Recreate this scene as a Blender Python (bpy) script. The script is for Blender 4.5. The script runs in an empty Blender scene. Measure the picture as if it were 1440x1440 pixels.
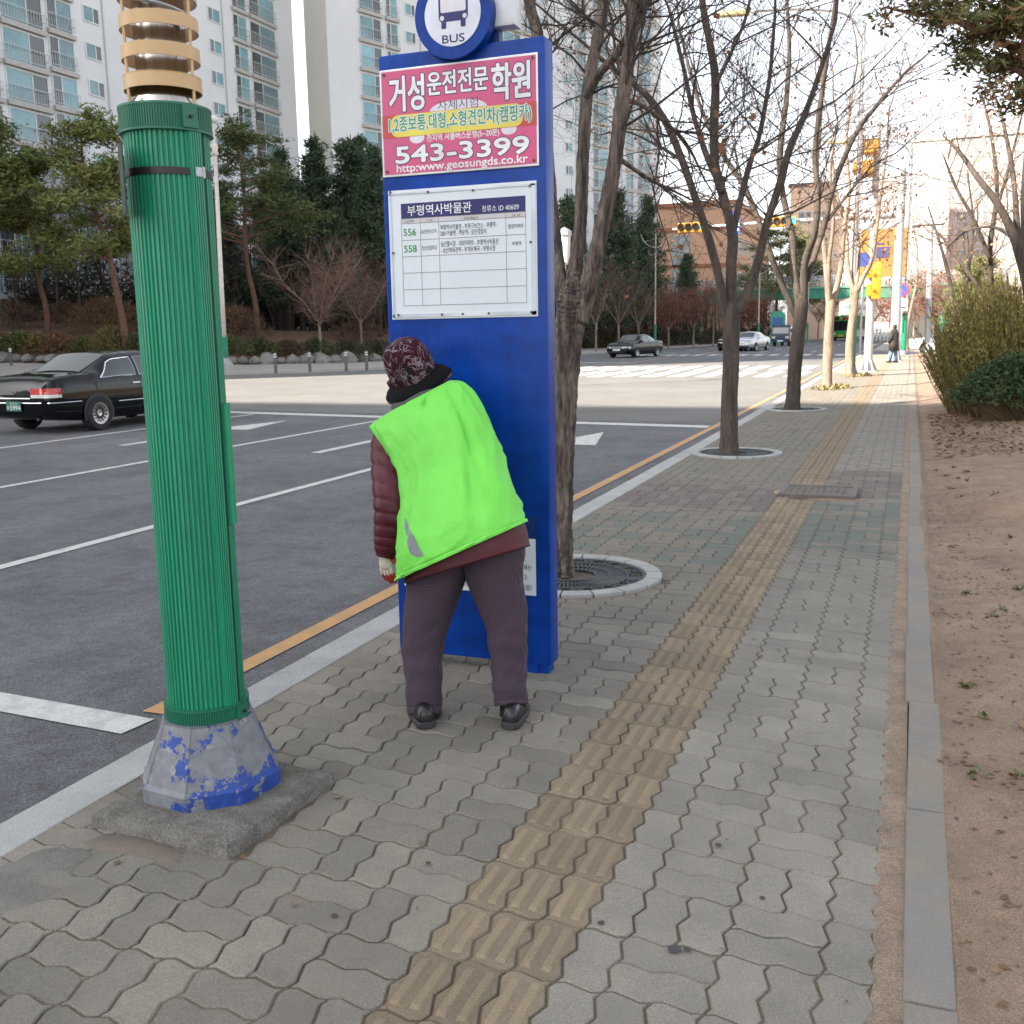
import bpy, bmesh, math, random
import numpy as np
from mathutils import Vector, Matrix, noise as mnoise

random.seed(11)
R = math.radians
S = bpy.context.scene
COL = S.collection

# ------------------------------------------------------------------ camera
F, CC = 1440.0, 720.0                        # focal length and centre in photo pixels
def _n(v): return v / np.linalg.norm(v)
_road = _n(np.array([561., 261., 1440.]))    # the street's direction seen from the camera
_up = _n(-np.array([140., -8245., 1440.]))
_up = _n(_up - _up.dot(_road) * _road)
_x = np.cross(_road, _up)
_x = _x if _x[0] > 0 else -_x
RM = np.array([_x, _road, _up])              # world = RM @ (right, up, forward)
CAMP = np.array([0., 0., 1.5])
cam = bpy.data.cameras.new('camera')
cam.sensor_fit = 'HORIZONTAL'; cam.sensor_width = 36.0; cam.lens = 36.0
cam.clip_start = 0.05; cam.clip_end = 2000
cam.dof.use_dof = True; cam.dof.focus_distance = 4.6; cam.dof.aperture_fstop = 9.0
camo = bpy.data.objects.new('camera', cam); COL.objects.link(camo)
_r, _u, _f = RM[:, 0], RM[:, 1], RM[:, 2]
camo.matrix_world = Matrix(((_r[0], _u[0], -_f[0], CAMP[0]), (_r[1], _u[1], -_f[1], CAMP[1]),
                            (_r[2], _u[2], -_f[2], CAMP[2]), (0, 0, 0, 1)))
S.camera = camo

# ------------------------------------------------------------------ sky, sun, exposure
SUN_EL = 36.0
SUN_AZ = (-0.669, -0.743)                    # where the sun stands, seen from above
w = bpy.data.worlds.new('World'); S.world = w; w.use_nodes = True
nt = w.node_tree; nt.nodes.clear()
sky = nt.nodes.new('ShaderNodeTexSky'); sky.sky_type = 'NISHITA'; sky.sun_disc = False
sky.sun_elevation = R(SUN_EL); sky.sun_rotation = math.atan2(SUN_AZ[0], SUN_AZ[1])
sky.air_density = 1.0; sky.dust_density = 1.6; sky.ozone_density = 1.0
hsv = nt.nodes.new('ShaderNodeHueSaturation'); hsv.inputs['Saturation'].default_value = 0.32
bg = nt.nodes.new('ShaderNodeBackground'); bg.inputs['Strength'].default_value = 0.105
out = nt.nodes.new('ShaderNodeOutputWorld')
nt.links.new(sky.outputs[0], hsv.inputs['Color']); nt.links.new(hsv.outputs[0], bg.inputs[0]); nt.links.new(bg.outputs[0], out.inputs[0])
sl = bpy.data.lights.new('sun', 'SUN'); sl.energy = 5.0; sl.angle = R(0.53); sl.color = (1.0, 0.90, 0.77)
so = bpy.data.objects.new('sun', sl); COL.objects.link(so)
_sd = Vector((SUN_AZ[0] * math.cos(R(SUN_EL)), SUN_AZ[1] * math.cos(R(SUN_EL)), math.sin(R(SUN_EL))))
so.rotation_euler = _sd.to_track_quat('Z', 'Y').to_euler(); so.location = (0, 0, 60)
S.view_settings.view_transform = 'Standard'; S.view_settings.look = 'None'
S.view_settings.exposure = 2.0; S.view_settings.gamma = 1.0
S.view_settings.use_curve_mapping = False
S.cycles.max_bounces = 6; S.cycles.diffuse_bounces = 3; S.cycles.glossy_bounces = 3; S.cycles.transparent_max_bounces = 6

# ------------------------------------------------------------------ measuring helpers (photo point -> place at a known distance)
def ray(u, v): return RM @ np.array([u - CC, CC - v, F])
def G(u, v, z=0.0):
    d = ray(u, v); t = (z - CAMP[2]) / d[2]; return Vector(CAMP + t * d)
def P(u, v, Y):
    d = ray(u, v); t = Y / d[1]; return Vector(CAMP + t * d)
def PX(u, v, X):
    d = ray(u, v); t = X / d[0]; return Vector(CAMP + t * d)

# ------------------------------------------------------------------ materials
def nodes(m):
    m.use_nodes = True
    t = m.node_tree; b = t.nodes['Principled BSDF']
    return t, b
def lk(t, a, b): t.links.new(a, b)
def pos_node(t, scale=(1, 1, 1), local=False):
    if local:
        g = t.nodes.new('ShaderNodeTexCoord'); o = g.outputs['Object']
    else:
        g = t.nodes.new('ShaderNodeNewGeometry'); o = g.outputs['Position']
    mp = t.nodes.new('ShaderNodeMapping'); mp.inputs['Scale'].default_value = scale
    lk(t, o, mp.inputs['Vector']); return mp.outputs[0]
def mixc(t, fac, a, b, mode='MIX'):
    n = t.nodes.new('ShaderNodeMix'); n.data_type = 'RGBA'; n.blend_type = mode
    for s, v in ((n.inputs[0], fac), (n.inputs[6], a), (n.inputs[7], b)):
        if isinstance(v, (int, float)): s.default_value = v
        elif isinstance(v, tuple): s.default_value = v + (1,) if len(v) == 3 else v
        else: lk(t, v, s)
    return n.outputs[2]
def noise_node(t, vec, scale, detail=4, rough=0.6):
    n = t.nodes.new('ShaderNodeTexNoise'); n.inputs['Scale'].default_value = scale
    n.inputs['Detail'].default_value = detail; n.inputs['Roughness'].default_value = rough
    lk(t, vec, n.inputs['Vector']); return n.outputs['Fac']
def ramp(t, fac, a, b, ca=(0, 0, 0), cb=(1, 1, 1)):
    r = t.nodes.new('ShaderNodeValToRGB'); e = r.color_ramp.elements
    e[0].position = a; e[1].position = b; e[0].color = ca + (1,); e[1].color = cb + (1,)
    lk(t, fac, r.inputs[0]); return r.outputs[0]
def bump(t, b, h, strength, dist=0.01):
    n = t.nodes.new('ShaderNodeBump'); n.inputs['Strength'].default_value = strength; n.inputs['Distance'].default_value = dist
    lk(t, h, n.inputs['Height']); lk(t, n.outputs[0], b.inputs['Normal']); return n
MATS = {}
def M(name, col, rough=0.6, metal=0.0, col2=None, scale=6.0, stretch=(1, 1, 1), lo=0.35, hi=0.65, grain=0.0, gscale=300.0,
      mot=0.0, mscale=20.0, speck=0.0, bmp=0.0, bscale=80.0, bdist=0.004, coat=0.0, objrand=0.0, spec=0.5, local=False):
    if name in MATS: return MATS[name]
    m = bpy.data.materials.new(name); t, b = nodes(m)
    v = pos_node(t, stretch, local)
    c2 = col2 or tuple(min(1, x * 0.8) for x in col)
    fac = ramp(t, noise_node(t, v, scale), lo, hi)
    c = mixc(t, fac, col, c2)
    if grain:
        g = ramp(t, noise_node(t, v, gscale, 2), 0.3, 0.7, (1 - grain,) * 3, (1 + grain,) * 3)
        c = mixc(t, 1.0, c, g, 'MULTIPLY')
    if speck:
        sp = ramp(t, noise_node(t, v, 520, 1), .64, .70); c = mixc(t, 1.0, c, mixc(t, sp, (1, 1, 1), (1 + speck,) * 3), 'MULTIPLY')
    if mot:
        g = ramp(t, noise_node(t, v, mscale, 5, .7), 0.28, 0.72, (1 - mot,) * 3, (1 + mot,) * 3)
        c = mixc(t, 1.0, c, g, 'MULTIPLY')
    if objrand:
        oi = t.nodes.new('ShaderNodeObjectInfo')
        rr = ramp(t, oi.outputs['Random'], 0, 1, (1 - objrand,) * 3, (1 + objrand,) * 3)
        c = mixc(t, 1.0, c, rr, 'MULTIPLY')
    lk(t, c, b.inputs['Base Color'])
    b.inputs['Roughness'].default_value = rough; b.inputs['Metallic'].default_value = metal
    b.inputs['Coat Weight'].default_value = coat; b.inputs['Coat Roughness'].default_value = 0.05
    b.inputs['Specular IOR Level'].default_value = spec
    if bmp: bump(t, b, noise_node(t, v, bscale, 5), bmp, bdist)
    MATS[name] = m; return m
def streaks(m, stretch, scale, amt, lo=.3, hi=.7, local=False):
    """long stains drawn out along one direction"""
    t = m.node_tree; b = t.nodes['Principled BSDF']; src = b.inputs['Base Color'].links[0].from_socket
    g = ramp(t, noise_node(t, pos_node(t, stretch, local), scale, 5, .65), lo, hi, (1 - amt,) * 3, (1 + amt,) * 3)
    lk(t, mixc(t, 1.0, src, g, 'MULTIPLY'), b.inputs['Base Color']); return m
def glass(name, col, rough=0.05):
    m = M(name, col, rough, 0.0, scale=0.7, spec=0.8, coat=0.4); return m

# ------------------------------------------------------------------ mesh builder
class MB:
    def __init__(s): s.v = []; s.f = []; s.m = []
    def add(s, vs, fs, mat=0):
        o = len(s.v); s.v.extend([tuple(x) for x in vs])
        for q in fs: s.f.append(tuple(i + o for i in q)); s.m.append(mat)
    def box(s, lo, hi, mat=0, mtx=None, bev=0.0):
        x0, y0, z0 = lo; x1, y1, z1 = hi
        if bev:
            s.rbox(lo, hi, bev, mat, mtx); return
        vs = [Vector(p) for p in ((x0, y0, z0), (x1, y0, z0), (x1, y1, z0), (x0, y1, z0), (x0, y0, z1), (x1, y0, z1), (x1, y1, z1), (x0, y1, z1))]
        if mtx is not None: vs = [mtx @ p for p in vs]
        s.add(vs, [(3, 2, 1, 0), (4, 5, 6, 7), (0, 1, 5, 4), (1, 2, 6, 5), (2, 3, 7, 6), (3, 0, 4, 7)], mat)
    def rbox(s, lo, hi, r, mat=0, mtx=None):
        bm = bmesh.new(); bmesh.ops.create_cube(bm, size=1)
        for v in bm.verts: v.co = Vector(((lo[i] + hi[i]) / 2 + v.co[i] * (hi[i] - lo[i])) for i in range(3))
        bmesh.ops.bevel(bm, geom=list(bm.edges), offset=r, segments=2, affect='EDGES', profile=0.6)
        bm.verts.index_update()
        vs = [mtx @ v.co if mtx is not None else v.co.copy() for v in bm.verts]
        s.add(vs, [[v.index for v in f.verts] for f in bm.faces], mat); bm.free()
    def tube(s, pts, rad, n=8, mat=0, caps=True, ecc=1.0):
        pts = [Vector(p) for p in pts]
        if isinstance(rad, (int, float)): rad = [rad] * len(pts)
        d0 = (pts[1] - pts[0]).normalized()
        ref = Vector((0, 0, 1)) if abs(d0.z) < 0.9 else Vector((1, 0, 0))
        a = d0.cross(ref).normalized(); vs = []
        for i, p in enumerate(pts):
            d = (pts[min(i + 1, len(pts) - 1)] - pts[max(i - 1, 0)])
            d = d.normalized() if d.length > 1e-9 else d0
            a = (a - d * a.dot(d)); a = a.normalized() if a.length > 1e-6 else d.orthogonal().normalized()
            b = d.cross(a)
            for k in range(n):
                t = 2 * math.pi * k / n
                vs.append(p + (a * math.cos(t) + b * math.sin(t) * ecc) * rad[i])
        fs = []
        for i in range(len(pts) - 1):
            for k in range(n):
                k2 = (k + 1) % n
                fs.append((i * n + k, i * n + k2, (i + 1) * n + k2, (i + 1) * n + k))
        if caps: fs.append(tuple(range(n - 1, -1, -1))); fs.append(tuple((len(pts) - 1) * n + k for k in range(n)))
        s.add(vs, fs, mat)
    def lathe(s, prof, n=24, c=(0, 0, 0), mat=0, caps=True, rmod=None, mtx=None):
        vs = []; c = Vector(c)
        for r, z in prof:
            for k in range(n):
                t = 2 * math.pi * k / n; rr = r * (rmod(k) if rmod else 1)
                p = c + Vector((rr * math.cos(t), rr * math.sin(t), z)); vs.append(mtx @ p if mtx is not None else p)
        fs = []
        for i in range(len(prof) - 1):
            for k in range(n):
                k2 = (k + 1) % n; fs.append((i * n + k, i * n + k2, (i + 1) * n + k2, (i + 1) * n + k))
        if caps: fs.append(tuple(range(n - 1, -1, -1))); fs.append(tuple((len(prof) - 1) * n + k for k in range(n)))
        s.add(vs, fs, mat)
    def loft(s, rings, mat=0, caps=True, closed=True):
        n = len(rings[0]); vs = [p for r in rings for p in r]; fs = []
        for i in range(len(rings) - 1):
            for k in range(n if closed else n - 1):
                k2 = (k + 1) % n; fs.append((i * n + k, i * n + k2, (i + 1) * n + k2, (i + 1) * n + k))
        if caps: fs.append(tuple(range(n - 1, -1, -1))); fs.append(tuple((len(rings) - 1) * n + k for k in range(n)))
        s.add(vs, fs, mat)
    def prism(s, poly, axis_o, ax, ay, az, depth, mat=0):
        """poly in (a,b) on the plane axis_o + a*ax + b*ay, pushed along az by depth"""
        o, ax, ay, az = map(Vector, (axis_o, ax, ay, az)); n = len(poly)
        vs = [o + ax * a + ay * b for a, b in poly] + [o + ax * a + ay * b + az * depth for a, b in poly]
        fs = [tuple(range(n - 1, -1, -1)), tuple(range(n, 2 * n))] + [(i, (i + 1) % n, n + (i + 1) % n, n + i) for i in range(n)]
        s.add(vs, fs, mat)
    def quad(s, a, b, c, d, mat=0): s.add([a, b, c, d], [(0, 1, 2, 3)], mat)
    def mesh(s, name, mats, smooth=False, off=None):
        me = bpy.data.meshes.new(name)
        vs = s.v if off is None else [(x - off[0], y - off[1], z - off[2]) for x, y, z in s.v]
        me.from_pydata(vs, [], s.f)
        for m in (mats if isinstance(mats, (list, tuple)) else [mats]): me.materials.append(m)
        me.polygons.foreach_set('material_index', s.m)
        me.polygons.foreach_set('use_smooth', [bool(smooth)] * len(s.f))
        if smooth and smooth is not True: me.set_sharp_from_angle(angle=R(smooth))
        me.update(); return me
    def build(s, name, mats, parent=None, smooth=False, loc=None, local=False):
        """link as one object; verts are in world space unless local (then relative to the parent)"""
        if parent is not None and not local and loc is None: off = world_loc(parent)
        elif parent is None and loc is not None and not local: off = loc
        else: off = None
        o = bpy.data.objects.new(name, s.mesh(name, mats, smooth, off)); COL.objects.link(o)
        if parent is not None: o.parent = parent
        if loc is not None: o.location = loc
        return o
def world_loc(o):
    l = Vector(o.location); p = o.parent
    while p is not None: l = l + Vector(p.location); p = p.parent
    return l
def tag(o, label=None, cat=None, group=None, kind=None):
    if label: o['label'] = label
    if cat: o['category'] = cat
    if group: o['group'] = group
    if kind: o['kind'] = kind
    return o
def thing(name, label, cat, loc=(0, 0, 0), rz=0.0, group=None):
    o = bpy.data.objects.new(name, None); COL.objects.link(o); o.empty_display_size = 0.1
    o.location = loc; o.rotation_euler = (0, 0, rz)
    return tag(o, label, cat, group)
def structure(o): o['kind'] = 'structure'; return o
CH = {}
def dup(root, loc, rz=0.0, sc=1.0, label=None, group=None, cat=None):
    def cp(o, par):
        c = o.copy(); COL.objects.link(c); c.parent = par
        for ch in list(o.children): cp(ch, c)
        return c
    r = cp(root, None); r.location = loc; r.rotation_euler = (0, 0, rz)
    r.scale = (sc, sc, sc) if isinstance(sc, (int, float)) else sc
    if label: r['label'] = label
    if group: r['group'] = group
    return r
def catmull(pts, n=6):
    pts = [Vector(p) for p in pts]; o = []
    q = [pts[0] * 2 - pts[1]] + pts + [pts[-1] * 2 - pts[-2]]
    for i in range(1, len(q) - 2):
        a, b, c, d = q[i - 1:i + 3]
        for k in range(n):
            t = k / n
            o.append(0.5 * ((2 * b) + (c - a) * t + (2 * a - 5 * b + 4 * c - d) * t * t + (3 * b - a - 3 * c + d) * t ** 3))
    o.append(pts[-1]); return o
def text_mesh(body, size=1.0, extrude=0.0, offset=0.0, align='LEFT', shear=0.0, space=1.0, bold=0.0):
    """flat lettering as a mesh in its own xy plane"""
    cu = bpy.data.curves.new('lettering', 'FONT'); cu.body = body; cu.size = size; cu.extrude = extrude
    cu.offset = offset; cu.align_x = align; cu.space_character = space; cu.shear = shear; cu.resolution_u = 3
    o = bpy.data.objects.new('lettering', cu); COL.objects.link(o)
    dg = bpy.context.evaluated_depsgraph_get(); dg.update()
    me = bpy.data.meshes.new_from_object(o.evaluated_get(dg))
    bpy.data.objects.remove(o); bpy.data.curves.remove(cu); return me
def text_shift(mb, body, x0, x1, z0, z1, y, mat=0, d=0.001, n=10):
    """heavier lettering: the same glyphs laid over themselves in a small circle, each a hair in front of the last"""
    k0 = len(mb.v); f0 = len(mb.f); text_into(mb, body, x0, x1, z0, z1, y, mat); vs = mb.v[k0:]; fs = mb.f[f0:]
    for k in range(n):
        a = 2 * math.pi * k / n; o = len(mb.v); mb.v += [(p[0] + d * math.cos(a), p[1] - 2e-5 * (k + 1), p[2] + d * math.sin(a)) for p in vs]
        mb.f += [tuple(i - k0 + o for i in f) for f in fs]; mb.m += [mat] * len(fs)
def text_into(mb, body, x0, x1, z0, z1, y, mat=0, offset=0.0, weight=0.0, origin=None, ax=None, ay=None):
    """lettering fitted to the rectangle x0..x1, z0..z1 on the plane at y (facing -Y), or on origin + ax, ay"""
    me = text_mesh(body, 1.0, 0.0, weight)
    base = np.array([v.co[:] for v in me.vertices])
    if len(base) == 0: return
    mn = base.min(0); mx = base.max(0)
    if offset: 
        bpy.data.meshes.remove(me); me = text_mesh(body, 1.0, 0.0, weight + offset)
        base = np.array([v.co[:] for v in me.vertices])
    sx = (x1 - x0) / (mx[0] - mn[0]); sz = (z1 - z0) / (mx[1] - mn[1])
    vs = []
    for p in base:
        a = x0 + (p[0] - mn[0]) * sx; b = z0 + (p[1] - mn[1]) * sz
        vs.append((a, y, b) if origin is None else tuple(Vector(origin) + Vector(ax) * a + Vector(ay) * b))
    mb.add(vs, [tuple(q.vertices) for q in me.polygons], mat)
    bpy.data.meshes.remove(me)
# ================================================================== the ground, road, pavement
U_ = 0.1165; MOD = 2 * U_
asphalt = M('asphalt', (.078, .079, .086), .85, col2=(.102, .102, .106), scale=.55, grain=.55, gscale=120, mot=.22, mscale=9, bmp=.9, bscale=110, bdist=.008)
streaks(asphalt, (1.1, .05, 1), 1.0, .14); streaks(asphalt, (1, 1, 1), 2.6, .10, .42, .5); streaks(asphalt, (1, 1, 1), 30, .13, .2, .4)
road_white = M('road_white_paint', (.52, .52, .50), .6, col2=(.30, .30, .29), scale=9, lo=.45, hi=.8, grain=.2, gscale=120, bmp=.2, bscale=150)
road_yellow = M('road_yellow_paint', (.48, .265, .10), .6, col2=(.36, .215, .10), scale=7, grain=.15, gscale=120, bmp=.2, bscale=150)
granite = M('granite_kerb', (.36, .36, .345), .75, col2=(.29, .29, .28), scale=4, grain=.34, gscale=220, bmp=.2, bscale=200, objrand=.08)
sand = M('joint_sand', (.165, .122, .085), .95, col2=(.105, .080, .058), scale=5, grain=.35, gscale=160, bmp=.5, bscale=120)
pv_grey = M('paver_grey', (.204, .182, .148), .85, col2=(.166, .150, .124), scale=2.2, speck=.7, mot=.10, mscale=7, grain=.26, gscale=260, bmp=.35, bscale=260, objrand=.17)
pv_right = M('paver_pale_grey', (.226, .205, .172), .85, col2=(.188, .171, .144), scale=2.0, speck=.7, mot=.10, mscale=6, grain=.24, gscale=260, bmp=.35, bscale=260, objrand=.11)
pv_red = M('paver_faded_red', (.160, .125, .115), .85, col2=(.140, .120, .112), scale=3, grain=.25, gscale=260, bmp=.35, bscale=260, objrand=.12)
pv_green = M('paver_faded_green', (.130, .150, .122), .85, col2=(.145, .148, .130), scale=3, grain=.25, gscale=260, bmp=.35, bscale=260, objrand=.12)
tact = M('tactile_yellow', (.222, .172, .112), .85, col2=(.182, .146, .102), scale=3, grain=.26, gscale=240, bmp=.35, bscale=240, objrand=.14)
tact_bar = M('tactile_sidelit_bar', (.250, .190, .118), .8, col2=(.212, .166, .108), scale=4, grain=.26, gscale=240, bmp=.3, bscale=240, objrand=.12)  # bars paler than their base: side light put into the colour
concrete = M('concrete_edging', (.185, .182, .172), .85, col2=(.225, .19, .15), scale=2.2, grain=.14, mot=.08, mscale=6, gscale=200, bmp=.25, bscale=120, objrand=.06)
soil = M('bare_soil', (.262, .186, .128), .95, col2=(.190, .130, .088), scale=1.6, grain=.40, mot=.20, mscale=6, gscale=170, bmp=.7, bscale=90, bdist=.008)
mulch = M('needle_litter', (.16, .085, .05), .95, col2=(.09, .055, .035), scale=1.5, grain=.5, gscale=14, bmp=.8, bscale=10, bdist=.08)
far_pave = M('far_pavement', (.33, .30, .27), .9, col2=(.28, .26, .24), scale=.8, grain=.12, gscale=20)

FK = [(-120, 35), (-60, 35.5), (-40, 36), (-31, 36.9), (-28, 38.6), (-25.3, 41), (-23.6, 44.5), (-22.5, 52), (-22.2, 72), (-21.3, 91), (-18.5, 112), (-17, 140), (-17, 200), (-17, 420)]
b = MB(); b.quad((-900, -300, -.5), (900, -300, -.5), (900, 1500, -.5), (-900, 1500, -.5))
structure(b.build('ground', M('dry_grass', (.16, .13, .08), .95, col2=(.10, .09, .05), scale=.2)))
b = MB()
b.add([(x, y, -.12) for x, y in FK] + [(-2.55, 420, -.12), (-2.55, -12, -.12), (-120, -12, -.12)], [tuple(range(len(FK) + 3))[::-1]])
road = structure(b.build('road', asphalt))
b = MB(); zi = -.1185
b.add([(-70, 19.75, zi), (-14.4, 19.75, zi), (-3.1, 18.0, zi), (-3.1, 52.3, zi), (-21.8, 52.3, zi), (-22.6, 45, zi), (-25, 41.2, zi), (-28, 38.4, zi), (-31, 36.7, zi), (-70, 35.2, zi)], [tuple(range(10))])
b.build('crossing_surface', M('asphalt_sunlit_pale', (.118, .115, .109), .9, col2=(.145, .141, .134), scale=.4, grain=.4, gscale=90, mot=.15, mscale=4, bmp=.6, bscale=90), road)  # paler sheet puts the junction's sunlit brightness into the colour
# paint on the road: sheets 4 mm above the asphalt
def strip(x0, x1, y0, y1, z=-.1145): return [(x0, y0, z), (x1, y0, z), (x1, y1, z), (x0, y1, z)]
def marking(name, quads, mat):
    b = MB()
    for q in quads: b.add(q, [tuple(range(len(q)))])
    return b.build(name, mat, road)
marking('yellow_edge_line', [strip(-3.085, -2.975, 3.42, 150)], road_yellow)
marking('lane_line', [strip(-6.17, -6.05, -6, 17.9)], road_white)
marking('lane_line', [strip(-9.56, -9.44, -6, 18.2)], road_white)
marking('lane_line', [strip(-13.11, -12.99, -6, 18.5)], road_white)
marking('stop_line', [[(-14.3, 18.75, -.1145), (-3.12, 17.15, -.1145), (-3.12, 17.55, -.1145), (-14.3, 19.2, -.1145)]], road_white)
marking('bay_line', [[(-7, 3.38, -.1145), (-2.99, 3.18, -.1145), (-2.97, 3.36, -.1145), (-7, 3.56, -.1145)]], road_white)
def arrow(xc, y0, tip, hw=.42, hl=1.9):
    z = -.1145
    marking('lane_arrow', [[(xc - .08, y0, z), (xc + .08, y0, z), (xc + .08, tip - hl, z), (xc - .08, tip - hl, z)],
                           [(xc - hw, tip - hl, z), (xc + hw, tip - hl, z), (xc, tip, z)]], road_white)
arrow(-4.6, 12.2, 16.1); arrow(-7.75, 12.4, 17.0); arrow(-11.35, 12.6, 17.2)
for k in range(11):
    x = -3.7 - k * 1.0
    marking('crosswalk_bar', [strip(x - .3, x + .28, 36.0, 40.6)], road_white)
    marking('crosswalk_bar', [strip(x - .55, x + .03, 42.0, 47.0)], road_white)
for k in range(14):
    x = -3.9 - k * 1.0
    marking('far_crosswalk_bar', [strip(x - .3, x + .25, 64 + .25 * k, 67 + .25 * k)], road_white)
marking('centre_line', [strip(-13.6, -13.45, 50, 62), strip(-13.6, -13.45, 72, 200), strip(-13.2, -13.05, 72, 200)], road_yellow)
for xx in (-6.3, -9.8, -16.6):
    for k in range(9): marking('lane_dash', [strip(xx - .07, xx + .07, 74 + 9 * k, 78 + 9 * k)], road_white)
marking('far_stop_line', [strip(-21, -13.8, 52.6, 53.1)], road_white)
marking('side_street_dash', [[(-26 - 3.4 * k, 31.5, -.1145), (-24.6 - 3.4 * k, 31.5, -.1145), (-24.6 - 3.4 * k, 31.72, -.1145), (-26 - 3.4 * k, 31.72, -.1145)] for k in range(6)], road_white)
# gutter crack beside the kerb: a thin jagged groove filled with dirt
b = MB(); rr = random.Random(3); y = -1.0; xs = []
while y < 30: xs.append((-2.70 + rr.uniform(-.018, .018) - .05 * (y < 3) * rr.random() * .4, y, rr.uniform(.002, .012))); y += rr.uniform(.04, .13)
for (xa, ya, wa), (xb, yb, wb) in zip(xs, xs[1:]): b.quad((xa - wa, ya, -.1175), (xa + wa, ya, -.1175), (xb + wb, yb, -.1175), (xb - wb, yb, -.1175))
b.build('gutter_crack', M('crack_dirt', (.025, .024, .023), 1.0), road)
b = MB(); b.quad((-2.69, -6, -.117), (-2.55, -6, -.117), (-2.55, 60, -.117), (-2.69, 60, -.117))
b.build('gutter_strip', M('gutter_asphalt', (.16, .158, .15), .9, col2=(.11, .11, .11), scale=3, grain=.4, gscale=120, bmp=.8, bscale=120), road)

# ---- near pavement
b = MB(); b.box((-2.46, -6, -.3), (.058, 62, -.0062))
pavement = structure(b.build('pavement', sand))
def wave(t):   # zig-zag joint: two legs a little uneven
    t = t % 1.0
    if t < .22: return t / .22
    if t < .78: return 1 - 2 * (t - .22) / .56
    return -1 + (t - .78) / .22
AMP = .0105
def outline(nx, ny):
    KT = (.0, .22, .78)
    p = []
    for i in range(nx):
        for k in KT: p.append(((i + k) * U_, AMP * .85 * wave(k)))
    for j in range(ny):
        for k in KT: p.append((nx * U_ + AMP * wave(k), (j + k) * U_))
    for i in range(nx, 0, -1):
        for k in (0., .22, .78):
            kk = 1 - k; p.append(((i - 1 + kk) * U_, ny * U_ + AMP * .85 * wave(kk)))
    for j in range(ny, 0, -1):
        for k in (0., .22, .78):
            kk = 1 - k; p.append((AMP * wave(kk), (j - 1 + kk) * U_))
    return [(x - nx * U_ / 2, y - ny * U_ / 2) for x, y in p]
def inset(poly, d):
    n = len(poly); o = []
    for i in range(n):
        a, p, c = (Vector(poly[i - 1]), Vector(poly[i]), Vector(poly[(i + 1) % n]))
        e1 = (p - a).normalized(); e2 = (c - p).normalized()
        n1 = Vector((-e1.y, e1.x)); n2 = Vector((-e2.y, e2.x)); m = (n1 + n2)
        m = m / max(.35, m.dot(n1)); o.append(tuple(p + m * d))
    return o
def paver_mb(nx, ny, bars=False):
    ol = outline(nx, ny); a = inset(ol, .0032); c = inset(ol, .0062); n = len(ol)
    vs = [(x, y, -.012) for x, y in a] + [(x, y, -.004) for x, y in a] + [(x, y, 0) for x, y in c]
    fs = []
    for r in range(2):
        for i in range(n): fs.append((r * n + i, r * n + (i + 1) % n, (r + 1) * n + (i + 1) % n, (r + 1) * n + i))
    fs.append(tuple(range(2 * n, 3 * n)))
    b = MB(); b.add(vs, fs)
    if bars:
        for s in (-1, 1):
            xc = s * .026; h = .0062; yy = ny * U_ / 2 - .022
            sec = [(-.016, -.001), (-.010, h), (.010, h), (.016, -.001)]
            rings = []
            for y, k in ((-yy, .25), (-yy + .012, 1), (yy - .012, 1), (yy, .25)):
                rings.append([Vector((xc + sx, y, sz * k if sz > 0 else sz)) for sx, sz in sec][::-1])
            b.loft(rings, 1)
    return b
PV = paver_mb(1, 2); PH = paver_mb(2, 1); PT = paver_mb(1, 2, True)
X0 = -1.06; Y0 = 1.83 - 20 * MOD
grates = [(-1.90, 5.95), (-1.93, 12.65), (-1.93, 19.85)]
slots = []   # (kind, x, y, tint)
rp = random.Random(5)
def tint(x, y):
    if 8.9 < y + .35 * rp.random() < 10.2 and x < -.9: return 'red' if rp.random() < .6 else 'grey'
    if 9.6 < y < 11.4 and x > -.7: return 'red' if rp.random() < .55 else 'grey'
    if 7.0 < y < 9.2 and x > -.72: return 'green' if rp.random() < .6 else 'grey'
    if 6.2 < y < 8.4 and x < -1.05: return 'green' if rp.random() < .45 else 'grey'
    return 'grey' if x < -1.05 else 'pale'
NR = 260
for j in range(NR):
    y = Y0 + j * MOD; yc = y + U_
    for i in range(3): slots.append(('T', X0 + (i + .5) * U_, yc, 't'))
    for c in range(-6, 0):
        x = X0 + c * MOD
        if (c + j) % 2: slots += [('H', x + U_, y + U_ / 2, 0), ('H', x + U_, y + 1.5 * U_, 0)]
        else: slots += [('V', x + U_ / 2, yc, 0), ('V', x + 1.5 * U_, yc, 0)]
    xr = X0 + 3 * U_
    slots += [('V', xr + U_ / 2, yc, 0), ('V', xr + 5.5 * U_, yc, 0)]
    for c in range(2):
        x = xr + U_ + c * MOD
        if (c + j) % 2: slots += [('H', x + U_, y + U_ / 2, 0), ('H', x + U_, y + 1.5 * U_, 0)]
        else: slots += [('V', x + U_ / 2, yc, 0), ('V', x + 1.5 * U_, yc, 0)]
def blocked(x, y):
    for gx, gy in grates:
        if math.hypot(x - gx, y - gy) < .50: return True
    if -1.0 < x < -.42 and 9.40 < y < 10.0: return True            # the access cover
    px, py = x - SLAB_C[0], y - SLAB_C[1]
    if abs(px * SLAB_A[0] + py * SLAB_A[1]) < .22 and abs(-px * SLAB_A[1] + py * SLAB_A[0]) < .2: return True
    return False
SLAB_C = (-2.035, 2.57); SLAB_A = (1.0, .0)
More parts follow.
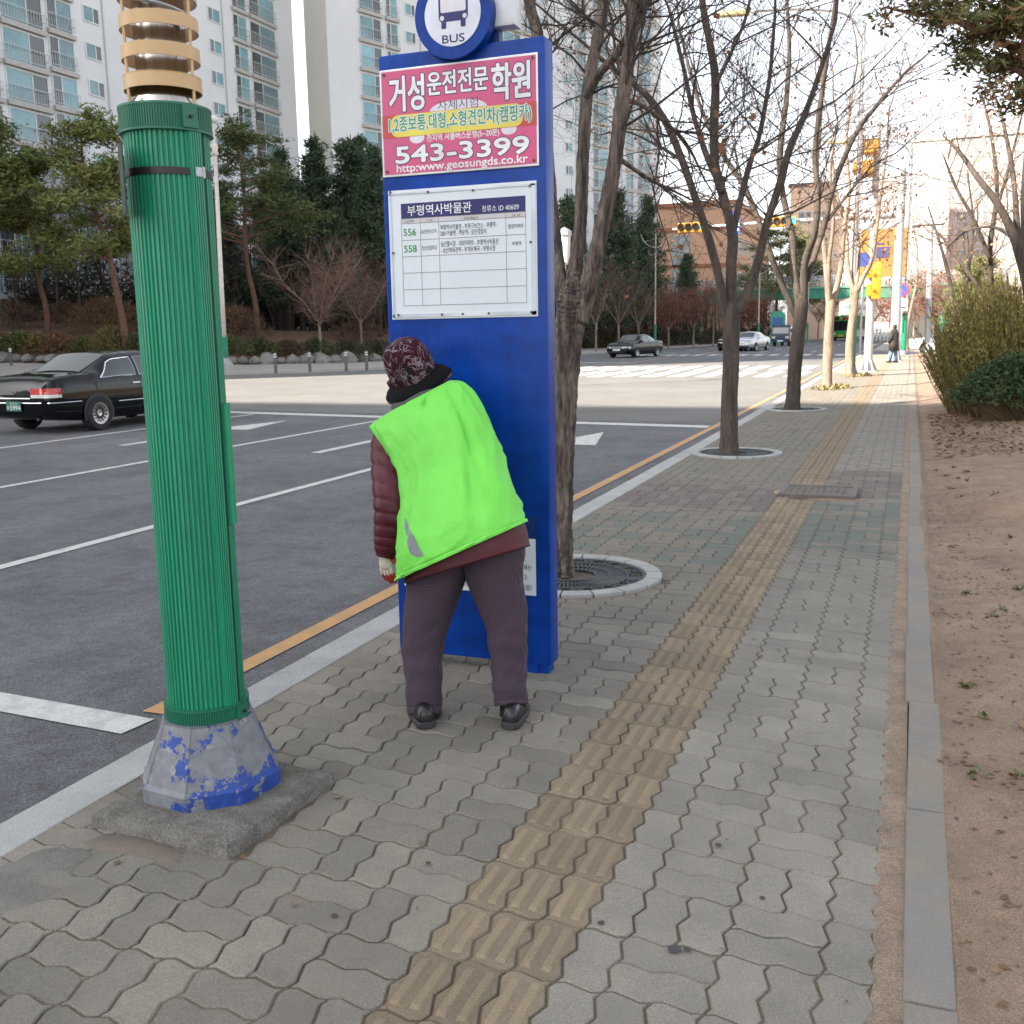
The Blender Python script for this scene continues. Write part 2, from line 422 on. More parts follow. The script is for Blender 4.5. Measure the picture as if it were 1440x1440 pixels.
def seen(x, y):
    c = RM.T @ (np.array([x, y, 0.]) - CAMP)
    if c[2] < .3: return False
    u = CC + F * c[0] / c[2]; v = CC - F * c[1] / c[2]
    return -60 < u < 1500 and -60 < v < 1500
slots = [(k, x, y, (tint(x, y) if k != 'T' else 't')) for k, x, y, _ in slots if not blocked(x, y)]
slots.sort(key=lambda s: (not seen(s[1], s[2]), math.hypot(s[1], s[2])))
PM = {'grey': pv_grey, 'pale': pv_right, 'red': pv_red, 'green': pv_green, 't': tact}
shared = {}
cnt = {'T': 0, 'P': 0}; bulk = {k: MB() for k in ('P', 'T')}
order = ['grey', 'pale', 'red', 'green']
for k, x, y, tn in slots:
    kk = 'T' if k == 'T' else 'P'
    proto = {'V': PV, 'H': PH, 'T': PT}[k]
    rz = rp.gauss(0, .007); dz = rp.gauss(0, .0016); tx, ty = rp.gauss(0, .006), rp.gauss(0, .006)
    if cnt[kk] < (240 if kk == 'P' else 110) and seen(x, y):
        key = (k, tn)
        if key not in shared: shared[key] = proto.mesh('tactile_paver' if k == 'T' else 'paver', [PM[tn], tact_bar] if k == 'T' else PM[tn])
        o = bpy.data.objects.new('tactile_paver' if k == 'T' else 'paver', shared[key]); COL.objects.link(o)
        o.parent = pavement; o.location = (x, y, dz); o.rotation_euler = (tx, ty, rz); cnt[kk] += 1
    elif y < 36:
        cz, sz_ = math.cos(rz), math.sin(rz)
        bulk[kk].add([(x + a * cz - q * sz_, y + a * sz_ + q * cz, z + dz + a * -ty + q * tx) for a, q, z in proto.v], proto.f, 0 if kk == 'T' else order.index(tn))
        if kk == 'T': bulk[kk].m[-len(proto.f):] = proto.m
o = bulk['P'].build('far_paver', [PM[k] for k in order], pavement); o['kind'] = 'stuff'
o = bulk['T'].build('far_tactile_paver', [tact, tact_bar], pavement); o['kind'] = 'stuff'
b = MB(); b.quad((-2.46, 36, -.001), (X0, 36, -.001), (X0, 62, -.001), (-2.46, 62, -.001)); b.quad((X0 + .35, 36, -.001), (.0, 36, -.001), (0, 62, -.001), (X0 + .35, 62, -.001))
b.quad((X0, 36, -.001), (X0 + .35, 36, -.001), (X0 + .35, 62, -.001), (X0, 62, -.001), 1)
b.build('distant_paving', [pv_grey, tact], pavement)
b = MB(); b.quad((-2.4, 62, -.11), (6, 62, -.11), (6, 72, -.11), (-2.4, 72, -.11)); 
structure(b.build('side_street', asphalt))
b = MB(); b.box((-2.3, 72, -.3), (1.5, 200, .0)); structure(b.build('pavement_beyond', far_pave))
b = MB(); rs_ = random.Random(17); ys3 = [-1 + .06 * k for k in range(600)]
for ya, yb in zip(ys3, ys3[1:]):
    f = lambda y: -.022 + .016 * mnoise.noise(Vector((y * 2.3, 4, 0))) + .01 * mnoise.noise(Vector((y * 9, 1, 0)))
    b.quad((f(ya), ya, -.0035), (.0575, ya, -.0005), (.0575, yb, -.0005), (f(yb), yb, -.0035))
b.build('sand_fill', M('dry_sand', (.275, .205, .148), .95, col2=(.195, .145, .105), scale=5, grain=.4, gscale=200, mot=.2, mscale=14, bmp=.7, bscale=90, bdist=.006), pavement)
gum = M('gum_spot', (.055, .055, .055), .7); rg = random.Random(31)
for u, v in ((1072, 1265), (966, 1338), (948, 1337), (602, 1216), (1010, 1190), (845, 1300), (470, 1290), (1060, 900)):
    p = G(u, v); r0 = rg.uniform(.008, .016); b = MB(); b.add([(p.x + r0 * rg.uniform(.8, 1.2) * math.cos(k * .524), p.y + r0 * rg.uniform(.8, 1.2) * math.sin(k * .524), .0062) for k in range(12)], [tuple(range(12))]); b.build('gum_spot', gum, pavement)
# kerb stones, one by one
b = MB(); b.box((-2.60, -6, -.3), (-2.45, 62, -.03)); kerb = structure(b.build('kerb', granite))
y = -2.0; rk = random.Random(9); ks = None
while y < 61:
    if ks is None:
        q = MB(); q.rbox((-.088, .003, -.16), (.088, .997, .006), .008); ks = q.mesh('kerb_stone', granite)
    o = bpy.data.objects.new('kerb_stone', ks); COL.objects.link(o); o.parent = kerb
    o.location = (-2.523 + rk.gauss(0, .003), y, rk.gauss(0, .002)); o.rotation_euler = (0, 0, rk.gauss(0, .002)); y += 1.0
# flush concrete edging along the soil
b = MB(); b.box((.065, -6, -.3), (.16, 62, -.03)); edging = structure(b.build('edging', concrete))
y = -1.75; q = MB(); q.rbox((-.056, .004, -.1), (.056, .996, .004), .006); es = q.mesh('edging_stone', concrete)
while y < 61:
    o = bpy.data.objects.new('edging_stone', es); COL.objects.link(o); o.parent = edging
    o.location = (.108 + rk.gauss(0, .003), y, rk.gauss(0, .003)); o.rotation_euler = (rk.gauss(0, .002), 0, rk.gauss(0, .003)); y += 1.0
# mortar patch by the slab and cement collars round the sign's feet
def blob(cx, cy, rx, ry, z0, z1, seed, n=26):
    r_ = random.Random(seed); top = []; bot = []
    for k in range(n):
        t = 2 * math.pi * k / n; f = 1 + r_.uniform(-.16, .16)
        bot.append(Vector((cx + rx * f * math.cos(t), cy + ry * f * math.sin(t), z0))); top.append(Vector((cx + rx * f * .8 * math.cos(t), cy + ry * f * .8 * math.sin(t), z1)))
    b = MB(); b.loft([bot, top]); return b
mortar = M('mortar', (.175, .162, .14), .9, col2=(.135, .125, .108), scale=9, grain=.25, gscale=180, bmp=.6, bscale=60)
blob(-2.27, 1.98, .16, .24, -.01, .004, 2).build('mortar_patch', mortar, pavement, smooth=True)
blob(-2.10, 2.25, .22, .06, -.01, .003, 4).build('mortar_patch', M('dusty_mortar', (.17, .135, .108), .95, col2=(.13, .108, .088), scale=12, grain=.3, bmp=.6, bscale=60), pavement, smooth=True)

# ---- bare soil on the right, rising a little under the shrubs
def soil_z(x, y):
    z = -.012 + .10 * max(0, x - .25) * min(1, max(0, (y - 3) / 10)) + .03 * mnoise.noise(Vector((x * 1.3, y * .9, 0))) * min(1, max(0, (x - .17) * 3))
    z += .012 * mnoise.noise(Vector((x * 7, y * 7, 3))) * min(1, max(0, (x - .18) * 6))
    if x < .2: z = .0035 + .006 * mnoise.noise(Vector((x * 4, y * 2.6, 8))) + (x - .155) * .22 + .003 * mnoise.noise(Vector((x * 20, y * 11, 1)))
    d = math.hypot((x - .95) / .62, (y - 9.3) / .75)
    if d < 1: z += .15 * (1 - d * d) ** 1.0
    return z
xs_ = [.128, .14, .15, .16, .18, .2, .25, .3] + [.36 + .07 * i for i in range(40)] + [3.4, 4, 5, 7, 12, 30]; ys_ = [-6, 0] + [1.5 + .1 * i for i in range(200)] + [22, 24, 27, 30, 35, 40, 50, 62]
b = MB(); vs = [(x, y, soil_z(x, y)) for y in ys_ for x in xs_]; nx = len(xs_)
b.add(vs, [(j * nx + i, j * nx + i + 1, (j + 1) * nx + i + 1, (j + 1) * nx + i) for j in range(len(ys_) - 1) for i in range(nx - 1)])
structure(b.build('bare_soil', soil, smooth=True))
def leafbits(name, n, place, mats, size, seed, up=.5):
    r_ = random.Random(seed); b = MB()
    for _ in range(n):
        p = place(r_)
        if p is None: continue
        p = Vector(p); a = r_.uniform(0, 6.28); s = size * r_.uniform(.5, 1.4)
        d = Vector((math.cos(a), math.sin(a), r_.uniform(0, up))) * s; e = Vector((-math.sin(a), math.cos(a), r_.uniform(-.3, .3) * up)) * s * .35
        b.add([p - e * .3, p + d * .5 - e, p + d, p + d * .5 + e], [(0, 1, 2, 3)], r_.randrange(len(mats)))
    o = b.build(name, mats); o['kind'] = 'stuff'; return o
dl1 = M('dead_leaf_brown', (.16, .085, .04), .8); dl2 = M('dead_leaf_tan', (.24, .15, .08), .8); wd = M('weed_green', (.07, .10, .03), .7, col2=(.10, .11, .04)); twg = M('dry_twig', (.12, .08, .05), .9)
def pl_litter(r_):
    x = .35 + abs(r_.gauss(0, .9)); y = r_.uniform(12.5, 19); return (x, y, soil_z(x, y) + .01)
leafbits('leaf_litter', 1800, pl_litter, [dl1, dl2], .06, 3)
WC = [(random.Random(4 + k).uniform(.22, .75), random.Random(90 + k).uniform(2.2, 12)) for k in range(26)]
def pl_weed(r_):
    c = r_.choice(WC); x = c[0] + r_.gauss(0, .014); y = c[1] + r_.gauss(0, .014)
    return (x, y, soil_z(x, y)) if x > .18 else None
leafbits('weeds', 420, pl_weed, [wd, wd, dl2], .024, 8, 1.2)
def pl_deb(r_):
    x = .17 + abs(r_.gauss(0, .45)); y = r_.uniform(1.8, 16); return (x, y, soil_z(x, y) + .004)
leafbits('soil_debris', 1500, pl_deb, [dl2, twg, twg, dl1], .024, 10, .2)

def pl_kg(r_):
    c = r_.choice([(-1.75, 26.8), (-1.6, 27.2), (-1.6, 33.6), (-1.35, 34.0), (-1.9, 26.6)]); return (c[0] + r_.gauss(0, .16), c[1] + r_.gauss(0, .3), 0)
leafbits('kerb_grass', 700, pl_kg, [M('kerb_grass_green', (.16, .17, .045), .8), dl2], .07, 12, 1.6)
def pl_pl(r_): return (r_.uniform(-2.4, .02), r_.uniform(2, 20) ** 1.0, .006)
leafbits('pavement_litter', 110, pl_pl, [dl1, dl2, twg], .022, 15, .25)

# ---- far pavement and planted bank across the road
RK = [(-120, 40), (-62, 39.5), (-44, 40.2), (-37, 42.2), (-32.5, 46.5), (-29.5, 51), (-28.4, 60), (-28.2, 78), (-28.2, 92), (-25.5, 112), (-23, 140), (-23, 200), (-23, 420)]
def rz(x): return .02 + max(0, min(1.2, (-x - 30) * .035))
b = MB(); n = len(FK)
vs = []
for (x, y), (x2, y2) in zip(FK, [RK[0], RK[1], RK[2], RK[3], RK[4], RK[4], RK[5], RK[5], RK[6], RK[8], RK[9], RK[10], RK[11], RK[12]]):
    vs += [(x, y, -.12), (x - .02, y + .03, 0.0), (x2 - 1.0, y2 + .6, rz(x2))]
fs = []
for i in range(n - 1): fs += [(i * 3, i * 3 + 1, i * 3 + 4, i * 3 + 3), (i * 3 + 1, i * 3 + 2, i * 3 + 5, i * 3 + 4)]
b.add(vs, [f[::-1] for f in fs]); structure(b.build('far_pavement', far_pave))
def bank_h(d, x, y): return 2.0 * (1 - math.exp(-max(0, d) / 4.2)) + .35 * mnoise.noise(Vector((x * .12, y * .12, 5)))* min(1, d / 4)
b = MB(); cols = [0, .6, 1.5, 3, 5, 8, 12, 20, 40]; vs = []
dense = []
for i in range(len(RK) - 1):
    for k in range(8):
        t = k / 8; dense.append((RK[i][0] * (1 - t) + RK[i + 1][0] * t, RK[i][1] * (1 - t) + RK[i + 1][1] * t))
for i, (x, y) in enumerate(dense):
    j0, j1 = max(0, i - 3), min(len(dense) - 1, i + 3)
    tx, ty = dense[j1][0] - dense[j0][0], dense[j1][1] - dense[j0][1]; l = math.hypot(tx, ty); nx_, ny_ = -ty / l, tx / l
    for d in cols:
        px, py = x + nx_ * d, y + ny_ * d; vs.append((px, py, rz(x) + (bank_h(d, px, py) if d else -.05)))
nc = len(cols)
b.add(vs, [(i * nc + k, i * nc + k + 1, (i + 1) * nc + k + 1, (i + 1) * nc + k)[::-1] for i in range(len(dense) - 1) for k in range(nc - 1)])
bank = structure(b.build('planted_bank', mulch, smooth=True))
from mathutils.bvhtree import BVHTree
_bv = BVHTree.FromPolygons([Vector(v) for v in b.v], b.f)
_du = []
for (x, y) in dense:
    c_ = RM.T @ (np.array([x, y, .3]) - CAMP)
    if c_[2] > 1 and -25 < CC + F * c_[0] / c_[2] < 1200 and x < -15: _du.append((CC + F * c_[0] / c_[2], x, y))
_du.sort()
def on_edge(u, d=0.0):
    """the point of the bank's foot seen at photo column u, moved d metres up the bank"""
    us = [q[0] for q in _du]; x = float(np.interp(u, us, [q[1] for q in _du])); y = float(np.interp(u, us, [q[2] for q in _du])); l = math.hypot(x, y)
    x, y = x + x / l * d, y + y / l * d; return Vector((x, y, bank_z(x, y)))
def bank_z(x, y):
    h = _bv.ray_cast(Vector((x, y, 50)), Vector((0, 0, -1)))
    return h[0].z if h[0] is not None else 0.1
# ================================================================== street light in the foreground
green_pl = M('green_plastic', (.010, .205, .112), .42, col2=(.009, .175, .095), scale=3, stretch=(1, 1, .25), grain=.08, gscale=60, bmp=.05, bscale=90)
green_dk = M('green_plastic_dark', (.008, .135, .075), .45, col2=(.008, .115, .062), scale=5)
streaks(green_pl, (9, 9, .35), 1.0, .16, local=True); streaks(green_pl, (1, 1, 1), 24, .22, .22, .34, local=True)
tan_paint = M('tan_paint', (.56, .37, .19), .45, col2=(.52, .34, .17), scale=6)
steel = M('brushed_steel', (.62, .58, .53), .18, 1.0, col2=(.45, .40, .36), scale=7, stretch=(9, 9, .3))
galv = M('galvanised', (.42, .43, .44), .5, .7, col2=(.33, .34, .35), scale=5, grain=.15, gscale=90)
dark_metal = M('dark_metal', (.045, .042, .04), .45, .6)
rough_conc = M('rough_concrete', (.185, .172, .148), .95, col2=(.115, .105, .088), scale=16, grain=.4, gscale=150, bmp=1.0, bscale=70, bdist=.012)
def peeled():
    m = bpy.data.materials.new('peeling_blue_paint'); t, b = nodes(m)
    v = pos_node(t, (1, 1, 1), True)
    zinc = mixc(t, ramp(t, noise_node(t, v, 26, 5), .3, .7), (.20, .205, .22), (.12, .125, .14))
    zinc = mixc(t, ramp(t, noise_node(t, v, 9, 6, .75), .55, .62), zinc, (.27, .27, .28))
    sep = t.nodes.new('ShaderNodeSeparateXYZ'); lk(t, v, sep.inputs[0])
    n = noise_node(t, v, 8.5, 9, .72)
    ad = t.nodes.new('ShaderNodeMath'); ad.operation = 'MULTIPLY_ADD'; ad.inputs[1].default_value = .30; lk(t, sep.outputs[0], ad.inputs[0]); lk(t, n, ad.inputs[2])
    ad2 = t.nodes.new('ShaderNodeMath'); ad2.operation = 'MULTIPLY_ADD'; ad2.inputs[1].default_value = -.18; lk(t, sep.outputs[2], ad2.inputs[0]); lk(t, ad.outputs[0], ad2.inputs[2])
    f = ramp(t, ad2.outputs[0], .535, .555)
    c = mixc(t, f, zinc, mixc(t, ramp(t, noise_node(t, v, 30, 4), .3, .7), (.008, .035, .23), (.016, .06, .28)))
    lk(t, c, b.inputs['Base Color']); b.inputs['Roughness'].default_value = .55
    bump(t, b, f, .35, .002); return m
peel = peeled()
BX, BY = -2.102, 2.628
lamp = thing('street_light', 'green ribbed street light pole with tan rings and peeling blue foot, nearest the camera', 'street light', (BX, BY, 0), 0, 'green ribbed street lights')
def sub(mb): return mb
b = MB(); r_ = random.Random(21)
pr = [(-.30, -.31), (.27, -.33), (.31, -.29), (.34, .27), (-.26, .30), (-.29, .0)]
def rough_slab():
    bm = bmesh.new(); bmesh.ops.create_grid(bm, x_segments=26, y_segments=26, size=.5)
    vs = []; n = 27
    N_ = 26; top = []
    for j in range(N_ + 1):
        for i in range(N_ + 1):
            a = i / N_ * 2 - 1; c = j / N_ * 2 - 1; e = max(abs(a), abs(c))
            x = a * .265 + .012 * mnoise.noise(Vector((c * 3, 1, a))) * (abs(a) > .9); y = c * .275 + .012 * mnoise.noise(Vector((a * 3, 7, c))) * (abs(c) > .9)
            z = .046 + .004 * mnoise.noise(Vector((a * 5, c * 5, 2))) + .004 * mnoise.noise(Vector((a * 16, c * 16, 2)))
            if e > .92: z -= (e - .92) * .07 + .008 * abs(mnoise.noise(Vector((a * 9, c * 9, 6))))
            top.append((x, y, z))
    bm.free(); b = MB(); b.add(top, [(j * (N_ + 1) + i, j * (N_ + 1) + i + 1, (j + 1) * (N_ + 1) + i + 1, (j + 1) * (N_ + 1) + i) for j in range(N_) for i in range(N_)])
    rim = [i for i in range(N_ + 1)] + [j * (N_ + 1) + N_ for j in range(1, N_ + 1)] + [N_ * (N_ + 1) + i for i in range(N_ - 1, -1, -1)] + [j * (N_ + 1) for j in range(N_ - 1, 0, -1)]
    lo = [(top[k][0] * 1.02 + .006 * mnoise.noise(Vector((k * .4, 2, 2))), top[k][1] * 1.02 + .006 * mnoise.noise(Vector((k * .4, 9, 2))), -.03) for k in rim]
    o = len(b.v); b.v += lo; n = len(rim)
    for k in range(n): b.f.append((o + k, o + (k + 1) % n, rim[(k + 1) % n], rim[k])); b.m.append(0)
    rot = Matrix.Translation(Vector((.060, -.055, 0))) @ Matrix.Rotation(R(-3), 4, 'Z'); b.v = [tuple(rot @ (Vector(v) * 1.0)) for v in b.v]; return b
slab = rough_slab().build('concrete_slab', rough_conc, lamp, smooth=True, local=True)
FA = math.atan2(-BY, -BX) + R(22.5); b = MB(); A8 = Matrix.Rotation(FA, 4, 'Z')
b.lathe([(.232, .035), (.232, .092), (.218, .104), (.147, .285), (.148, .292), (.12, .292)], 8, mat=0, mtx=A8)
foot = b.build('foot_cover', peel, lamp, local=True)
for k in range(8):
    t0 = FA + 2 * math.pi * k / 8; b = MB()
    b.tube([(.217 * math.cos(t0), .217 * math.sin(t0), .105), (.146 * math.cos(t0), .146 * math.sin(t0), .283)], .004, 6)
    b.build('foot_seam', peel, foot, local=True)
# the ribbed sleeve
NRIB = 52
def ribs(r0, z0, z1, n, h, duty=.55, gap=None):
    vs0 = []; 
    for k in range(n):
        for t, rr in ((0, r0 - h), (.18, r0), (.18 + duty * .75, r0), (.36 + duty * .75, r0 - h)):
            a = 2 * math.pi * (k + t) / n; vs0.append((rr * math.cos(a), rr * math.sin(a)))
    b = MB(); b.loft([[Vector((x, y, z0)) for x, y in vs0], [Vector((x, y, z1)) for x, y in vs0]]); return b
ribs(.1225, .285, 2.145, NRIB, .006).build('ribbed_sleeve', green_pl, lamp, local=True)
view = math.atan2(-BY, -BX)                  # direction from the pole to where the photographer stands
def rad_box(b, ang, r0, r1, hw, z0, z1, mat=0):
    c, s = math.cos(ang), math.sin(ang); mtx = Matrix(((c, -s, 0, 0), (s, c, 0, 0), (0, 0, 1, 0), (0, 0, 0, 1)))
    b.box((r0, -hw, z0), (r1, hw, z1), mat, mtx)
b = MB(); rad_box(b, view + R(38), .11, .1285, .022, .30, 2.13)
for q in range(5): rad_box(b, view + R(38) + (q - 2) * .062, .115, .1315, .0024, .30, 2.13)
b.build('closing_strip', green_pl, lamp, local=True)
b = MB(); rad_box(b, view + R(52), .10, .1262, .004, .30, 2.13); b.build('seam_gap', M('seam_black', (.004, .02, .012), .8), lamp, local=True)
b = MB(); rad_box(b, view + R(66), .112, .135, .020, .92, 1.30); b.build('side_flange', green_pl, lamp, local=True)
def collar(z0, z1, r, n, ang, name):
    c = ribs(r, z0, z1, n, .003).build(name, green_dk, lamp, local=True)
    b = MB(); b.lathe([(r - .012, z1), (r + .001, z1 - .001), (r + .001, z1 + .006), (r - .012, z1 + .006)], 48); b.lathe([(r - .01, z0 - .005), (r + .002, z0 - .005), (r + .002, z0 + .001), (r - .01, z0 + .001)], 48)
    b.build('collar_rim', green_dk, c, local=True)
    b = MB(); rad_box(b, ang, r - .01, r + .007, .024, z0 + .002, z1 - .002); b.build('clamp_plate', green_dk, c, local=True)
    b = MB(); cs = Vector((math.cos(ang), math.sin(ang), 0)); zz = Vector((0, 0, (z0 + z1) / 2))
    b.tube([cs * (r + .005) + zz, cs * (r + .016) + zz], .005, 8); b.build('bolt', dark_metal, c, local=True)
collar(2.10, 2.165, .133, 110, view + R(30), 'top_collar')
collar(.285, .335, .134, 110, view + R(52), 'base_collar')
b = MB(); b.lathe([(.1235, 1.972), (.1260, 1.972), (.1260, 1.992), (.1235, 1.992)], 48)
band = b.build('steel_band', dark_metal, lamp, local=True)
b = MB(); rad_box(b, view + R(40), .125, .133, .013, 1.969, 1.995); rad_box(b, view + R(47), .125, .135, .005, 1.966, 1.998); b.build('buckle', galv, band, local=True)
b = MB(); b.lathe([(.105, 2.16), (.105, 2.172), (.086, 2.215), (.074, 2.232), (.074, 3.2), (.066, 7.5), (.05, 10.4), (.0, 10.42)], 32); b.build('steel_column', steel, lamp, smooth=40, local=True)
for k in range(8):
    z = 2.236 + .084 * k; b = MB(); r0 = .1115
    b.lathe([(r0 - .004, z - .019), (r0, z - .019), (r0, z + .019), (r0 - .004, z + .019), (r0 - .004, z - .019)], 56, caps=False)
    rg = b.build('ring', tan_paint, lamp, smooth=30, local=True)
for a in (18, 140, 262):
    t = view + R(a) * 1.0 + R(34); b = MB(); b.tube([(.107 * math.cos(t), .107 * math.sin(t), 2.15), (.107 * math.cos(t), .107 * math.sin(t), 2.86)], .0048, 6); b.build('ring_rod', tan_paint, lamp, local=True)
b = MB(); b.lathe([(.112, 2.255), (.112, 2.258), (.078, 2.262), (.078, 2.25)], 40); b.build('ring_flange', M('flange_ochre', (.50, .30, .09), .5), lamp, local=True)  # flange in its own ochre colour, deeper than the tan rings
b = MB(); pts = []
for k in range(15): t = view - R(62) + R(9.6 * k); pts.append((.100 * math.cos(t), .100 * math.sin(t), 2.462 - .0032 * k))
b.tube(pts, .0055, 6); b.tube([pts[4], pts[5]], .011, 6); b.build('cable_tie', galv, lamp, local=True)
b = MB(); mp = Matrix.Translation(Vector((.139 * math.cos(view - R(93)), .139 * math.sin(view - R(93)), 0))) @ Matrix.Rotation(view + R(6), 4, 'Z') @ Matrix.Rotation(R(3), 4, 'Y')
b.box((-.05, -.005, 1.86), (.10, -.001, 2.055), 0, mp); b.build('number_plate', M('dark_green_plate', (.006, .035, .022), .5), lamp, local=True)
b = MB(); top = Vector((0, 0, 10.35)); b.tube(catmull([top - Vector((0, 0, .5)), top + Vector((-.5, .05, .25)), top + Vector((-1.8, .1, .5)), top + Vector((-3.4, .15, .55))], 5), .035, 10); b.build('lamp_arm', steel, lamp, smooth=True, local=True)
b = MB(); b.rbox((-4.2, 0.0, 10.80), (-3.3, .3, 10.95), .05); b.build('lamp_head', M('lamp_cream', (.55, .45, .25), .4), lamp, local=True)

# ================================================================== bus stop sign
blue = M('sign_blue', (.0012, .043, .285), .34, col2=(.002, .036, .235), scale=2.0, stretch=(1, 1, .4), grain=.05, gscale=30, mot=.10, mscale=3, bmp=.03, bscale=12, spec=.22)
streaks(blue, (1.0, 1, 3.2), 3.4, .17, .34, .62); streaks(blue, (6, 1, .7), 4.0, .07, .45, .6)
blue_dk = M('sign_blue_dark', (.004, .03, .16), .4)
white_pl = M('white_board', (.66, .70, .74), .35, col2=(.62, .66, .71), scale=5)
navy = M('navy_ink', (.018, .018, .13), .5); ink = M('black_ink', (.02, .02, .025), .6); ink_g = M('green_ink', (.03, .30, .09), .5)
pink = M('poster_pink', (.60, .085, .20), .5, col2=(.52, .09, .20), scale=4); pcream = M('poster_white', (.72, .68, .74), .5)
outl = M('poster_outline', (.05, .04, .13), .5); pyel = M('poster_yellow', (.74, .62, .09), .5); pred = M('poster_red', (.55, .07, .06), .5)
alum = M('aluminium', (.55, .55, .56), .35, .8); ltr_w = M('letter_white', (.78, .78, .8), .5); txt_dk = M('slate_ink', (.09, .09, .16), .6); gridln = M('grid_ink', (.22, .17, .15), .6)
SXc, SYf = -1.785, 4.10
sign = thing('bus_stop_sign', 'tall blue bus stop sign with round white bus emblem, pink poster and white timetable board', 'bus stop sign', (SXc, SYf, 0))
b = MB(); b.rbox((-2.16, 4.10, .05), (-1.412, 4.205, 2.665), .012); panel = b.build('panel', blue, sign, smooth=35)
for x0 in (-2.10, -1.545):
    b = MB(); b.rbox((x0, 4.115, -.02), (x0 + .115, 4.19, .055), .004); b.rbox((x0 + .01, 4.107, -.02), (x0 + .07, 4.1145, .05), .002); b.build('foot', blue, sign)
for cx, sd in ((-2.05, 3), (-1.47, 5)):
    blob(cx, 4.15, .17, .13, -.01, .008, sd).build('cement_collar', mortar, sign, smooth=True)
b = MB(); pcx, pcz, pr_ = -1.792, 2.778, .170
def disc(b, cx, cz, r, y0, y1, mat=0, n=64): b.prism([(r * math.cos(2 * math.pi * k / n), r * math.sin(2 * math.pi * k / n)) for k in range(n)], (cx, y1, cz), (1, 0, 0), (0, 0, 1), (0, -1, 0), y1 - y0, mat)
disc(b, pcx, pcz, pr_, 4.062, 4.115); emb = b.build('round_emblem', blue, sign, smooth=30)
b = MB(); disc(b, pcx, pcz, .124, 4.0585, 4.0635); 
b.build('white_disc', M('emblem_white', (.70, .72, .80), .35), emb)
def rrect(cx, cz, w, h, r, n=5):
    p = []
    for (sx, sz, a0) in ((1, -1, -90), (1, 1, 0), (-1, 1, 90), (-1, -1, 180)):
        for k in range(n + 1):
            a = R(a0 + 90 * k / n); p.append((cx + sx * (w / 2 - r) + r * math.cos(a), cz + sz * (h / 2 - r) + r * math.sin(a)))
    return p
def flat(b, poly, y, mat=0): b.add([(x, y, z) for x, z in poly], [tuple(range(len(poly)))], mat)
b = MB(); bx, bz = pcx + .004, pcz + .029
flat(b, rrect(bx, bz, .130, .115, .018), 4.0582); flat(b, rrect(bx, bz + .052, .092, .05, .02), 4.0581)
flat(b, rrect(bx - .043, bz - .066, .022, .034, .005), 4.0580); flat(b, rrect(bx + .043, bz - .066, .022, .034, .005), 4.0580)
flat(b, rrect(bx, bz + .013, .112, .070, .008), 4.0576, 1); flat(b, rrect(bx, bz + .062, .060, .012, .004), 4.0576, 1)
for s in (-1, 1): flat(b, [(bx + s * .050 + .0095 * math.cos(a * .4189), bz - .042 + .0095 * math.sin(a * .4189)) for a in range(15)], 4.0576, 1)
text_into(b, 'BUS', pcx - .048, pcx + .052, pcz - .110, pcz - .078, 4.0578, 0, weight=.012)
b.build('emblem_mark', [navy, pcream], emb)
b = MB(); b.rbox((-1.665, 4.11, 2.72), (-1.54, 4.20, 3.02), .02); b.build('lamp_box', M('lamp_box_white', (.70, .72, .75), .25), sign, smooth=40)
b = MB(); b.box((-1.70, 4.135, 2.655), (-1.62, 4.175, 2.76)); b.build('bracket', blue_dk, sign)
# pink driving-school poster
def SC(cx, cy, Y=4.093): p = P(520 + cx * .18056, cy * .18056, Y); return p.x, p.z
b = MB(); b.rbox((-2.152, 4.0935, 2.168), (-1.440, 4.101, 2.603), .002); poster = b.build('poster', alum, sign)
b = MB(); b.box((-2.143, 4.0915, 2.178), (-1.449, 4.0945, 2.594)); b.build('poster_sheet', pink, poster)
b = MB()
def tx(body, x0, x1, top, bot, mats, y, ol=0.0, wt=0.0, conv=SC):
    mid = (x0 + x1) / 2; X0_ = conv(x0, (top + bot) / 2)[0]; X1_ = conv(x1, (top + bot) / 2)[0]; Z1 = conv(mid, top)[1]; Z0 = conv(mid, bot)[1]
    dd = (Z1 - Z0) * wt * .8
    if ol: text_shift(b, body, X0_ + dd, X1_ - dd, Z0 + dd, Z1 - dd, y, mats[1], .0038 * ol + dd, 14); y -= .0005
    if wt > .01: text_shift(b, body, X0_ + dd, X1_ - dd, Z0 + dd, Z1 - dd, y, mats[0], dd, 10)
    else: text_into(b, body, X0_, X1_, Z0, Z1, y, mats[0])
L = [ltr_w, outl, pcream, txt_dk, pred, pyel, M('poster_green', (.05, .30, .17), .5)]
yy = 4.0910
def el(cx, cy, rx, rz_, y, mat, n=30, p=1.0): flat(b, [(cx + rx * math.copysign(abs(math.cos(2 * math.pi * k / n)) ** p, math.cos(2 * math.pi * k / n)), cz_(cy, rz_, k, n, p)) for k in range(n)], y, mat)
def cz_(c, r, k, n, p): s = math.sin(2 * math.pi * k / n); return c + r * math.copysign(abs(s) ** p, s)
cx_, cz0 = SC(690, 880); el(cx_, cz0, .135, .052, yy, 2, p=.8)
for q in ((370, 1075), (1085, 1005)): x_, z_ = SC(*q); el(x_, z_, .034, .022, yy, 2)
xl, zl0 = SC(112, 1082); _, zl1 = SC(112, 908); xr_, zr0 = SC(1296, 975); _, zr1 = SC(1296, 785)
zt, zb = (zl1 + zr1) / 2, (zl0 + zr0) / 2
flat(b, [(-2.144, zb), (-1.448, zb), (-1.448, zt), (-2.144, zt)], yy - .0004, 4)
flat(b, rrect(-1.805, (zt + zb) / 2, .60, (zt - zb) * .97, .035), yy - .0008, 5)
